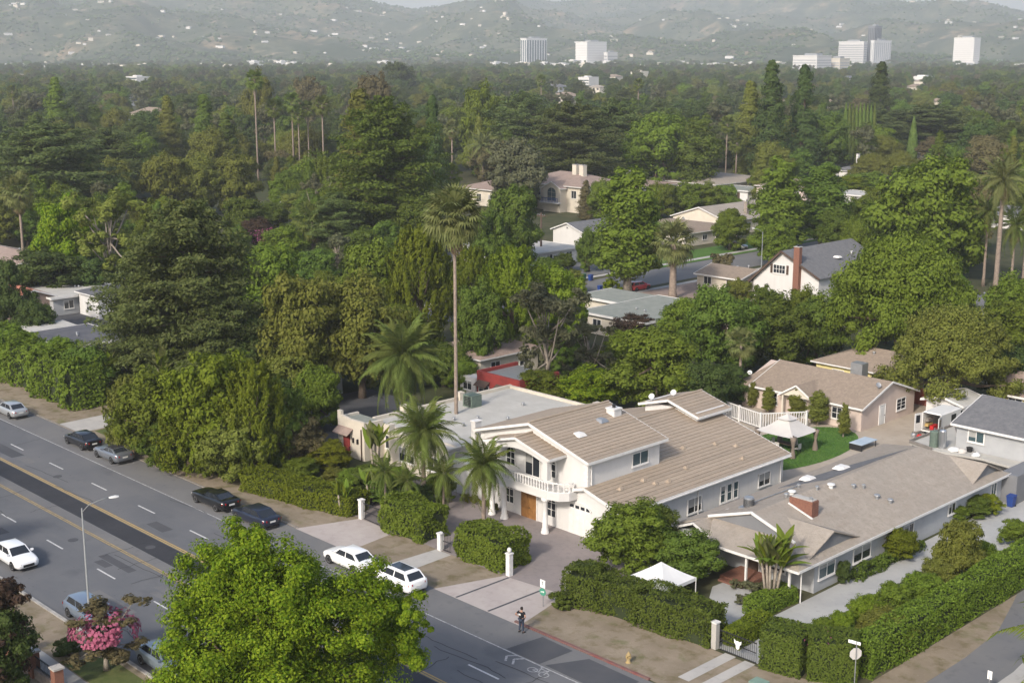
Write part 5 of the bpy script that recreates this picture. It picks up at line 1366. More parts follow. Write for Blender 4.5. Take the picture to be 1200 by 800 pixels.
MB().lathe((x, y, 0), [(.2, 0), (.2, .06), (.13, .08), (.13, .5), (.17, .53), (.17, .58), (.14, .62), (.06, .76), (.03, .82)], 10).build('body', M['yellow_worn'], t, True)
for dx, dy in ((.2, 0), (-.2, 0), (0, -.22)): MB().tube([(x, y, .42), (x + dx, y + dy, .42)], .07, 8).build('outlet', M['yellow_worn'], t)
x, y = G(889, 812)
t = thing('utility_cabinet', 'pale green utility cabinet at the foot of the trimmed hedge', 'cabinet', (x, y, 0)); MB().box(x - .45, x + .45, y - .4, y + .4, 0, .75).build('body', M['cabinet'], t); MB().box(x - .5, x + .5, y - .45, y + .45, .75, .85).build('lid', M['cabinet'], t)
def bin_(label, x, y, m, grp=None):
    t = thing('wheelie_bin', label, 'bin', (x, y, 0), grp)
    MB().add([(x - .24, y - .28, .06), (x + .24, y - .28, .06), (x + .24, y + .28, .06), (x - .24, y + .28, .06), (x - .32, y - .36, 1.0), (x + .32, y - .36, 1.0), (x + .32, y + .36, 1.0), (x - .32, y + .36, 1.0)], [(3, 2, 1, 0), (4, 5, 6, 7), (0, 1, 5, 4), (1, 2, 6, 5), (2, 3, 7, 6), (3, 0, 4, 7)]).build('body', M[m], t)
    MB().slab([(x - .35, y - .4, 1.06), (x + .35, y - .4, 1.06), (x + .35, y + .38, 1.12), (x - .35, y + .38, 1.12)], .05).build('lid', M[m], t)
    for s_ in (-1, 1): MB().tube([(x + s_ * .22, y + .3, .1), (x + s_ * .3, y + .3, .1)], .1, 10).build('wheel', M['rubber'], t)
bin_('dark blue wheelie bin beside the planting at the end of the grey house', -50.3, 111.0, 'blue_plastic')
bin_('black wheelie bin inside the crest gate by the pillar', -50.5, 70.3, 'rubber')
bin_('blue wheelie bin on the kerb of the street behind, beside the green bin', *G(692, 329), 'blue_plastic'); bin_('dark green wheelie bin on the kerb of the street behind', *G(684, 328), 'green_plastic')
bin_('blue wheelie bin near the red car and lime bush', *G(703, 342), 'blue_plastic')
x, y = G(1196, 578)
bin_('red bin at the dark end wall of the grey house', x, y, 'red_plastic')
x, y = G(1181, 630)
t = thing('garden_chair', 'white plastic garden chair on the pale drive behind the hedge', 'chair', (x, y, 0))
MB().box(x - .3, x + .3, y - .3, y + .3, .42, .48).build('seat', M['canvas_white'], t); MB().add([(x - .3, y + .26, .46), (x + .3, y + .26, .46), (x + .28, y + .45, 1.0), (x - .28, y + .45, 1.0), (x - .3, y + .31, .46), (x + .3, y + .31, .46), (x + .28, y + .5, 1.0), (x - .28, y + .5, 1.0)], [(0, 1, 2, 3), (7, 6, 5, 4), (0, 1, 5, 4), (1, 2, 6, 5), (2, 3, 7, 6), (3, 0, 4, 7)]).build('backrest', M['canvas_white'], t)
for a in (-1, 1):
    for b in (-1, 1): MB().tube([(x + a * .26, y + b * .26, .42), (x + a * .3, y + b * .3, 0)], .03, 5).build('leg', M['canvas_white'], t)
    MB().bar((x + a * .31, y - .28, .68), (x + a * .31, y + .35, .7), .06, .04).build('arm', M['canvas_white'], t)
# ---------------------------------------------------------------- white canopy tent
t = thing('canopy_tent', 'white peaked canopy tent standing behind the dark hedge', 'tent', (-58.3, 71.7, 0))
x0, x1, y0, y1 = -60.1, -56.45, 69.9, 73.5; cx_, cy_ = (x0 + x1) / 2, (y0 + y1) / 2
c4 = [(x0, y0), (x1, y0), (x1, y1), (x0, y1)]
q = MB(); N_ = 6
for i in range(4):
    a, b = Vector((*c4[i], 2.2)), Vector((*c4[(i + 1) % 4], 2.2)); pk_ = Vector((cx_, cy_, 3.4))
    b0 = len(q.v)
    for j in range(N_ + 1):
        for k in range(N_ + 1):
            tt = j / N_; p = a.lerp(b, k / N_).lerp(pk_, tt); p.z -= .1 * math.sin(tt * PI) * (1 - .3 * abs(2 * k / N_ - 1)) + (0.03 * math.sin(k / N_ * PI) if j == 0 else 0); q.v.append(tuple(p))
    for j in range(N_):
        for k in range(N_): q.f.append((b0 + j * (N_ + 1) + k, b0 + j * (N_ + 1) + k + 1, b0 + (j + 1) * (N_ + 1) + k + 1, b0 + (j + 1) * (N_ + 1) + k)); q.m.append(0)
q.build('canopy', M['canvas_white'], t, True)
q = MB()
for i in range(4):
    a, b = c4[i], c4[(i + 1) % 4]
    for k in range(8):
        p, r_ = k / 8, (k + 1) / 8; A = (a[0] + (b[0] - a[0]) * p, a[1] + (b[1] - a[1]) * p); B = (a[0] + (b[0] - a[0]) * r_, a[1] + (b[1] - a[1]) * r_)
        q.add([(*A, 2.2), (*B, 2.2), (*B, 1.93 + .02 * (k % 2)), (*A, 1.93 + .02 * ((k + 1) % 2))], [(0, 1, 2, 3)])
q.build('valance', M['canvas_white'], t)
for a, b in c4: MB().box(a - .03, a + .03, b - .03, b + .03, 0, 2.2).build('leg', M['metal_white'], t)
# ---------------------------------------------------------------- gazebo with table and chairs
t = thing('gazebo', 'beige two-tier fabric gazebo with tied curtains on the oval lawn', 'gazebo', (-74.4, 111.1, 0))
x0, x1, y0, y1 = -76.5, -72.2, 109.1, 113.1; cx_, cy_ = (x0 + x1) / 2, (y0 + y1) / 2; c4 = [(x0, y0), (x1, y0), (x1, y1), (x0, y1)]
def pyr(mb, r0, z0, r1, z1, sag, n=6):
    for i in range(4):
        s4 = [(-1, -1), (1, -1), (1, 1), (-1, 1)]; a, b = s4[i], s4[(i + 1) % 4]; b0 = len(mb.v)
        for j in range(n + 1):
            tt = j / n; r = r0 + (r1 - r0) * tt; z = z0 + (z1 - z0) * tt - sag * math.sin(tt * PI)
            for k in range(n + 1):
                u = k / n; mb.v.append((cx_ + (a[0] + (b[0] - a[0]) * u) * r, cy_ + (a[1] + (b[1] - a[1]) * u) * r, z - (.06 * math.sin(u * PI) * (1 - tt))))
        for j in range(n):
            for k in range(n): mb.f.append((b0 + j * (n + 1) + k, b0 + j * (n + 1) + k + 1, b0 + (j + 1) * (n + 1) + k + 1, b0 + (j + 1) * (n + 1) + k)); mb.m.append(0)
q = MB(); pyr(q, 2.35, 2.15, .6, 3.3, .18); q.build('canopy', M['canvas_grey'], t, True)
q = MB(); pyr(q, .8, 3.4, .02, 3.85, .05, 4); q.build('cap', M['canvas_grey'], t, True)
for a, b in c4:
    MB().box(a - .06, a + .06, b - .06, b + .06, 0, 2.35).build('post', M['wood_dark'], t)
    MB().lathe((a, b, 0), [(.3, .05), (.24, .6), (.13, 1.1), (.24, 1.7), (.36, 2.2)], 10).build('curtain', M['drape'], t, True)
tb = thing('garden_table', 'dark garden table under the beige gazebo', 'table', (cx_, cy_, 0)); MB().box(cx_ - .9, cx_ + .9, cy_ - .5, cy_ + .5, .7, .75).build('tabletop', M['wood_dark'], tb)
for a in (-1, 1):
    for b in (-1, 1): MB().box(cx_ + a * .8 - .03, cx_ + a * .8 + .03, cy_ + b * .42 - .03, cy_ + b * .42 + .03, 0, .7).build('leg', M['metal_black'], tb)
for k, (dx, dy, rz, lab) in enumerate(((-1.35, 0, PI / 2, 'west'), (1.35, .0, -PI / 2, 'east'), (-.3, -.95, PI, 'front'), (.3, .95, 0, 'back'))):
    lab = {'west': 'grey garden chair under the gazebo, at the table end near the white house', 'east': 'grey garden chair under the gazebo, at the table end near the open lawn', 'front': 'grey garden chair under the gazebo, on the boulevard side of the table', 'back': 'grey garden chair under the gazebo, between table and pink house'}[lab]
    g_ = thing('garden_chair', lab, 'chair', (cx_ + dx, cy_ + dy, 0), 'chairs under the gazebo', rz)
    MB().box(-.26, .26, -.26, .26, .4, .45).build('seat', M['canvas_grey'], g_, False, False); MB().box(-.26, .26, .24, .29, .45, 1.0).build('backrest', M['canvas_grey'], g_, False, False)
    for a in (-.23, .23):
        for b in (-.23, .23): MB().box(a - .025, a + .025, b - .025, b + .025, 0, .4).build('leg', M['metal_black'], g_, False, False)
x, y = G(1012, 524)
t = thing('folding_table', 'low pale blue folding table on the yard beside the lawn', 'table', (x, y, 0)); MB().slab([(x - .75, y - 1.6, .72), (x + .75, y - 1.6, .72), (x + .75, y + 1.4, .72), (x - .75, y + 1.4, .72)], .06).build('tabletop', mk('table_blue', (.3, .38, .45), (.38, .44, .5), 1.0), t)
for a in (-.65, .65):
    for b in (-1.4, 1.2): MB().box(x + a - .03, x + a + .03, y + b - .03, y + b + .03, 0, .66).build('leg', M['metal_black'], t)
MB().box(x - .74, x + .74, y - 1.58, y - 1.5, .02, .66).build('skirt', M['metal_black'], t)
# ================================================================ plants
def leaf_cards(C, N, S, rng, asp=.55, T=None, fold=.14):
    """one small bent four-sided leaf per point"""
    n = len(C)
    if T is None:
        T = rng.normal(size=(n, 3))
    T = unit(T - N * np.sum(T * N, 1, keepdims=True))
    B = np.cross(N, T)
    S = np.broadcast_to(np.asarray(S, float), (n,))[:, None] * rng.uniform(.7, 1.3, (n, 1))
    V = np.stack([C - T * S, C + B * S * asp + N * S * fold, C + T * S, C - B * S * asp + N * S * fold], 1)
    return V.reshape(-1, 3), np.arange(4 * n, dtype=np.int32).reshape(-1, 4)


def rdir(rng, n):
    return unit(rng.normal(size=(n, 3)))


def clumps(rng, ells, nsub, nleaf, sub=(.26, .42), shell=(.62, 1.0), up=.25, flat=.75):
    Cs, Ns = [], []
    wts = np.array([e[1][0] * e[1][2] for e in ells]); wts = wts / wts.sum()
    for (c, r), w in zip(ells, wts):
        c, r = np.array(c, float), np.array(r, float)
        k = max(3, int(nsub * w))
        d = rdir(rng, k); d[:, 2] = d[:, 2] * .85 + .12
        cen = c + r * d * rng.uniform(*shell, (k, 1))
        sr = r.mean() * rng.uniform(*sub, k)
        per = max(4, int(nleaf * w / k))
        q = rdir(rng, k * per).reshape(k, per, 3)
        rad = sr[:, None, None] * rng.uniform(0, 1, (k, per, 1)) ** .42
        P = cen[:, None] + q * rad * np.array([1, 1, flat])
        nn = unit(q * .9 + d[:, None] * .55 + rng.normal(size=q.shape) * .33 + np.array([0, 0, up]))
        Cs.append(P.reshape(-1, 3)); Ns.append(nn.reshape(-1, 3))
    return np.concatenate(Cs), np.concatenate(Ns)


def trunk_mesh(name, rng, H, r, limbs, mat, lean=.3, split=.35):
    mb = MB()
    p = [Vector((rng.uniform(-1, 1) * lean * t * t, rng.uniform(-1, 1) * lean * t * t, H * t)) for t in (0, .15, .4, .7, 1)]
    p[0] = Vector((0, 0, -.1))
    mb.tube(p, [r * 1.5, r * 1.05, r * .85, r * .6, r * .25], 8)
    for e in limbs:
        e = Vector(e); t = rng.uniform(split, .75); b = Vector((0, 0, H * t))
        mid = b.lerp(e, .5) + Vector((0, 0, -.06 * (e - b).length))
        mb.tube([b, mid, e], [r * .5, r * .33, r * .1], 6)
    return mb.mesh(name, mat, True)


PROTO = {}


def proto(kind, W, H, trunk, crown):
    PROTO.setdefault(kind, []).append((W, H, trunk, crown))


def make_protos():
    for s in range(5):                                   # rounded broadleaf trees
        rng = np.random.default_rng(100 + s)
        ells = [((0, 0, 5.4), (3.3, 3.3, 4.2))]
        for nn, q0, z0, r0 in ((5, 2.7, 2.2, 1.75), (7, 3.1, 5.0, 2.0), (5, 2.2, 7.6, 2.0)):
            for k in range(nn):
                a = k * 2 * np.pi / nn + rng.uniform(-.4, .4); q = q0 * rng.uniform(.8, 1.15)
                ells.append(((q * np.cos(a), q * np.sin(a), z0 + rng.uniform(-.7, .7)), (r0 * rng.uniform(.8, 1.2), r0 * rng.uniform(.8, 1.2), r0 * rng.uniform(.8, 1.05))))
        ells.append(((rng.uniform(-.6, .6), rng.uniform(-.6, .6), 8.4), (2.3, 2.3, 1.9)))
        C, N = clumps(rng, ells, 260, 24000, (.3, .55), (.45, 1.0))
        proto('round', 10, 10.4, trunk_mesh('trunk', rng, 8, .32, [e[0] for e in ells], M['bark']), np_mesh('crown', *leaf_cards(C, N, .2, rng), L['green']))
    for s in range(2):                                   # tall upright oval crowns
        rng = np.random.default_rng(200 + s)
        ells = [((0, 0, 3.6), (2.4, 2.4, 2.4)), ((0.2, 0, 7), (2.9, 2.9, 3.2)), ((-.2, .2, 10.6), (2.6, 2.6, 3.2)), ((0, 0, 13.6), (1.7, 1.7, 1.9))]
        for k in range(11):
            a = rng.uniform(0, 6.28); ells.append(((1.8 * np.cos(a), 1.8 * np.sin(a), rng.uniform(2.6, 13)), (1.5, 1.5, 1.7)))
        C, N = clumps(rng, ells, 330, 27000, (.32, .55), (.4, 1.0))
        proto('oval', 6.8, 15.6, trunk_mesh('trunk', rng, 12, .36, [e[0] for e in ells[4:]], M['bark_pale'], .1), np_mesh('crown', *leaf_cards(C, N, .21, rng), L['green']))
    for s in range(2):                                   # wide spreading crowns
        rng = np.random.default_rng(300 + s)
        ells = [((0, 0, 6.0), (5, 5, 3.6))]
        for k in range(34):
            a = k * 2.39996 + rng.uniform(-.2, .2); u = (k + .5) / 34; q = 6.3 * np.sqrt(u) * rng.uniform(.9, 1.05)
            ells.append(((q * np.cos(a), q * np.sin(a), 7.9 - 5.4 * u ** 1.6 + rng.uniform(-.5, .5)), (rng.uniform(1.7, 2.2), rng.uniform(1.7, 2.2), rng.uniform(1.4, 1.9))))
        ells.append(((.3, 0, 8.4), (3.4, 3.4, 2.0)))
        C, N = clumps(rng, ells, 700, 82000, (.3, .5), (.55, 1.0))
        proto('oak', 16.5, 10.8, trunk_mesh('trunk', rng, 7, .5, [e[0] for e in ells], M['bark']), np_mesh('crown', *leaf_cards(C, N, .145, rng), L['olive']))
    for s in range(3):                                   # feathery crowns of upright and arching sprays
        rng = np.random.default_rng(400 + s)
        k = 330; a = rng.uniform(0, 6.28, k); zz = rng.uniform(.04, 1, k) ** .85; q = 3.9 * np.sqrt(np.clip(1 - ((zz - .36) / .68) ** 2, .05, 1)) * rng.uniform(.5, 1.0, k)
        cen = np.stack([q * np.cos(a), q * np.sin(a), .5 + zz * 8.6], 1)
        per = 52; u = rng.uniform(0, 1, (k, per, 1)); out = np.stack([np.cos(a), np.sin(a), np.zeros(k)], 1)[:, None]
        tilt = rng.uniform(.1, 1.0, (k, 1, 1)); up_ = np.array([0, 0, 1.0])
        P = cen[:, None] + (out * tilt * .9 + up_ * 1.0) * (u - .3) * 1.2 - up_ * (u ** 2) * tilt * .3 + rng.normal(size=(k, per, 3)) * .2 * (1.15 - u)
        T = out * tilt + up_ * (1 - .5 * u * tilt) + rng.normal(size=P.shape) * .4
        N = unit(out * .8 + rng.normal(size=P.shape) * .4 + np.array([0, 0, .45]))
        proto('wisp', 8.6, 9.8, trunk_mesh('trunk', rng, 7.5, .26, [tuple(c) for c in cen[:12]], M['bark']), np_mesh('crown', *leaf_cards(P.reshape(-1, 3), N.reshape(-1, 3), .2, rng, .36, T.reshape(-1, 3)), L['lime']))
    for s in range(2):                                   # airy grey-green gums with showing limbs
        rng = np.random.default_rng(450 + s)
        ells = []
        for k in range(17):
            a = rng.uniform(0, 6.28); q = rng.uniform(.6, 3.4); ells.append(((q * np.cos(a), q * np.sin(a), rng.uniform(3, 11)), (rng.uniform(.9, 1.6), rng.uniform(.9, 1.6), rng.uniform(.9, 1.5))))
        C, N = clumps(rng, ells, 110, 6000, (.34, .55), (.4, 1.1))
        proto('airy', 8.4, 12.2, trunk_mesh('trunk', rng, 9.5, .24, [e[0] for e in ells], M['bark_pale'], .8, .2), np_mesh('crown', *leaf_cards(C, N, .25, rng, .35), L['grey']))
    for s in range(2):                                   # layered cedars, broad and flat on top
        rng = np.random.default_rng(500 + s)
        Cs, Ns, ends = [], [], []
        nb = 120
        for b in range(nb):
            t = (b + rng.uniform(0, 1)) / nb; z = .8 + t * 12.6; R_ = 6.2 * (1 - t ** 5) ** .8 * rng.uniform(.6, 1.12) * (.8 + .2 * min(1, t * 5)) + .7; a = b * 2.4 + rng.uniform(-.4, .4)
            for j in range(4):
                q = R_ * (.3, .55, .8, 1.0)[j]; w = R_ * (.22, .24, .22, .14)[j] + .3
                c = np.array([q * np.cos(a + rng.uniform(-.2, .2)), q * np.sin(a + rng.uniform(-.2, .2)), z + .3 * j - .055 * q + rng.normal(0, .15)])
                n = int(26 + 52 * w); al = rng.uniform(0, 6.28, n); rr = np.sqrt(rng.uniform(0, 1, n)) * w
                Cs.append(c + np.stack([rr * np.cos(al), rr * np.sin(al), rng.normal(0, .13, n) - .14 * rr], 1)); Ns.append(unit(rng.normal(size=(n, 3)) * .36 + np.array([.25 * np.cos(a), .25 * np.sin(a), 1.0])))
            ends.append((R_ * .8 * np.cos(a), R_ * .8 * np.sin(a), z))
        C, N = np.concatenate(Cs), np.concatenate(Ns)
        tm = MB(); tm.tube([(0, 0, -.1), (0, 0, 4), (0, 0, 9), (0, 0, 13.2)], [.55, .42, .25, .08], 8)
        for e in ends[::2]: tm.tube([(0, 0, max(.3, e[2] - .3)), e], [.11, .03], 5)
        proto('cedar', 12.6, 14, tm.mesh('trunk', M['bark'], True), np_mesh('crown', *leaf_cards(C, N, .2, rng, .5), L['cedar']))
    for s in range(3):                                   # tall conifers
        rng = np.random.default_rng(600 + s)
        Cs, Ns = [], []
        lump = rng.uniform(.6, 1.25, 60)
        for b in range(230):
            t = rng.uniform(0, 1); z = .8 + t * 14.6; R_ = (2.6 * min(1, .75 + t) * (1 - t ** 1.35) ** .85 + .25); a = rng.uniform(0, 6.28); R_ *= rng.uniform(.55, 1.05) * lump[int(t * 9.99) * 6 + int(a / 1.05) % 6]; n = 66
            c = np.array([R_ * .72 * np.cos(a), R_ * .72 * np.sin(a), z]); w = .35 + R_ * .26
            d = rdir(rng, n) * (rng.uniform(0, 1, (n, 1)) ** .5); Cs.append(c + d * np.array([w, w, w * .8])); Ns.append(unit(d + np.array([np.cos(a), np.sin(a), .6]) * .7 + rng.normal(size=(n, 3)) * .3))
        C, N = np.concatenate(Cs), np.concatenate(Ns)
        proto('conifer', 5.8, 16, trunk_mesh('trunk', rng, 15, .3, [], M['bark'], .05), np_mesh('crown', *leaf_cards(C, N, .19, rng, .45), L['deep']))
    rng = np.random.default_rng(700); n = 4200            # slim cypress
    t = rng.uniform(0, 1, n) ** .9; a = rng.uniform(0, 6.28, n); r = (1.0 * np.sin(np.clip(t * .93 + .07, 0, 1) ** .6 * np.pi) + .1) * rng.uniform(.75, 1.05, n)
    C = np.stack([r * np.cos(a), r * np.sin(a), .3 + t * 11.5], 1); N = unit(np.stack([np.cos(a), np.sin(a), np.full(n, .3)], 1) + rng.normal(size=(n, 3)) * .35)
    proto('cypress', 2.3, 12, trunk_mesh('trunk', rng, 10, .2, [], M['bark'], .02), np_mesh('crown', *leaf_cards(C, N, .24, rng, .4, np.tile([0, 0, 1.0], (n, 1)) + rng.normal(size=(n, 3)) * .2), L['cypress']))
    for s in range(3):                                   # shrubs, foliage to the ground
        rng = np.random.default_rng(800 + s)
        ells = [((0, 0, .9), (1.0, 1.0, .9))] + [((.75 * np.cos(a), .75 * np.sin(a), rng.uniform(.5, 1.5)), (.62, .62, .55)) for a in rng.uniform(0, 6.28, 7)]
        C, N = clumps(rng, ells, 46, 2600, (.3, .5)); C[:, 2] = np.maximum(C[:, 2], .05)
        proto('shrub', 2.7, 2.1, trunk_mesh('trunk', rng, 1.2, .07, [e[0] for e in ells], M['bark'], .1, .1), np_mesh('crown', *leaf_cards(C, N, .12, rng), L['green']))


make_protos()
NAMES = {'round': ('broadleaf_tree', 'tree'), 'oval': ('upright_tree', 'tree'), 'oak': ('spreading_tree', 'tree'), 'wisp': ('feathery_tree', 'tree'), 'airy': ('gum_tree', 'tree'),
         'cedar': ('cedar_tree', 'cedar'), 'conifer': ('conifer_tree', 'conifer'), 'cypress': ('cypress_tree', 'cypress'), 'shrub': ('shrub', 'shrub')}
TREES = []
trng = random.Random(77)


def tree(kind, x, y, W, H, mat, label, group=None, var=None, trunk=None, cat=None, name=None):
    W0, H0, tm, cm = PROTO[kind][trng.randrange(len(PROTO[kind])) if var is None else var % len(PROTO[kind])]
    nm, ct = NAMES[kind]
    t = thing(name or nm, label, cat or ct, (x, y, 0), group, trng.uniform(0, 6.28))
    t.scale = (W / W0, W / W0, H / H0)
    a = link('trunk', tm, t); c = link('crown', cm, t)
    c.material_slots[0].link = 'OBJECT'; c.material_slots[0].material = L[mat] if isinstance(mat, str) else mat
    if trunk:
        a.material_slots[0].link = 'OBJECT'; a.material_slots[0].material = M[trunk]
    TREES.append((x, y, W / 2))
    return t


def PT(kind, px, pyb, pyt, wpx, mat, label, group=None, var=None, trunk=None, H=None, **k):
    """a tree whose foot the photo places at (px, pyb), whose top reaches pyt and whose crown is wpx wide there"""
    x, y = G(px, pyb)
    d = math.sqrt(x * x + y * y + CAMH * CAMH)
    return tree(kind, x, y, wpx / FPX * d, H or HZ(x, y, pyt), mat, label, group, var, trunk, **k)


# ---------------------------------------------------------------- palms with their fronds
def fan_frond(name, mat, rng, droop=.25, Lp=1.05, Rf=1.0):
    mb = MB(); mb.bar((0, 0, 0), (Lp, 0, -.02), .05, .03)
    for k in range(17):
        a = (k - 8) / 8 * 1.75; d = Vector((math.cos(a), math.sin(a), 0)); s_ = Vector((-math.sin(a), math.cos(a), 0))
        r = Rf * (1 - .12 * abs(a)) * rng.uniform(.9, 1.1); b = Vector((Lp, 0, -.02)); m = b + d * r * .6 + Vector((0, 0, .06 * (k % 2))); e = b + d * r + Vector((0, 0, -droop * r * (.6 + .5 * abs(a)) - rng.uniform(0, .18)))
        mb.add([b, m - s_ * .075, m + s_ * .075, e], [(0, 1, 2), (1, 3, 2)])
    return mb.mesh(name, mat)


def feather_frond(name, mat, rng, Ln=3.0, droop=1.5, lf=.72, n=34):
    mb = MB()
    pt = lambda t: Vector((Ln * (t - .12 * t * t), 0, .55 * t * Ln * .35 - droop * t * t))
    P = [pt(k / 7) for k in range(8)]
    mb.tube(P, [.045, .04, .035, .03, .025, .02, .015, .008], 4)
    for k in range(1, n + 1):
        t = k / n; p = pt(t); d = (pt(min(1, t + .02)) - pt(t - .02)).normalized()
        ln = lf * math.sin(min(1, .18 + t * .95) * 3.0) ** .7 if t < .97 else lf * .4
        for sd in (-1, 1):
            e = p + d * ln * .55 + Vector((0, sd * ln * .75, -ln * rng.uniform(.35, .75))); m = p.lerp(e, .5) + Vector((0, 0, .06))
            mb.add([p, m - d * .05, e, m + d * .05], [(0, 1, 2, 3)])
    return mb.mesh(name, mat)


prng = random.Random(9)
FAN = [fan_frond('frond', L['palm'], prng, dr) for dr in (.15, .3, .5)]
FEA = [feather_frond('frond', L['palm'], prng, 3.0, dr) for dr in (1.2, 2.1, 3.2)]
DEADM = fan_frond('dead_frond', M['dead_frond'], prng, .6)


def palm(label, px, pyb, pyt, wpx, kind='fan', mat='palm', n=34, group=None, r=.24, skirt=True, x=None, y=None, H=None, lean=0.0, fl=1.0, name=None, bark='palm_bark'):
    """tapered trunk, crown of separate fronds, dead fronds hanging below"""
    if x is None: x, y = G(px, pyb)
    d = math.sqrt(x * x + y * y + CAMH * CAMH)
    R_ = wpx / FPX * d / 2
    H = (H or HZ(x, y, pyt)) - R_ * (.8 if kind == 'fan' else .5)
    t = thing(name or ('fan_palm' if kind == 'fan' else 'feather_palm'), label, 'palm tree', (x, y, 0), group, prng.uniform(0, 6.28))
    mb = MB(); lx = lean
    mb.tube([(0, 0, -.1), (lx * .1, 0, H * .12), (lx * .35, 0, H * .5), (lx, 0, H)], [r * 1.6, r * 1.05, r * .85, r * .75], 10)
    k = 0
    while k * .5 < H * .96 and k < 60:
        z = k * .5; f = z / H; mb.lathe((lx * f * f, 0, z), [(r * (1.07 - .3 * f), 0), (r * (1.1 - .3 * f), .04), (r * (1.03 - .3 * f), .08)], 8); k += 1
    mb.build('trunk', M[bark], t, True, False)
    base = 1.95 if kind == 'fan' else 2.9
    sc = R_ / base
    for k in range(n):
        az = k * 2.39996; u = (k + .5) / n
        el = R(84) - u * R(140) if kind == 'fan' else R(80) - u * R(126)
        me = (FAN if kind == 'fan' else FEA)[min(2, int(u * 3))]
        o = link('frond', me, t, (lx + .12 * math.cos(az), .12 * math.sin(az), H + .15 * (1 - u)), (prng.uniform(-.25, .25), -el, az), (sc * prng.uniform(.88, 1.1) * fl,) * 3)
        if mat != 'palm': o.material_slots[0].link = 'OBJECT'; o.material_slots[0].material = L[mat]
    if skirt:
        for k in range(16):
            az = k * 2.39996 + .5
            link('dead_frond', DEADM, t, (lx + .1 * math.cos(az), .1 * math.sin(az), H - .3 - .09 * k), (prng.uniform(-.3, .3), R(76 + prng.uniform(-8, 10)), az), (sc * prng.uniform(.5, .75),) * 3)
    TREES.append((x, y, 1.5))
    return t


def mini_palm(kind):
    """small far palm: the same fronds joined to one crown"""
    V, F, b = [], [], 0
    n = 26
    for k in range(n):
        u = (k + .5) / n; az = k * 2.39996; el = (R(78) - u * R(135)) if kind == 'fan' else (R(70) - u * R(95))
        me = (FAN if kind == 'fan' else FEA)[min(2, int(u * 3))]
        Mx = Matrix.Translation((0, 0, 10)) @ Matrix.Rotation(az, 4, 'Z') @ Matrix.Rotation(-el, 4, 'Y')
        for p in me.polygons:
            vs = [tuple(Mx @ me.vertices[i].co) for i in p.vertices]
            if len(vs) == 3: vs.append(vs[2])
            if len(vs) != 4: continue
            V += vs; F.append((b, b + 1, b + 2, b + 3)); b += 4
    cm = np_mesh('crown', V, F, L['palm'])
    tm = MB(); tm.tube([(0, 0, -.1), (0, 0, 10.0)], [.3, .2], 8)
    if kind == 'fan': tm.lathe((0, 0, 8.4), [(.25, 0), (.6, .5), (.5, 1.3), (.2, 1.7)], 9)
    return tm.mesh('trunk', M['palm_bark'], True), cm


for kd in ('fan', 'feather'):
    tm, cm = mini_palm(kd); PROTO[kd] = [(3.7 if kd == 'fan' else 5.6, 11.6, tm, cm)]
NAMES['fan'] = ('fan_palm', 'palm tree'); NAMES['feather'] = ('feather_palm', 'palm tree')


def far_palm(kind, px, pyb, pyt, wpx, label, group=None):
    x, y = G(px, pyb); d = math.hypot(x, y); W0, H0, tm, cm = PROTO[kind][0]
    H = HZ(x, y, pyt); s_ = wpx / FPX * d / W0
    t = thing(NAMES[kind][0], label, 'palm tree', (x, y, 0), group, prng.uniform(0, 6))
    a = link('trunk', tm, t, scale=(s_ * .55, s_ * .55, (H - 1.6 * s_) / 10)); c = link('crown', cm, t, (0, 0, H - 11.6 * s_), scale=(s_,) * 3)
    TREES.append((x, y, 1.5))


# paddle-leaved clumps (bananas, giant bird of paradise)
def paddle(name, mat, Ln, w, droop):
    mb = MB(); n = 6; P = [Vector((Ln * t, 0, -droop * t * t + .25 * t * Ln)) for t in [k / n for k in range(n + 1)]]
    wd = [.05, w * .7, w, w, w * .85, w * .5, .03]
    for k in range(n + 1):
        mb.v += [(P[k].x, -wd[k], P[k].z - .12 * wd[k]), tuple(P[k] + Vector((0, 0, .03))), (P[k].x, wd[k], P[k].z - .12 * wd[k])]
    for k in range(n):
        for j in (0, 1): mb.f.append((3 * k + j, 3 * k + j + 1, 3 * k + j + 4, 3 * k + j + 3)); mb.m.append(0)
    return mb.mesh(name, mat)


PAD = [paddle('leaf', L['palm_grey'], 1.8, .28, .5), paddle('leaf', L['green'], 1.9, .3, 1.1), paddle('leaf', L['lime'], 1.6, .26, .25)]


def paddle_plant(label, px, pyb, H, n=16, stems=4, sc=1.0, spread=.5, name='bird_of_paradise', cat='plant', group=None):
    x, y = G(px, pyb)
    t = thing(name, label, cat, (x, y, 0), group)
    for s_ in range(stems):
        a = s_ * 2.4; bx, by = spread * math.cos(a), spread * math.sin(a); h = H * prng.uniform(.5, .8)
        MB().tube([(bx * .4, by * .4, 0), (bx, by, h)], [.13, .08], 7).build('stem', M['bark_pale'], t, True, False)
        for k in range(n // stems):
            az = k * 2.4 + s_; el = R(prng.uniform(38, 84))
            link('leaf', PAD[prng.randrange(3)], t, (bx, by, h - .05 * k), (0, -el, az), (sc * prng.uniform(.8, 1.15),) * 3)
    return t


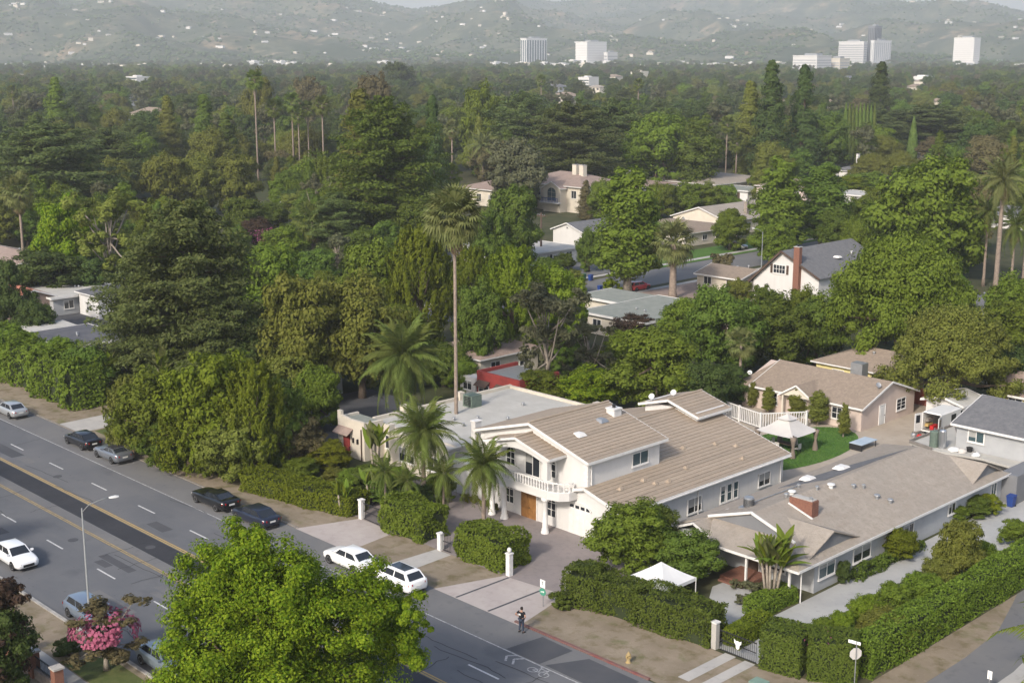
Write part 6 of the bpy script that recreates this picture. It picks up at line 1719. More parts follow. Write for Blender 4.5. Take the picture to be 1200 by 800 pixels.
# hedges: dense leaf skin over a dark inner mass
def hedge(label, pts, width, h, mat, leaf=.12, dens=95, bump=.16, name='hedge', top_var=.12, seed=0, flowers=None, group=None, clip=False):
    rng = np.random.default_rng(900 + seed)
    pts = [np.array(p, float) for p in pts]
    Cs, Ns = [], []
    core = MB()
    if clip: bump, top_var, leaf, dens = .07, .03, min(leaf, .09), max(dens, 190)
    for a, b in zip(pts, pts[1:]):
        d = b - a; Ln = np.linalg.norm(d); d = d / Ln; s_ = np.array([-d[1], d[0]])
        n = int(dens * (Ln * width + 2 * Ln * h + 2 * width * h))
        A = np.array([Ln * width, Ln * h, Ln * h, width * h, width * h]); f = rng.choice(5, n, p=A / A.sum())
        u, v, q = rng.uniform(0, 1, n), rng.uniform(0, 1, n), rng.uniform(-1, 1, n)
        al = u * Ln; ac = (q * .5) * width; z = v * h
        nl = np.zeros((n, 3))
        m = f == 0; z[m] = h; nl[m, 2] = 1
        for fi, sg in ((1, -1), (2, 1)):
            m = f == fi; ac[m] = sg * width / 2; nl[m, :2] = s_ * sg
        for fi, sg in ((3, 0), (4, 1)):
            m = f == fi; al[m] = sg * Ln; nl[m, :2] = d * (1 if sg else -1)
        ph = rng.uniform(0, 6, 4)
        wob = np.sin(al * 1.9 + ph[0]) * np.sin(z * 2.7 + ac * 2 + ph[1]) * bump + np.sin(al * .7 + ph[2]) * top_var
        off = wob + rng.normal(0, .07 if not clip else .035, n) - .04
        P = np.stack([a[0] + d[0] * al + s_[0] * ac, a[1] + d[1] * al + s_[1] * ac, z], 1) + nl * off[:, None]
        edge = np.clip((np.abs(ac) / (width / 2) - .7) / .3, 0, 1) * np.clip((z / h - .7) / .3, 0, 1)
        P[:, 2] -= edge * .16 * min(1, h / 2); P[:, 2] = np.maximum(P[:, 2], .03)
        Cs.append(P); Ns.append(unit(nl + rng.normal(size=(n, 3)) * .55 + np.array([0, 0, .3])))
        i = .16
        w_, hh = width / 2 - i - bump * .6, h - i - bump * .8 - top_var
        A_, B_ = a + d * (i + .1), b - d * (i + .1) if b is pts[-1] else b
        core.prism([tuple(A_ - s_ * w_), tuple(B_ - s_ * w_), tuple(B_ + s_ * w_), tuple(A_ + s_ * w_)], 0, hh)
    C, N = np.concatenate(Cs), np.concatenate(Ns)
    c = (pts[0] + pts[-1]) / 2
    t = thing(name, label, 'hedge', (c[0], c[1], 0), group)
    fo = link('foliage', np_mesh('foliage', *leaf_cards(C, N, leaf, rng), L[mat]), t, (-c[0], -c[1], 0)); fo['kind'] = 'stuff'
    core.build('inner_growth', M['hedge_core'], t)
    if flowers:
        k = rng.choice(len(C), flowers[1]); g_ = link('flowers', np_mesh('flowers', *leaf_cards(C[k] + N[k] * .08, N[k], leaf, rng, .8), L[flowers[0]]), t, (-c[0], -c[1], 0)); g_['kind'] = 'stuff'
    return t
# ---------------------------------------------------------------- the near street tree, with finer leaves
def near_tree():
    x, y = -59.2, 38.3
    t = thing('street_tree', 'large bright yellow-green leafy street tree nearest the viewer', 'tree', (x, y, 0))
    rng = np.random.default_rng(4242)
    pts = [(291, 656, 50, 0), (265, 692, 62, 1), (335, 742, 50, -1.5), (342, 792, 60, -1), (328, 700, 40, -1), (333, 684, 54, -1), (250, 760, 66, 0), (320, 750, 78, 2), (212, 712, 17, 0), (222, 735, 24, 1), (395, 730, 66, -1), (428, 704, 50, 0), (455, 735, 50, 1),  (480, 715, 24, -1), (470, 765, 36, 0), (400, 800, 72, 1), (300, 830, 90, 0), (215, 800, 50, 0), (360, 705, 52, 1.5), (284, 630, 18, 0), (300, 634, 16, .5), (495, 745, 17, 0)]
    ells = []
    d0 = math.hypot(x, y)
    hx, hy = x / d0, y / d0                                     # direction away from the lens
    for px, py, r, dep in pts:
        a = (px - 600) / FPX; b = (400 - py) / FPX
        dv = np.array([_fw[i] + a * _rt[i] + b * _up[i] for i in range(3)])
        s_ = (d0 + dep * 1.6) / math.hypot(dv[0], dv[1])
        p = dv * s_ + np.array([0, 0, CAMH]); rr = r / FPX * np.linalg.norm(dv * s_)
        ells.append((p - np.array([x, y, 0]), (rr, rr, rr * .95)))
    for k in range(5):                                          # the far side of the crown
        a = rng.uniform(0, 6.28); ells.append((np.array([hx * 3.2 + 2 * math.cos(a), hy * 3.2 + 2 * math.sin(a), rng.uniform(6, 10.5)]), (2.4, 2.4, 2.1)))
    C, N = clumps(rng, ells, 1200, 230000, (.18, .36), (.35, 1.0), .3)
    cr = link('crown', np_mesh('crown', *leaf_cards(C, N, .092, rng, .6), L['bright']), t)
    cr['kind'] = 'stuff'
    mb = MB(); mb.tube([(0, 0, -.1), (.1, 0, 2), (.2, .2, 4.5), (.1, .3, 8)], [.5, .36, .3, .18], 10)
    for e in ells[::2]: mb.tube([(.15, .1, 3.2 + rng.uniform(0, 2)), tuple((np.array([.15, .1, 4.5]) + e[0]) / 2 + np.array([0, 0, -.4])), tuple(np.array(e[0]) * .8 + np.array([0, 0, .6]))], [.14, .08, .02], 6)
    mb.build('trunk', M['bark'], t, True, False)


near_tree()
# ---------------------------------------------------------------- boulevard planting
hedge('long low bright green hedge along the verge behind the black muscle coupe', [(-102.4, 65.4), (-96.5, 66.3), (-89.4, 68.0)], 3.0, 1.85, 'lime', seed=1)
hedge('clipped green hedge block left of the narrow gate, nearest the banana plants', [(-85.0, 68.4), (-79.9, 68.5)], 3.2, 2.75, 'green', seed=2, leaf=.12, dens=130, bump=.24, top_var=.2)
hedge('clipped green hedge block between the narrow gate and the ball-capped pillar', [(-76.2, 68.7), (-70.8, 69.1)], 3.1, 2.6, 'green', seed=3, leaf=.12, dens=130, bump=.24, top_var=.2)
hedge('long dark green hedge in front of the white canopy tent', [(-63.9, 67.9), (-61, 68.6), (-57.5, 68.9), (-51.3, 69.5)], 2.6, 2.7, 'deep', seed=4, bump=.2, top_var=.22, dens=130, leaf=.1)
hedge('tall trimmed hedge right of the crest gate by the green cabinet', [(-47.4, 69.6), (-44.6, 70.2), (-42.0, 72.0)], 2.6, 2.95, 'deep', seed=5, clip=True)
hedge('long trimmed hedge running along the alley', [(-41.95, 72.2), (-41.9, 84), (-42.2, 98.3)], 1.95, 2.65, 'green', seed=6, dens=130, leaf=.1, bump=.12, top_var=.1)
hedge('narrow bright sloping hedge inside the crest gate', [(-50.3, 69.6), (-50.6, 73.9)], 1.3, 1.35, 'lime', seed=7, clip=True)
hedge('low square green hedge below the bird of paradise by the porch', [(-52.4, 74.9), (-52.3, 79.4)], 1.7, 1.25, 'green', seed=8, clip=True)
hedge('tall dark hedge beside the bare dirt at the far end of the kerb', [(-168, 68.4), (-139.2, 67.4)], 4.0, 5.2, 'green', seed=9, leaf=.2, dens=42, bump=.5, top_var=.5)
hedge('small clipped yellow-green hedge block beside the concrete driveway', [(-130.0, 67.0), (-127.6, 67.0)], 1.8, 2.2, 'yellow', seed=10, clip=True)
hedge('leafy green hedge along the foot of the grey house wall', [(-50.9, 86), (-50.9, 96)], 1.0, .7, 'deep', seed=11, bump=.2)
for kd, px, pb, pt, w, m, lab in (
        ('round', 180, 543, 430, 96, 'green', 'rounded green tree left of the middle of the roadside thicket'), ('round', 245, 550, 404, 118, 'lime', 'largest lime-green tree of the roadside thicket'),
        ('wisp', 300, 556, 424, 92, 'lime', 'feathery lime-green tree at the hedge end of the roadside thicket'), ('wisp', 158, 530, 440, 70, 'olive', 'feathery olive tree at the driveway end of the roadside thicket'),
        ('wisp', 222, 553, 470, 84, 'lime', 'low feathery lime tree at the front of the roadside thicket'), ('round', 278, 560, 478, 92, 'olive', 'low rounded olive tree at the front of the thicket facing the long hedge'), ('round', 328, 545, 445, 74, 'deep', 'dark rounded tree over the shaded yard behind the long hedge'), ('round', 195, 549, 486, 62, 'deep', 'low dark tree at the front of the thicket behind the grey convertible'), ('wisp', 250, 556, 500, 60, 'green', 'lowest feathery green tree at the front of the thicket')):
    PT(kd, px, pb, pt, w, m, lab, 'trees of the roadside thicket')
PT('round', 385, 548, 543, 60, 'yellow', 'rounded yellow-green bush at the end of the long hedge', H=2.7, name='bush', cat='bush')
PT('round', 348, 545, 485, 70, 'brown', 'thin brownish tree over the dark sedan in the shaded yard')
PT('shrub', 313, 548, 540, 60, 'dark', 'dark shrub at the back of the long hedge')
# palms
palm('very tall slender fan palm rising behind the beige flat-roofed house', 535, 522, 224, 76, 'fan', 'palm_grey', 56, r=.2)
palm('big arching feather palm over the beige flat roof', 474, 500, 392, 104, 'feather', 'palm', 60, r=.4, skirt=False)
for k, (az_, ln_) in enumerate(((2.6, 1.25), (3.3, 1.1), (-1.2, 1.0))):
    tt = [o for o in bpy.data.objects if o.get('label', '').startswith('big arching feather')][0]
    o_ = link('dead_frond', FEA[2], tt, (0, 0, HZ(*G(474, 500), 418)), (0, R(35), az_ - tt.rotation_euler.z), (ln_,) * 3); o_.material_slots[0].link = 'OBJECT'; o_.material_slots[0].material = M['dead_frond']
palm('feather palm standing in front of the beige house by the gate', 497, 592, 484, 86, 'feather', 'palm', 60, r=.22, skirt=False)
palm('feather palm in front of the white house balcony', 567, 622, 526, 76, 'feather', 'palm', 50, r=.2, skirt=False)
for k, (px, pb, pt, w, lab) in enumerate(((452, 600, 540, 50, 'small feather palm beside the banana plants'), (520, 600, 540, 60, 'small drooping feather palm left of the white house wall'), (478, 604, 552, 44, 'small feather palm behind the left clipped hedge'))):
    palm(lab, px, pb, pt, w, 'feather', 'palm', 20, r=.12, skirt=False)
paddle_plant('tall bird of paradise clump against the beige house front', 440, 560, 5.2, 20, 5, 1.15)
paddle_plant('banana plant with broad leaves behind the white gate pillar', 435, 590, 3.4, 16, 4, 1.0, name='banana_plant')
paddle_plant('low banana plant at the end of the long hedge', 402, 602, 2.6, 12, 3, .9, name='banana_plant')
paddle_plant('tall giant bird of paradise by the porch of the long grey house', 903, 704, 5.0, 84, 12, 1.15, .85)
paddle_plant('pale banana clump above the thicket beside the olive tree', 128, 470, 6.0, 16, 4, 1.5, name='banana_plant'); paddle_plant('pale banana clump in the thicket near the big cedar', 192, 478, 6.5, 18, 4, 1.6, name='banana_plant')
palm('fan palm with hanging dead fronds in front of the residential street', 788, 350, 262, 56, 'fan', 'palm_grey', 38, r=.62)
palm('slender fan palm at the edge of the bungalow row', 30, 332, 207, 44, 'fan', 'palm_grey', 34, r=.26)
palm('straight palm trunk with sparse crown behind the white tiled house', 866, 468, 386, 40, 'fan', 'palm_grey', 26, r=.2, skirt=False)
palm('tall grey-green palm with shaggy head among the palm group', 1166, 345, 193, 62, 'feather', 'palm_grey', 36, r=.42)
for px, pb, pt, w, lab in ((1184, 342, 250, 52, 'palm of the group nearest the shaggy tall one'), (1198, 338, 228, 56, 'palm of the group cut by the picture edge'), (1152, 335, 235, 46, 'shorter palm of the group in the shade of the big rounded tree')):
    palm(lab, px, pb, pt, w, 'feather', 'palm', 26, r=.25, group='palms by the rounded tree')
palm('short palm with drooping fronds left of the feathery lime trees', 405, 300, 228, 46, 'fan', 'palm_grey', 34, r=.4)
palm('short fan palm beside the magenta bougainvillea', 368, 310, 240, 50, 'fan', 'palm', 34, r=.4)
palm('slim pale-trunked palm beside the layered dark conifer', 530, 205, 141, 24, 'fan', 'palm_grey', 26, r=.3)
palm('short bushy date palm beside the pale round-headed tree', 566, 215, 160, 44, 'feather', 'palm_grey', 30, r=.4, skirt=False)
palm('low fan palm beside the mansion', 528, 235, 192, 34, 'fan', 'lime', 26, r=.3)
for px, pb, pt, w, lab in ((303, 216, 82, 26, 'tallest palm of the row on the left skyline'), (324, 214, 116, 24, 'palm with thick grey skirt in the left row'), (345, 213, 108, 26, 'middle palm of the left row'), (352, 214, 128, 20, 'short thin palm beside the middle palm of the left row'), (363, 212, 118, 22, 'palm right of the middle palm of the left row'), (380, 214, 112, 26, 'palm at the right end of the left row'),
                            (634, 140, 88, 15, 'small lone palm standing above the woods'), (747, 160, 92, 15, 'thin palm above the cedars'), (1140, 205, 138, 24, 'slim palm with pale trunk beyond the red-brown roof'), (850, 212, 136, 22, 'palm with grey skirt left of the tall conifers'), (862, 212, 157, 24, 'shorter palm beside the grey-skirted one'), (18, 155, 100, 16, 'small palm at the edge of the left woods'), (386, 235, 190, 34, 'drooping feather palm below the left palm row')):
    far_palm('feather' if 'feather' in lab else 'fan', px, pb, pt, w, lab)
for px, pb, h, w, m, lab in ((455, 590, 2.6, 52, 'deep', 'dark undergrowth bush behind the banana plants'), (485, 596, 2.3, 50, 'dark', 'dark undergrowth bush under the front feather palm'), (515, 588, 2.8, 44, 'deep', 'leafy undergrowth bush by the red garden gate wall'), (430, 572, 2.4, 46, 'deep', 'bush below the bird of paradise at the beige house'), (465, 572, 2.2, 44, 'green', 'green bush under the beige house windows'), (412, 572, 2.0, 40, 'green', 'green bush before the red front door'), (395, 566, 1.6, 36, 'olive', 'olive bush left of the red front door path'),
                             (330, 535, 2.2, 50, 'dark', 'dark bush at the front of the shaded yard'), (352, 560, 2.0, 46, 'green', 'green bush joining the long hedge'), (300, 540, 3.0, 56, 'deep', 'deep green bush between the thicket and the shaded yard')):
    PT('round', px, pb, 0, w, m, lab, 'bushes of the shaded front gardens', H=h, name='bush', cat='bush')
# a white bird on the cedar
x, y = G(247, 460); d_ = math.hypot(x, y); zb = HZ(x, y, 281)
eg = thing('egret', 'tall white egret perched on top of the huge dark cedar', 'bird', (x, y, zb), None, R(200))
mb = MB(); mb.tube([(-.34, 0, .5), (-.2, 0, .56), (0, 0, .68), (.16, 0, .82), (.2, 0, .98), (.12, 0, 1.12), (.14, 0, 1.26), (.24, 0, 1.3), (.3, 0, 1.29)], [.03, .1, .17, .12, .06, .045, .045, .05, .02], 9); mb.build('body', M['canvas_white'], eg, True, False)
mb = MB(); mb.tube([(.29, 0, 1.29), (.5, 0, 1.25)], [.02, .004], 5); mb.build('beak', M['yellow_line'], eg, False, False)
for s_ in (-1, 1):
    MB().tube([(-.02, s_ * .06, .58), (.03, s_ * .06, .3), (0, s_ * .06, 0)], [.022, .014, .012], 5).build('leg', M['metal_black'], eg, False, False); MB().add([(.1, s_ * .15, .8), (-.45, s_ * .07, .45), (-.1, s_ * .17, .58), (-.05, s_ * .19, .72)], [(0, 3, 2), (3, 1, 2), (0, 3, 1)]).build('wing', M['canvas_white'], eg, False, False)
# garden of the long house and the tent
PT('round', 736, 672, 586, 108, 'green', 'dense glossy green tree in the corner between both front gardens', var=1)
PT('round', 808, 682, 620, 84, 'deep', 'rounded dark green tree behind the white canopy tent', var=2); PT('round', 770, 652, 592, 60, 'deep', 'dark green tree against the side of the white house', var=3)
PT('round', 690, 700, 655, 58, 'dark', 'dark bushy shrub beside the plain white gate pillar', H=3.0, name='bush', cat='bush'); PT('shrub', 655, 712, 690, 34, 'deep', 'small shrub spilling onto the drive by the plain white pillar')
for px, pb, pt, w, m, lab in ((1122, 684, 607, 58, 'olive', 'tall olive bush at the middle of the long drive'), (1150, 665, 632, 40, 'green', 'dark green bush beside the tall olive bush'), (1100, 690, 652, 44, 'olive', 'palmy olive bush at the foot of the tall one'), (1078, 716, 670, 54, 'green', 'wide green bush in the middle of the planting strip'), (1046, 726, 683, 52, 'green', 'bushy green shrub where the drive bends'),
                              (1014, 746, 696, 54, 'lime', 'light green bush behind the trimmed front hedge'), (1035, 760, 712, 74, 'olive', 'loose olive shrub beside the road sign'), (1076, 744, 706, 50, 'green', 'green shrub against the alley hedge'), (965, 762, 722, 46, 'green', 'low green bush with pink flowers behind the front hedge'), (985, 760, 716, 40, 'lime', 'yellow-green bush next to the pink flowers')):
    PT('round', px, pb, pt, w, m, lab, 'bushes between the drive and the alley', H=None, name='bush', cat='bush')
x, y = G(962, 747, 2.5); rng = np.random.default_rng(3); C = np.stack([rng.normal(x, .55, 60), rng.normal(y, .55, 60), rng.uniform(2.0, 2.95, 60)], 1)
t = thing('bougainvillea', 'magenta bougainvillea blooms over the trimmed front hedge', 'flowering bush', (x, y, 0)); fo = link('blossom', np_mesh('blossom', *leaf_cards(C, rdir(rng, 60), .1, rng, .8), L['pink']), t, (-x, -y, 0)); MB().tube([(x, y, 0), (x, y, 2.4)], [.06, .02], 5).build('stem', M['bark'], t)
for px, pb, pt, w, m, lab in ((988, 683, 656, 20, 'dark', 'dark upright bush against the grey house wall between two windows'), (1053, 655, 617, 46, 'lime', 'light green shrub under the grey house eaves'), (1043, 652, 632, 26, 'dark', 'dark clipped shrub left of the light green one'), (1140, 605, 580, 40, 'deep', 'leafy shrub at the rear end of the grey house wall'), (1158, 602, 578, 30, 'yellow', 'yellow-flecked shrub by the rear corner of the grey house'), (1120, 612, 590, 30, 'green', 'green shrub beside the rear windows of the grey house')):
    PT('round', px, pb, pt, w, m, lab, 'shrubs along the grey house wall', name='shrub', cat='shrub')
PT('round', 1192, 640, 608, 44, 'green', 'green bush at the far edge of the pale drive', name='bush', cat='bush')
for px, pb, w, lab in ((870, 708, 20, 'small pinkish shrub in the stone bed by the porch path'), (882, 692, 26, 'spiky small plant in the stone bed by the porch'), (862, 690, 16, 'low plant beside the porch steps')):
    PT('shrub', px, pb, 0, w, 'grey', lab, 'plants in the stone bed', H=.8)
for k, (px, pb) in enumerate(((660, 590), (545, 588), (556, 590), (568, 594), (578, 600))):
    if k: PT('shrub', px, pb, 0, 15, 'olive', 'low clipped shrub along the white house side wall', 'low shrubs by the white house', H=.8)
for px, pb, pt, w, lab in ((900, 484, 452, 16, 'standard tree by the left window of the pink house'), (934, 490, 452, 22, 'round-headed standard tree left of the pink house door'), (958, 498, 457, 26, 'round-headed standard tree right of the pink house door'), (988, 512, 472, 16, 'thin standard tree by the right window of the pink house'), (882, 478, 447, 14, 'small standard tree at the end of the pink house front')):
    PT('oval', px, pb, pt, w, 'olive', lab, 'standard trees before the pink house', trunk='bark_pale')
# near left corner
PT('airy', 8, 815, 680, 92, 'plum', 'dark plum-leaved tree behind the brick garden wall', trunk='bark', var=0); PT('round', -4, 818, 700, 96, 'dark', 'dark green tree in the near corner under the plum leaves', var=0)
x, y = G(125, 785)
t = PT('airy', 125, 785, 706, 96, 'brown', 'crepe myrtle with pink blossom on the small front lawn', trunk='bark_pale', var=1, name='flowering_tree')
rng = np.random.default_rng(8); k = 1700; a = rng.uniform(0, 6.28, k); q = np.sqrt(rng.uniform(.15, 1, k)) * 2.35; zz = 2.6 + 1.9 * rng.uniform(0, 1, k) ** 1.3 * np.sqrt(np.clip(1.02 - (q / 2.4) ** 2, .02, 1)) + .0
keep = np.sin(a * 4 + q * 3) > -.35; C = np.stack([q * np.cos(a), q * np.sin(a), zz], 1)[keep]
b_ = link('blossom', np_mesh('blossom', *leaf_cards(C, unit(C - np.array([0, 0, 2.0]) + rng.normal(size=C.shape) * .5), .13, rng, .8), L['pink']), t); b_.scale = (1 / t.scale.x, 1 / t.scale.y, 1 / t.scale.z); b_['kind'] = 'stuff'
PT('shrub', 82, 768, 745, 40, 'dark', 'dark rounded shrub beside the crepe myrtle')
palm('drooping pale green palm fronds beside the alley pavement', 1290, 850, 700, 230, 'feather', 'lime', 30, r=.2, skirt=False)
# ---------------------------------------------------------------- mid-distance trees, one by one
for a in (
        # the block behind the roadside
        ('cedar', 228, 462, 240, 158, 'cedar', 'huge dark layered cedar left of the middle, the widest of the cedars', 0), ('cedar', 175, 458, 300, 105, 'cedar', 'lower dark cedar leaning out left of the huge cedar', 1), ('cedar', 262, 470, 330, 100, 'cedar', 'low dark cedar in front of the huge cedar', 1),
        ('round', 352, 470, 312, 112, 'olive', 'big rounded olive-green tree right of the huge cedar', 1), ('round', 425, 466, 318, 118, 'olive', 'big rounded olive-green tree above the arching feather palm', 2), ('round', 395, 452, 350, 90, 'green', 'rounded green tree between the two big olive trees', 0), ('round', 335, 312, 262, 64, 'green', 'green tree in front of the short fan palm', 0), ('round', 285, 285, 228, 60, 'deep', 'deep green tree behind the magenta bougainvillea mound', 1), ('round', 350, 262, 224, 54, 'olive', 'olive tree behind the short fan palm', 2), ('round', 395, 272, 234, 56, 'green', 'green tree behind the drooping short palm', 3), ('round', 318, 268, 236, 46, 'deep', 'deep green tree over the grey-roofed house', 2), ('round', 318, 400, 285, 92, 'green', 'rounded green tree over the right shoulder of the huge cedar', 3),
        ('round', 440, 395, 276, 92, 'green', 'rounded green tree behind the big olive trees', 0), ('wisp', 492, 410, 264, 88, 'lime', 'tall feathery yellow-green tree left of the tall palm trunk', 1), ('round', 562, 440, 326, 66, 'deep', 'rounded dark green tree right of the tall palm trunk', 2), ('wisp', 600, 425, 288, 92, 'lime', 'feathery lime-green tree below the white flat-roofed building', 0), ('round', 655, 420, 304, 78, 'lime', 'rounded lime-green tree beside the utility pole', 1), ('wisp', 552, 380, 288, 60, 'lime', 'slim feathery lime tree between palm trunk and lime trees', 2),
        ('airy', 640, 470, 332, 105, 'grey', 'airy grey-green gum tree with pale limbs behind the red building', 0), ('airy', 690, 455, 372, 74, 'grey', 'small airy gum tree below the grey felt roof', 1), ('round', 690, 480, 428, 86, 'bright', 'bright green rounded tree behind the white tiled roof', 2), ('round', 630, 476, 432, 66, 'green', 'green tree half hiding the red building', 3), ('round', 545, 462, 420, 44, 'green', 'small green tree left of the red building', 0), ('round', 520, 452, 398, 66, 'deep', 'deep green tree between the arching palm and the tall palm trunk', 4), ('round', 345, 478, 395, 84, 'olive', 'low olive tree at the back of the shaded yard', 4), ('round', 374, 504, 424, 64, 'green', 'fresh green tree leaning over the shaded yard', 0), ('round', 322, 506, 440, 66, 'dark', 'dark tree at the boulevard side of the shaded yard', 3), ('round', 300, 470, 380, 80, 'dark', 'dark tree between the cedar and the olive trees', 2), ('round', 770, 482, 382, 118, 'green', 'wide green tree above the white house chimney', 3), ('round', 735, 440, 385, 70, 'lime', 'light green tree below the grey felt roof', 4), ('round', 822, 490, 420, 70, 'dark', 'dark green tree behind the raised tile roof', 0),
        ('round', 845, 448, 330, 100, 'deep', 'leafy deep green tree right of the fan palm with dead fronds', 1), ('round', 905, 436, 345, 100, 'deep', 'leafy deep green tree above the pink house gable', 2), ('round', 955, 430, 348, 78, 'deep', 'leafy deep green tree left of the giant spreading tree', 3), ('round', 800, 415, 345, 62, 'green', 'green tree in front of the fan palm with dead fronds', 4), ('round', 850, 472, 425, 60, 'dark', 'dark low tree left of the straight palm trunk', 3), ('round', 742, 400, 368, 60, 'plum', 'dull plum-leaved tree at the corner of the grey felt roof', 1),
        ('oak', 1052, 432, 262, 205, 'green', 'giant spreading green tree above the yellow house', 0), ('oak', 1112, 478, 350, 165, 'olive', 'wide olive oak above the white van and shed', 1), ('round', 1078, 330, 176, 138, 'green', 'very large rounded green tree behind the giant spreading one', 1), ('round', 1185, 400, 318, 70, 'green', 'green tree at the picture edge below the palm group', 2), ('round', 1190, 372, 330, 60, 'lime', 'light green low tree at the foot of the palm group', 3), ('round', 1180, 470, 400, 80, 'dark', 'dark tree behind the grey garage roof', 0),
        # street trees behind
        ('oval', 735, 343, 193, 80, 'green', 'tall dense upright tree on the pavement by the red car', 0), ('oval', 910, 298, 184, 66, 'green', 'tall upright street tree left of its dark twin', 1), ('oval', 962, 292, 188, 64, 'deep', 'darker upright street tree right of its twin', 0), ('round', 855, 293, 242, 46, 'green', 'small round-headed street tree on the lawn strip', 4), ('round', 1000, 282, 228, 46, 'green', 'small round-headed tree before the white pavilion', 1), ('round', 690, 318, 266, 36, 'deep', 'small dark round tree beside the white gabled garage', 2), ('shrub', 845, 322, 296, 32, 'brown', 'brownish round shrub at the corner of the street', 0), ('shrub', 718, 345, 326, 24, 'bright', 'bright green shrub beside the blue bin', 1),
        ('round', 600, 322, 214, 74, 'deep', 'rounded dark green tree in front of the mansion', 3), ('round', 572, 330, 240, 60, 'deep', 'rounded green tree left of the one before the mansion', 4), ('round', 606, 252, 158, 76, 'grey', 'pale olive tree with white limbs behind the mansion', 1), ('airy', 604, 250, 165, 64, 'grey', 'airy pale tree growing through the pale olive tree', 0), ('conifer', 686, 258, 210, 28, 'brown', 'rusty narrow conifer beside the mansion entry', 0), ('round', 708, 262, 208, 46, 'green', 'fresh green tree beside the rusty conifer', 0),
        ('round', 775, 256, 212, 44, 'green', 'clipped green tree at the left of the long clipped row', 0), ('round', 800, 254, 212, 46, 'green', 'second clipped green tree of the long row', 1), ('round', 826, 252, 212, 46, 'green', 'third clipped green tree of the long row', 2), ('round', 850, 250, 216, 40, 'green', 'last clipped green tree of the long row', 3),
        ('round', 898, 398, 331, 52, 'deep', 'low deep green tree at the foot of the white gable', 1), ('round', 940, 398, 334, 46, 'green', 'low green tree at the foot of the brick chimney', 2), ('round', 866, 372, 326, 40, 'olive', 'low olive tree before the brown-roofed garage', 3), ('round', 832, 380, 334, 40, 'green', 'low green tree right of the skirted fan palm', 0),
        # left side
        ('round', 82, 345, 228, 76, 'bright', 'bright yellow-green tree behind the slender fan palm', 2), ('cypress', 77, 330, 228, 15, 'dark', 'dark cypress in front of the bright yellow-green tree', 0), ('airy', 132, 350, 224, 98, 'olive', 'golden olive airy tree left of the huge cedar', 0), ('round', 62, 352, 288, 96, 'dark', 'dark spreading tree behind the beige flat roof', 1), ('round', 110, 352, 295, 60, 'dark', 'dark tree behind the white block house', 0), ('round', 42, 398, 348, 48, 'dark', 'dark bushy tree over the pale carport', 4), ('round', 8, 395, 300, 60, 'dark', 'dark tree beside the red-tiled house', 3), ('round', 15, 440, 380, 70, 'green', 'green tree behind the tall dark hedge', 2), ('round', 70, 455, 395, 70, 'green', 'green tree in front of the dark flat-roofed building', 3), ('round', 110, 470, 402, 60, 'deep', 'deep green tree beside the pale banana clump', 4),
        ('round', 196, 255, 176, 68, 'olive', 'left light green rounded tree of the row of three', 0), ('round', 236, 252, 180, 62, 'olive', 'middle light green rounded tree of the row of three', 2), ('round', 277, 250, 178, 62, 'olive', 'right light green rounded tree of the row of three', 3), ('cedar', 60, 262, 145, 135, 'cedar', 'broad dark layered cedar at the left edge of the woods', 1), ('cedar', 128, 235, 152, 92, 'cedar', 'dark layered cedar right of the broad one', 0), ('conifer', 70, 178, 88, 44, 'green', 'tall green conifer on the left skyline', 0), ('conifer', 243, 205, 108, 50, 'deep', 'conical conifer left of the palm row', 1), ('conifer', 200, 200, 110, 44, 'olive', 'broad olive conifer left of the conical one', 2), ('conifer', 268, 215, 130, 50, 'deep', 'leaning dark conifer beside the palm row', 0), ('round', 306, 178, 82, 44, 'olive', 'tall olive tree behind the tallest palm', 2), ('round', 365, 165, 86, 46, 'brown', 'brownish tall tree behind the palm row', 1),
        ('cedar', 455, 300, 118, 128, 'deep', 'tall green deodar left of the slim pale-trunked palm', 0), ('conifer', 425, 260, 100, 80, 'olive', 'big olive pine behind the deodar', 2), ('conifer', 508, 240, 108, 44, 'dark', 'very dark conifer behind the slim palm', 1), ('round', 468, 120, 70, 44, 'dark', 'dark round crown rising highest above the central woods', 1), ('round', 440, 190, 84, 60, 'brown', 'brownish pine crown behind the deodar', 3),
        ('cedar', 610, 205, 110, 82, 'cedar', 'grey-green layered cedar left of the centre', 0), ('cedar', 668, 228, 120, 104, 'cedar', 'broad layered cedar behind the mansion', 1), ('cedar', 722, 215, 118, 84, 'cedar', 'brownish layered cedar right of the centre', 0), ('round', 768, 222, 128, 88, 'green', 'big rounded green tree right of the cedars', 4), ('round', 565, 200, 96, 56, 'green', 'tall rounded tree behind the bushy date palm', 2), ('oval', 820, 225, 134, 56, 'deep', 'dark upright tree left of the skirted palms', 1),
        ('conifer', 900, 212, 67, 58, 'dark', 'tallest dark conifer of the right pair', 0), ('conifer', 938, 208, 72, 54, 'dark', 'slightly shorter dark conifer of the right pair', 1), ('conifer', 876, 208, 92, 52, 'olive', 'olive conifer left of the tall pair', 2), ('conifer', 1028, 165, 70, 46, 'dark', 'dark twin-topped conifer right of the cypress row', 0), ('cedar', 1086, 186, 124, 120, 'cedar', 'layered cedar right of the lone cypress', 1), ('cedar', 1035, 184, 130, 90, 'cedar', 'layered cedar behind the cypress row', 0), ('cypress', 1068, 192, 136, 12, 'cypress', 'lone slim cypress right of the cypress row', 0), ('round', 965, 205, 130, 60, 'deep', 'dark tree left of the cypress row', 0),
        ('round', 1130, 300, 208, 60, 'brown', 'rust-tinged tree left of the shaggy palm', 0), ('round', 1015, 230, 200, 60, 'green', 'green tree in front of the grey roof with chimney', 0), ('round', 1110, 212, 168, 60, 'green', 'green tree left of the slim pale-trunk palm', 1), ('round', 990, 232, 205, 50, 'bright', 'bright low tree below the cypress row', 4)):
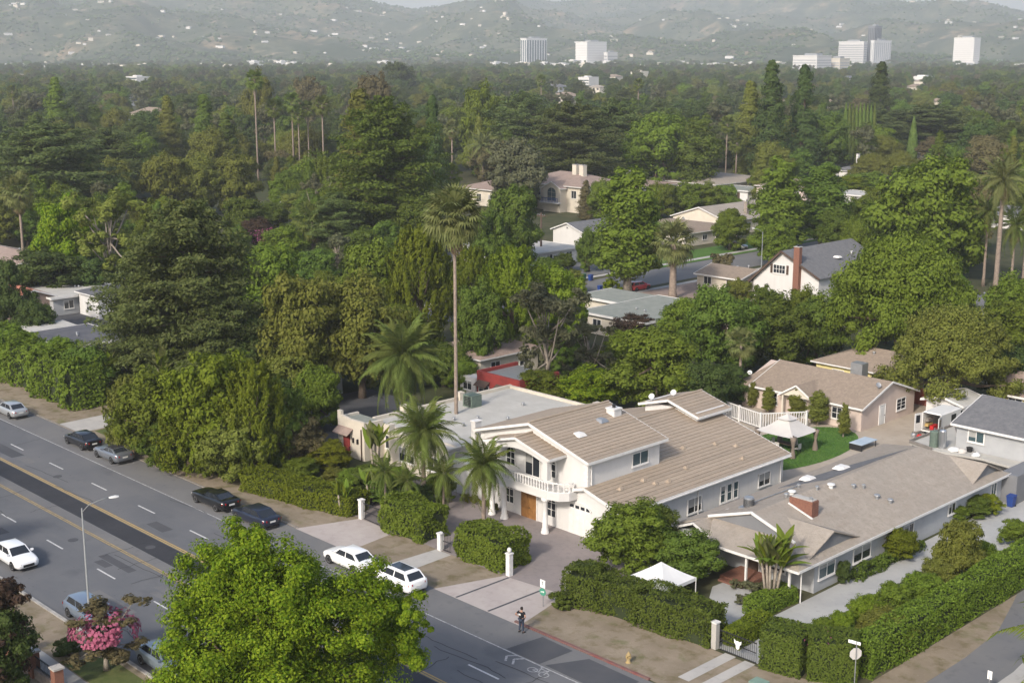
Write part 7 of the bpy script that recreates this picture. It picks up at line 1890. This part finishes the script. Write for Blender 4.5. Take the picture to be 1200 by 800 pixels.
    kind, px, pb, pt, w, m, lab, var = a
    PT(kind, px, pb, pt, w, m, lab, var=var)
for k in range(9):
    PT('cypress', 988 + k * 4.2, 193 - k * .2, 120 + (k * 5 % 4), 8.5, 'cypress', 'light green cypress in the tight row of nine clipped columns', 'row of nine cypresses')
x, y = G(312, 300); rng = np.random.default_rng(12); C = np.stack([rng.normal(x, 1.6, 260), rng.normal(y, 1.6, 260), rng.uniform(1, 5.5, 260)], 1)
t = thing('bougainvillea', 'magenta bougainvillea mound beside the short fan palm', 'flowering bush', (x, y, 0)); o = link('blossom', np_mesh('blossom', *leaf_cards(C, rdir(rng, 260), .2, rng, .8), L['pink']), t, (-x, -y, 0)); o['kind'] = 'stuff'; MB().tube([(x, y, 0), (x + .3, y, 4)], [.2, .05], 6).build('stem', M['bark'], t)
x, y = G(305, 295); tree('round', x, y, 9, 7, 'plum', 'plum-leaved tree behind the magenta bougainvillea')
# trees filling the blocks between
KEEP = [(985, 118, 1030, 190), (165, 172, 310, 228), (292, 80, 392, 180), (1062, 135, 1074, 190), (1128, 138, 1152, 200), (845, 140, 872, 205), (518, 142, 542, 200), (235, 260, 258, 285), (300, 268, 335, 300),(552, 210, 588, 240), (640, 200, 682, 252), (600, 250, 705, 300), (690, 196, 865, 222), (798, 238, 890, 300), (690, 302, 865, 345), (870, 285, 975, 340), (930, 183, 950, 235), (970, 215, 1025, 248), (975, 186, 1040, 205), (683, 335, 778, 380), (0, 292, 35, 328), (0, 332, 170, 408), (563, 430, 615, 462), (395, 440, 660, 600), (640, 462, 1200, 800), (0, 470, 400, 800), (860, 415, 1080, 500), (1160, 240, 1200, 345), (235, 262, 256, 285), (525, 225, 545, 300), (780, 255, 800, 330), (885, 255, 900, 320)]
def clear_of(px, py0, py1, w):
    for a, b, c, d in KEEP:
        if px + w / 2 > a and px - w / 2 < c and py1 > b and py0 < d: return False
    return True
frng = random.Random(2024)
MIX = [('round', 'green', 'green'), ('round', 'deep', 'deep green'), ('round', 'olive', 'olive'), ('oval', 'green', 'green upright'), ('wisp', 'green', 'green feathery'), ('round', 'dark', 'dark'), ('conifer', 'deep', 'dark conical'), ('cedar', 'cedar', 'dark layered'), ('airy', 'grey', 'grey-green airy'), ('oak', 'green', 'green spreading'), ('conifer', 'olive', 'olive conical')]
WGT = [22, 18, 16, 6, 8, 7, 5, 8, 5, 5, 3]
def spaced(x, y, r):
    return all((x - a) ** 2 + (y - b) ** 2 > (.55 * (r + c)) ** 2 for a, b, c in TREES)
LAND = [(225, 330, 'huge cedar'), (28, 260, 'slender fan palm'), (82, 270, 'bright yellow-green tree'), (303, 130, 'tallest palm of the left row'), (380, 150, 'end palm of the left row'), (455, 200, 'green deodar'), (530, 165, 'slim pale-trunked palm'), (534, 270, 'very tall palm'), (566, 230, 'mansion wing'), (655, 225, 'mansion entry'), (606, 190, 'pale olive tree'), (634, 110, 'lone palm above the woods'), (680, 270, 'white gabled garage'), (735, 260, 'tall upright tree'), (788, 300, 'skirted fan palm'), (840, 260, 'cream gabled house'), (920, 310, 'white gabled house'), (850, 170, 'grey-skirted palms'), (900, 130, 'tall conifer pair'), (1007, 155, 'cypress row'), (1068, 165, 'lone cypress'), (1140, 170, 'slim palm with pale trunk'), (1010, 195, 'roof with white chimney'), (1080, 215, 'very large rounded tree'), (1168, 230, 'shaggy palm'), (1055, 310, 'giant spreading tree'), (730, 358, 'grey felt roof'), (640, 400, 'airy gum tree'), (590, 445, 'red building'), (70, 350, 'pale flat roof'), (118, 355, 'white block house'), (370, 270, 'short fan palm'), (405, 255, 'drooping short palm'), (243, 155, 'conical conifer'), (70, 130, 'left skyline conifer'), (60, 200, 'broad left cedar'), (235, 215, 'row of three rounded trees'), (670, 170, 'broad layered cedar'), (770, 175, 'big rounded tree'), (768, 210, 'long roof with chimneys'), (470, 100, 'dark highest crown'), (425, 370, 'big olive trees'), (867, 420, 'straight palm trunk'), (945, 200, 'pink-walled house'), (1000, 235, 'white pavilion'), (1110, 405, 'wide olive oak'), (160, 60, 'hills')]
MADE = []
def fill(n, d0, d1, hmin, hmax, group, low=False):
    done = tries = 0
    while done < n and tries < n * 60:
        tries += 1
        d = math.sqrt(frng.uniform(d0 * d0, d1 * d1)); az = AZ - frng.uniform(-R(21.8), R(21.8))
        x, y = d * math.cos(az), d * math.sin(az)
        if y < 72 or (-161 < x < -143 and y > 130) or (x > -41 and y < 180): continue
        kind, m, word = frng.choices(MIX, WGT)[0]
        if low and kind in ('conifer', 'cedar', 'oak', 'oval'): kind, m, word = 'round', 'deep', 'deep green'
        H = frng.uniform(hmin, hmax) * (1.45 if kind == 'conifer' else 1.0); W_ = H * {'round': 1.0, 'oval': .5, 'wisp': .85, 'conifer': .46, 'cedar': .9, 'airy': .75, 'oak': 1.4}[kind] * frng.uniform(.85, 1.2)
        px, pb = PX(x, y, 0); pt = PX(x, y, H)[1]; wp = W_ / math.hypot(x, y) * FPX
        if not clear_of(px, pt, pb, wp) or not spaced(x, y, W_ / 2): continue
        t = tree(kind, x, y, W_, H, m, 'x', group + ' (%s)' % word)
        pm = (pt + pb) / 2
        lx, ly, txt = min(LAND, key=lambda q: (q[0] - px) ** 2 + 2 * (q[1] - pm) ** 2)
        dx, dy = px - lx, pm - ly
        rel = ('left of' if dx < 0 else 'right of') if abs(dx) > 1.3 * abs(dy) else ('behind' if dy < 0 else 'in front of')
        MADE.append((t, H, '%s %s' % (word, NAMES[kind][1]), '%s the %s' % (rel, txt))); done += 1
    return done
fill(150, 125, 330, 4.5, 9, 'trees among the nearer gardens', True)
fill(300, 250, 440, 8, 14, 'trees of the middle woods')
same = {}
for q in MADE: same.setdefault((q[2], q[3]), []).append(q)
ORD = {1: [''], 2: ['shorter ', 'taller '], 3: ['shortest ', 'middle-sized ', 'tallest ']}
for (w_, r_), qs in same.items():
    qs.sort(key=lambda q: q[1]); n_ = len(qs)
    if n_ > 3: qs.sort(key=lambda q: PX(q[0].location.x, q[0].location.y)[0])
    for i, q in enumerate(qs):
        q[0]['label'] = '%s%s standing %s' % (ORD[n_][i], w_, r_) if n_ in ORD else '%s %s from left, %s' % (('first', 'second', 'third', 'fourth', 'fifth', 'sixth', 'seventh', 'eighth', 'ninth', 'tenth', 'eleventh', 'twelfth', 'thirteenth')[min(i, 12)], w_, r_)
for k in range(7):
    tree('round', -144.2, 208 + k * 19 + (k % 3) * 3, 9, 9.5, ('green', 'deep', 'olive')[k % 3], '%s rounded street tree on the near pavement behind, %s from the lamp' % (('green', 'deep green', 'olive')[k % 3], ('first', 'second', 'third', 'fourth', 'fifth', 'sixth', 'seventh')[k]), 'street trees on the pavement behind')
for k in range(5):
    tree('round', -160, 250 + k * 22, 9, 10, ('deep', 'green')[k % 2], 'rounded street tree on the far pavement behind, %s past the cream gabled house' % ('first', 'second', 'third', 'fourth', 'fifth')[k], 'street trees on the far pavement behind')
for k, (px, pb, pt, w, m) in enumerate(((640, 330, 300, 44, 'deep'), (668, 345, 315, 40, 'olive'), (660, 318, 296, 30, 'deep'))):
    PT('round', px, pb, pt, w, m, ('dark bush under the utility pole', 'olive bush at the near kerb below the pole', 'dark low tree between the pole and the gabled garage')[k], name='bush', cat='bush')
# street trees on the near side, left of the picture, whose shade falls over the boulevard
for k, (x, y, h) in enumerate(((-103, 31.0, 11), (-119, 32, 12), (-137, 33, 12), (-90, 14, 12), (-78, 15, 11))):
    tree('round' if k % 3 else 'oval', x, y, h * (.85 if k % 3 else .5), h, 'green', 'broadleaf street tree on the near side of the boulevard, beyond the frame', 'near-side street trees')
# ================================================================ far country
hrng = np.random.default_rng(31)


def vnoise(x, y, seed):
    r = np.random.default_rng(seed); g = r.uniform(-1, 1, (64, 64))
    xi, yi = np.floor(x).astype(int), np.floor(y).astype(int); fx, fy = x - xi, y - yi; fx = fx * fx * (3 - 2 * fx); fy = fy * fy * (3 - 2 * fy)
    q = lambda a, b: g[a % 64, b % 64]
    return (q(xi, yi) * (1 - fx) + q(xi + 1, yi) * fx) * (1 - fy) + (q(xi, yi + 1) * (1 - fx) + q(xi + 1, yi + 1) * fx) * fy


SKX = [-900, 0, 200, 400, 440, 480, 520, 560, 600, 650, 690, 740, 800, 870, 930, 1000, 1050, 1110, 1160, 1200, 1400, 2100]
SKY = [-10, -8, -5, -4, 4, 13, 8, 3, -3, 4, 3, 0, -3, 3, 3, -4, 6, 9, 12, 18, 24, 30]
RDX = [-900, 0, 300, 430, 520, 700, 2100]; RDR = [5200, 5200, 5400, 5800, 6800, 7200, 7200]


def hill_z(px, r):
    """height of the hills in the direction px, r metres out"""
    rr = np.interp(px, RDX, RDR); top = 40 + (58 - np.interp(px, SKX, SKY)) / 1597.0 * rr
    t = np.clip((r - 3050) / (rr - 3050), 0, 1); s_ = t ** 1.25
    az = (px / 1597.0)
    gx, gy = az * r / 520.0, r / 620.0
    nz = vnoise(gx + 9, gy + 4, 5) * .5 + vnoise(gx * 2.1, gy * 2.1, 6) * .27 + vnoise(gx * 4.3, gy * 4.3, 7) * .2 + vnoise(gx * 9.1, gy * 9.1, 17) * .1
    rid = 1 - np.abs(vnoise(gx * .8 + 3, gy * .5, 8))
    z = top * (s_ + (nz * .5 + (rid - .6) * .3) * np.sin(np.pi * np.clip(t, 0, 1)) ** .8)
    z = np.where(r > rr, top * (1 - .25 * np.clip((r - rr) / 1500, 0, 1)), z)
    return np.maximum(z, 0) - 2 * (t <= 0)


PXS = np.linspace(-900, 2100, 420); RS = np.concatenate([np.linspace(3000, 7300, 120), np.linspace(7400, 9000, 6)])
PXG, RG = np.meshgrid(PXS, RS, indexing='ij')
AZG = AZ - np.arctan((PXG - 600) / 1597.0)
ZG = hill_z(PXG, RG)
V = np.stack([RG * np.cos(AZG), RG * np.sin(AZG), ZG], -1).reshape(-1, 3)
ni, nj = PXG.shape
ii, jj = np.meshgrid(np.arange(ni - 1), np.arange(nj - 1), indexing='ij'); b = (ii * nj + jj).ravel()
F = np.stack([b, b + 1, b + nj + 1, b + nj], 1)
M['hills'] = layered('hills', (.1, .105, .058), [((.28, .2, .12), .0038, .53, .62, .9), ((.035, .05, .022), .009, .42, .56, .9), ((.3, .23, .15), .012, .6, .68, .8), ((.03, .045, .02), .05, .48, .6, .8)], 1.0, .05)
hl = link('hills', np_mesh('hills', V, F, M['hills'], True)); tag(hl, kind='structure')


def on_hill(px, r):
    a = AZ - math.atan((px - 600) / 1597.0)
    return r * math.cos(a), r * math.sin(a), float(hill_z(np.array([px]), np.array([r]))[0])


# scrub and trees on the hills: small rough clumps
n = 52000
px = hrng.uniform(-250, 1450, n); r = hrng.uniform(3050, 6900, n); keepm = vnoise(px / 40., r / 160., 3) + hrng.uniform(-.5, .6, n) > 0
px, r = px[keepm], r[keepm]; z = hill_z(px, r); a = AZ - np.arctan((px - 600) / 1597.0)
P = np.stack([r * np.cos(a), r * np.sin(a), z], 1); n = len(P)
base = np.array([(1, 0, .3), (.3, .95, .4), (-.8, .6, .3), (-.8, -.6, .35), (.3, -.95, .3), (0, 0, 1.0), (.1, .1, -.2)])
fc = [(i, (i + 1) % 5, 5) for i in range(5)] + [((i + 1) % 5, i, 6) for i in range(5)]
sc = hrng.uniform(3, 7.5, (n, 1, 1)); vv = P[:, None] + base[None] * sc * hrng.uniform(.7, 1.3, (n, 7, 3)) * np.array([1, 1, 1.1])
ff = (np.arange(n)[:, None, None] * 7 + np.array(fc)[None]).reshape(-1, 3)
hw = link('hillside_woodland', np_mesh('hillside_woodland', vv.reshape(-1, 3), ff, L['dark'])); tag(hw, kind='stuff')


# houses on the slopes, three simple builds
def far_house(w, d, h, pitch, wall, roof):
    mb = MB(); mb.box(-w / 2, w / 2, -d / 2, d / 2, -3, h)
    o = .6; a, b_, c, e = (-w / 2 - o, -d / 2 - o, h), (w / 2 + o, -d / 2 - o, h), (w / 2 + o, d / 2 + o, h), (-w / 2 - o, d / 2 + o, h); p, q = (-w / 4, 0, h + pitch), (w / 4, 0, h + pitch)
    for f in ((a, b_, q, p), (b_, c, q), (c, e, p, q), (e, a, p)): mb.poly(list(f), 1)
    for k in range(3):
        u = -w / 2 + w * (k + .5) / 3; mb.box(u - w / 12, u + w / 12, -d / 2 - .06, -d / 2, .8, min(h - .5, 2.6), 2)
    return mb.mesh('hillside_house', [M[wall], M[roof], M['glass']])


HM = [far_house(18, 11, 6, 2.5, 'stucco_white', 'shingle_tan'), far_house(24, 12, 5, 2, 'stucco_beige', 'roof_felt'), far_house(15, 12, 7, 3, 'stucco_cream', 'roof_rose'), far_house(30, 13, 6, 1.6, 'stucco_white', 'roof_felt')]
qn = random.Random(5)
k = 0
while k < 298:
    px_ = qn.uniform(-20, 1220); r_ = qn.triangular(3120, 6300, 3700)
    if vnoise(np.array([px_ / 55.]), np.array([r_ / 300.]), 21)[0] < qn.uniform(-.7, .5): continue
    x, y, z_ = on_hill(px_, r_)
    hk = qn.randrange(4); o = link('hillside_house', HM[hk], None, (x, y, z_ + 1), (0, 0, AZ + math.pi / 2 + qn.uniform(-.7, .7)), (qn.uniform(.35, .8),) * 3)
    tag(o, ('white house with tan roof on the far hazy hillside', 'pale flat-roofed house on the far hazy hillside', 'cream house with rosy roof on the far hazy hillside', 'long white house on the far hazy hillside')[hk], 'house', ('tan-roofed houses on the far hills', 'pale flat houses on the far hills', 'rosy-roofed houses on the far hills', 'long houses on the far hills')[hk]); k += 1

# commercial strip at the foot of the hills
def strip_mesh(w, d, h, wall):
    mb = MB(); mb.box(-w / 2, w / 2, -d / 2, d / 2, 0, h); mb.box(-w / 2 - .3, w / 2 + .3, -d / 2 - .3, d / 2 + .3, h, h + .5)
    mb.box(-w * .2, w * .1, -d * .2, d * .2, h + .5, h + 2.2)
    nf = max(1, int(h / 4))
    for k in range(nf): mb.box(-w / 2 + 1, w / 2 - 1, -d / 2 - .08, -d / 2, k * 4 + 1.2, k * 4 + 2.9, 1)
    return mb.mesh('low_building', [M[wall], M['glass_blue']])
SM = [strip_mesh(60, 30, 8, 'stucco_white'), strip_mesh(40, 24, 11, 'stucco_cream'), strip_mesh(80, 30, 7, 'trim_white'), strip_mesh(34, 24, 15, 'stucco_white')]
for k in range(120):
    px_ = qn.uniform(-20, 1220); d = qn.uniform(2350, 3150); a = AZ - math.atan((px_ - 600) / 1597.0)
    o = link('low_building', SM[qn.randrange(4)], None, (d * math.cos(a), d * math.sin(a), 0), (0, 0, qn.choice([0, math.pi / 2]) + .04), (qn.uniform(.6, 1.1), 1, qn.uniform(.7, 1.15)))
    tag(o, 'low pale building in the hazy strip at the foot of the hills', 'building', 'low buildings at the foot of the hills')
for k, (px_, d, lab) in enumerate(((160, 1500, 'pale pitched building deep in the left woods'), (750, 1650, 'white house showing in the woods left of the right towers'), (1085, 1560, 'white flat building alone in the woods below the towers'), (690, 1300, 'pale house glimpsed in the far woods'), (100, 2300, 'long grey building in the far left trees'))):
    a = AZ - math.atan((px_ - 600) / 1597.0)
    tag(link('low_building', SM[k % 4], None, (d * math.cos(a), d * math.sin(a), 5 if k != 4 else 3), (0, 0, .04), (.4, .6, .8 if k != 3 else .6)), lab, 'building')


def tower(label, p0, pm, p1, top, D, wall, bandm, vertical=True, nx=6, ny=9, nz=12):
    """block whose left face spans p0..pm and right face pm..p1 of the skyline"""
    a = AZ - math.atan((pm - 600) / 1597.0); cx, cy = D * math.cos(a), D * math.sin(a)
    w = (pm - p0) / FPX * D / .72; dd = (p1 - pm) / FPX * D / .69; H = CAMH + (58 - top) / 1597 * D
    t = thing('office_tower', label, 'tower', (cx, cy, 0))
    x0, x1, y0, y1 = cx - w, cx, cy, cy + dd
    MB().box(x0, x1, y0, y1, 0, H).build('wall', M[wall], t); MB().box(x0 - .6, x1 + .6, y0 - .6, y1 + .6, H, H + 1.6).build('parapet', M[wall], t)
    MB().box(x0 + w * .3, x1 - w * .2, y0 + dd * .3, y1 - dd * .3, H + 1.6, H + 5).build('plant_room', M['metal_grey'], t)
    if vertical:
        for k in range(nx): u = x0 + w * (k + .5) / nx; MB().box(u - w / nx * .28, u + w / nx * .28, y0 - .25, y0, 4, H - 3).build('window_band', M[bandm], t)
        for k in range(ny): u = y0 + dd * (k + .5) / ny; MB().box(x1, x1 + .25, u - dd / ny * .28, u + dd / ny * .28, 4, H - 3).build('window_band', M[bandm], t)
    else:
        for k in range(nz):
            z0 = 4 + (H - 7) * k / nz; hh = (H - 7) / nz * .45
            q = MB(); q.box(x0 + 1, x1 - 1, y0 - .25, y0, z0, z0 + hh); q.box(x1, x1 + .25, y0 + 1, y1 - 1, z0, z0 + hh); q.build('window_band', M[bandm], t)
    return t


tower('white tower with dark vertical stripes, leftmost on the skyline', 610, 617, 640, 46, 3030, 'trim_white', 'glass_blue', True, 3, 8)
tower('broad plain white block right of the striped tower', 675, 688, 711, 50, 2980, 'trim_white', 'stucco_white', False, nz=9)
tower('pale grey block left of the dark glass tower', 989, 1012, 1017, 50, 3040, 'stucco_white', 'metal_grey', False, nz=10)
tower('dark glass tower, tallest of the right group', 1018, 1024, 1034, 33, 3075, 'siding_dark', 'glass', True, 4, 5)
tower('pale tower with dark vertical stripes right of the dark glass tower', 1021, 1024, 1049, 49, 2960, 'trim_white', 'siding_grey', True, 2, 9)
tower('white tower standing alone at the right end of the skyline', 1124, 1141, 1151, 46, 3000, 'trim_white', 'stucco_white', False, nz=14)
tower('broad white terraced hospital block in front of the towers', 935, 958, 978, 66, 2300, 'stucco_white', 'siding_grey', False, nz=5)
tower('lower white terraced block beside the hospital block', 972, 985, 999, 69, 2350, 'stucco_cream', 'siding_grey', False, nz=4)
tower('small dark annex right of the broad white block', 708, 712, 724, 62, 2990, 'stucco_white', 'metal_grey', False, nz=4)

# roofs scattered in the far woods
WM = [far_house(16, 11, 3.2, 2.2, 'stucco_cream', 'shingle_brown'), far_house(20, 12, 3.2, 2.0, 'siding_grey', 'shingle_grey'), far_house(15, 12, 4.2, 2.4, 'stucco_beige', 'shingle_tan')]
SPOTS = []
for k in range(24):
    px_ = qn.uniform(10, 1190); d = qn.uniform(520, 1900); a = AZ - math.atan((px_ - 600) / 1597.0); x, y = d * math.cos(a), d * math.sin(a)
    if -165 < x < -140 and y < 520: continue
    hk = k % 3; SPOTS.append((px_, d))
    tag(link('woodland_house', WM[hk], None, (x, y, 2.6), (0, 0, qn.choice([0, math.pi / 2])), (qn.uniform(.9, 1.3),) * 3), ('cream house with brown roof among the far woods', 'grey house with grey roof among the far woods', 'tall beige house with tan roof among the far woods')[hk], 'house', ('brown-roofed houses in the far woods', 'grey-roofed houses in the far woods', 'tan-roofed houses in the far woods')[hk])
# far woods between the gardens and the hills: one mass scattered from the same tree shapes
src = bpy.data.collections.new('far_tree_shapes')
for kd, v, m, s_ in (('round', 0, 'green', 1), ('round', 1, 'deep', 1), ('round', 2, 'olive', 1), ('round', 3, 'dark', 1.1), ('oval', 0, 'deep', .75), ('round', 0, 'olive', .9), ('round', 2, 'green', .8), ('cedar', 0, 'cedar', .8), ('oak', 0, 'olive', .8), ('round', 4, 'brown', .9), ('round', 1, 'dark', 1), ('airy', 0, 'grey', 1)):
    me = PROTO[kd][v][3].copy(); me.materials.clear(); me.materials.append(L[m])
    o = bpy.data.objects.new('far_crown', me); o.scale = (s_,) * 3; src.objects.link(o)
n = 21000
d = np.sqrt(hrng.uniform(410 ** 2, 3150 ** 2, n)); px = hrng.uniform(-330, 1530, n); a = AZ - np.arctan((px - 600) / 1597.0)
x, y = d * np.cos(a), d * np.sin(a)
ok = ~((x > -161) & (x < -143) & (y < 520)); ok &= hrng.uniform(0, 1, n) < np.where(d > 2300, .22, 1.0)
for k_, D_ in [(160, 1500), (750, 1650), (1085, 1560), (690, 1300)]:
    ok &= ~((np.abs(px - k_) < 16) & (np.abs(d - D_ + 60) < 110))
for k_, D_ in SPOTS: ok &= ~((np.abs(px - k_) * D_ / 1597 < 11) & (d < D_ + 8) & (d > D_ - 16 - D_ * D_ / 9000.))
ok &= ~((px > 925) & (px < 1005) & (d > 2000) & (d < 2330))
P = np.stack([x, y, np.zeros(n)], 1)[ok].astype(np.float32)
me = bpy.data.meshes.new('far_woodland'); me.vertices.add(len(P)); me.vertices.foreach_set('co', P.ravel()); me.update()
for m in (L['green'],): me.materials.append(m)
fwd = link('far_woodland', me); tag(fwd, kind='stuff')
ng = bpy.data.node_groups.new('scatter_far_trees', 'GeometryNodeTree')
ng.interface.new_socket('Geometry', in_out='INPUT', socket_type='NodeSocketGeometry'); ng.interface.new_socket('Geometry', in_out='OUTPUT', socket_type='NodeSocketGeometry')
N_ = ng.nodes; gi, go = N_.new('NodeGroupInput'), N_.new('NodeGroupOutput')
ci = N_.new('GeometryNodeCollectionInfo'); ci.inputs['Collection'].default_value = src; ci.inputs['Separate Children'].default_value = True; ci.inputs['Reset Children'].default_value = False
ip = N_.new('GeometryNodeInstanceOnPoints'); ip.inputs['Pick Instance'].default_value = True
rs = N_.new('FunctionNodeRandomValue'); rs.data_type = 'FLOAT'; rs.inputs[2].default_value, rs.inputs[3].default_value = .7, 1.75
rz = N_.new('FunctionNodeRandomValue'); rz.data_type = 'FLOAT_VECTOR'; rz.inputs[0].default_value = (0, 0, 0); rz.inputs[1].default_value = (0, 0, 6.28)
ng.links.new(gi.outputs[0], ip.inputs['Points']); ng.links.new(ci.outputs[0], ip.inputs['Instance']); ng.links.new(rs.outputs[1], ip.inputs['Scale']); ng.links.new(rz.outputs[0], ip.inputs['Rotation']); ng.links.new(ip.outputs[0], go.inputs[0])
fwd.modifiers.new('scatter', 'NODES').node_group = ng

# ---------------------------------------------------------------- haze
hz_m = bpy.data.materials.new('haze'); hz_m.use_nodes = True
nt = hz_m.node_tree; nt.nodes.remove(nt.nodes['Principled BSDF'])
pv = nt.nodes.new('ShaderNodeVolumePrincipled'); pv.inputs['Color'].default_value = (.9, .92, .95, 1); pv.inputs['Density'].default_value = 0.00016; pv.inputs['Anisotropy'].default_value = .2
nt.links.new(pv.outputs[0], nt.nodes['Material Output'].inputs['Volume'])
hz_o = MB().box(-11800, 11800, -11800, 11800, -1.0, 420).build('haze', hz_m); tag(hz_o, kind='stuff')
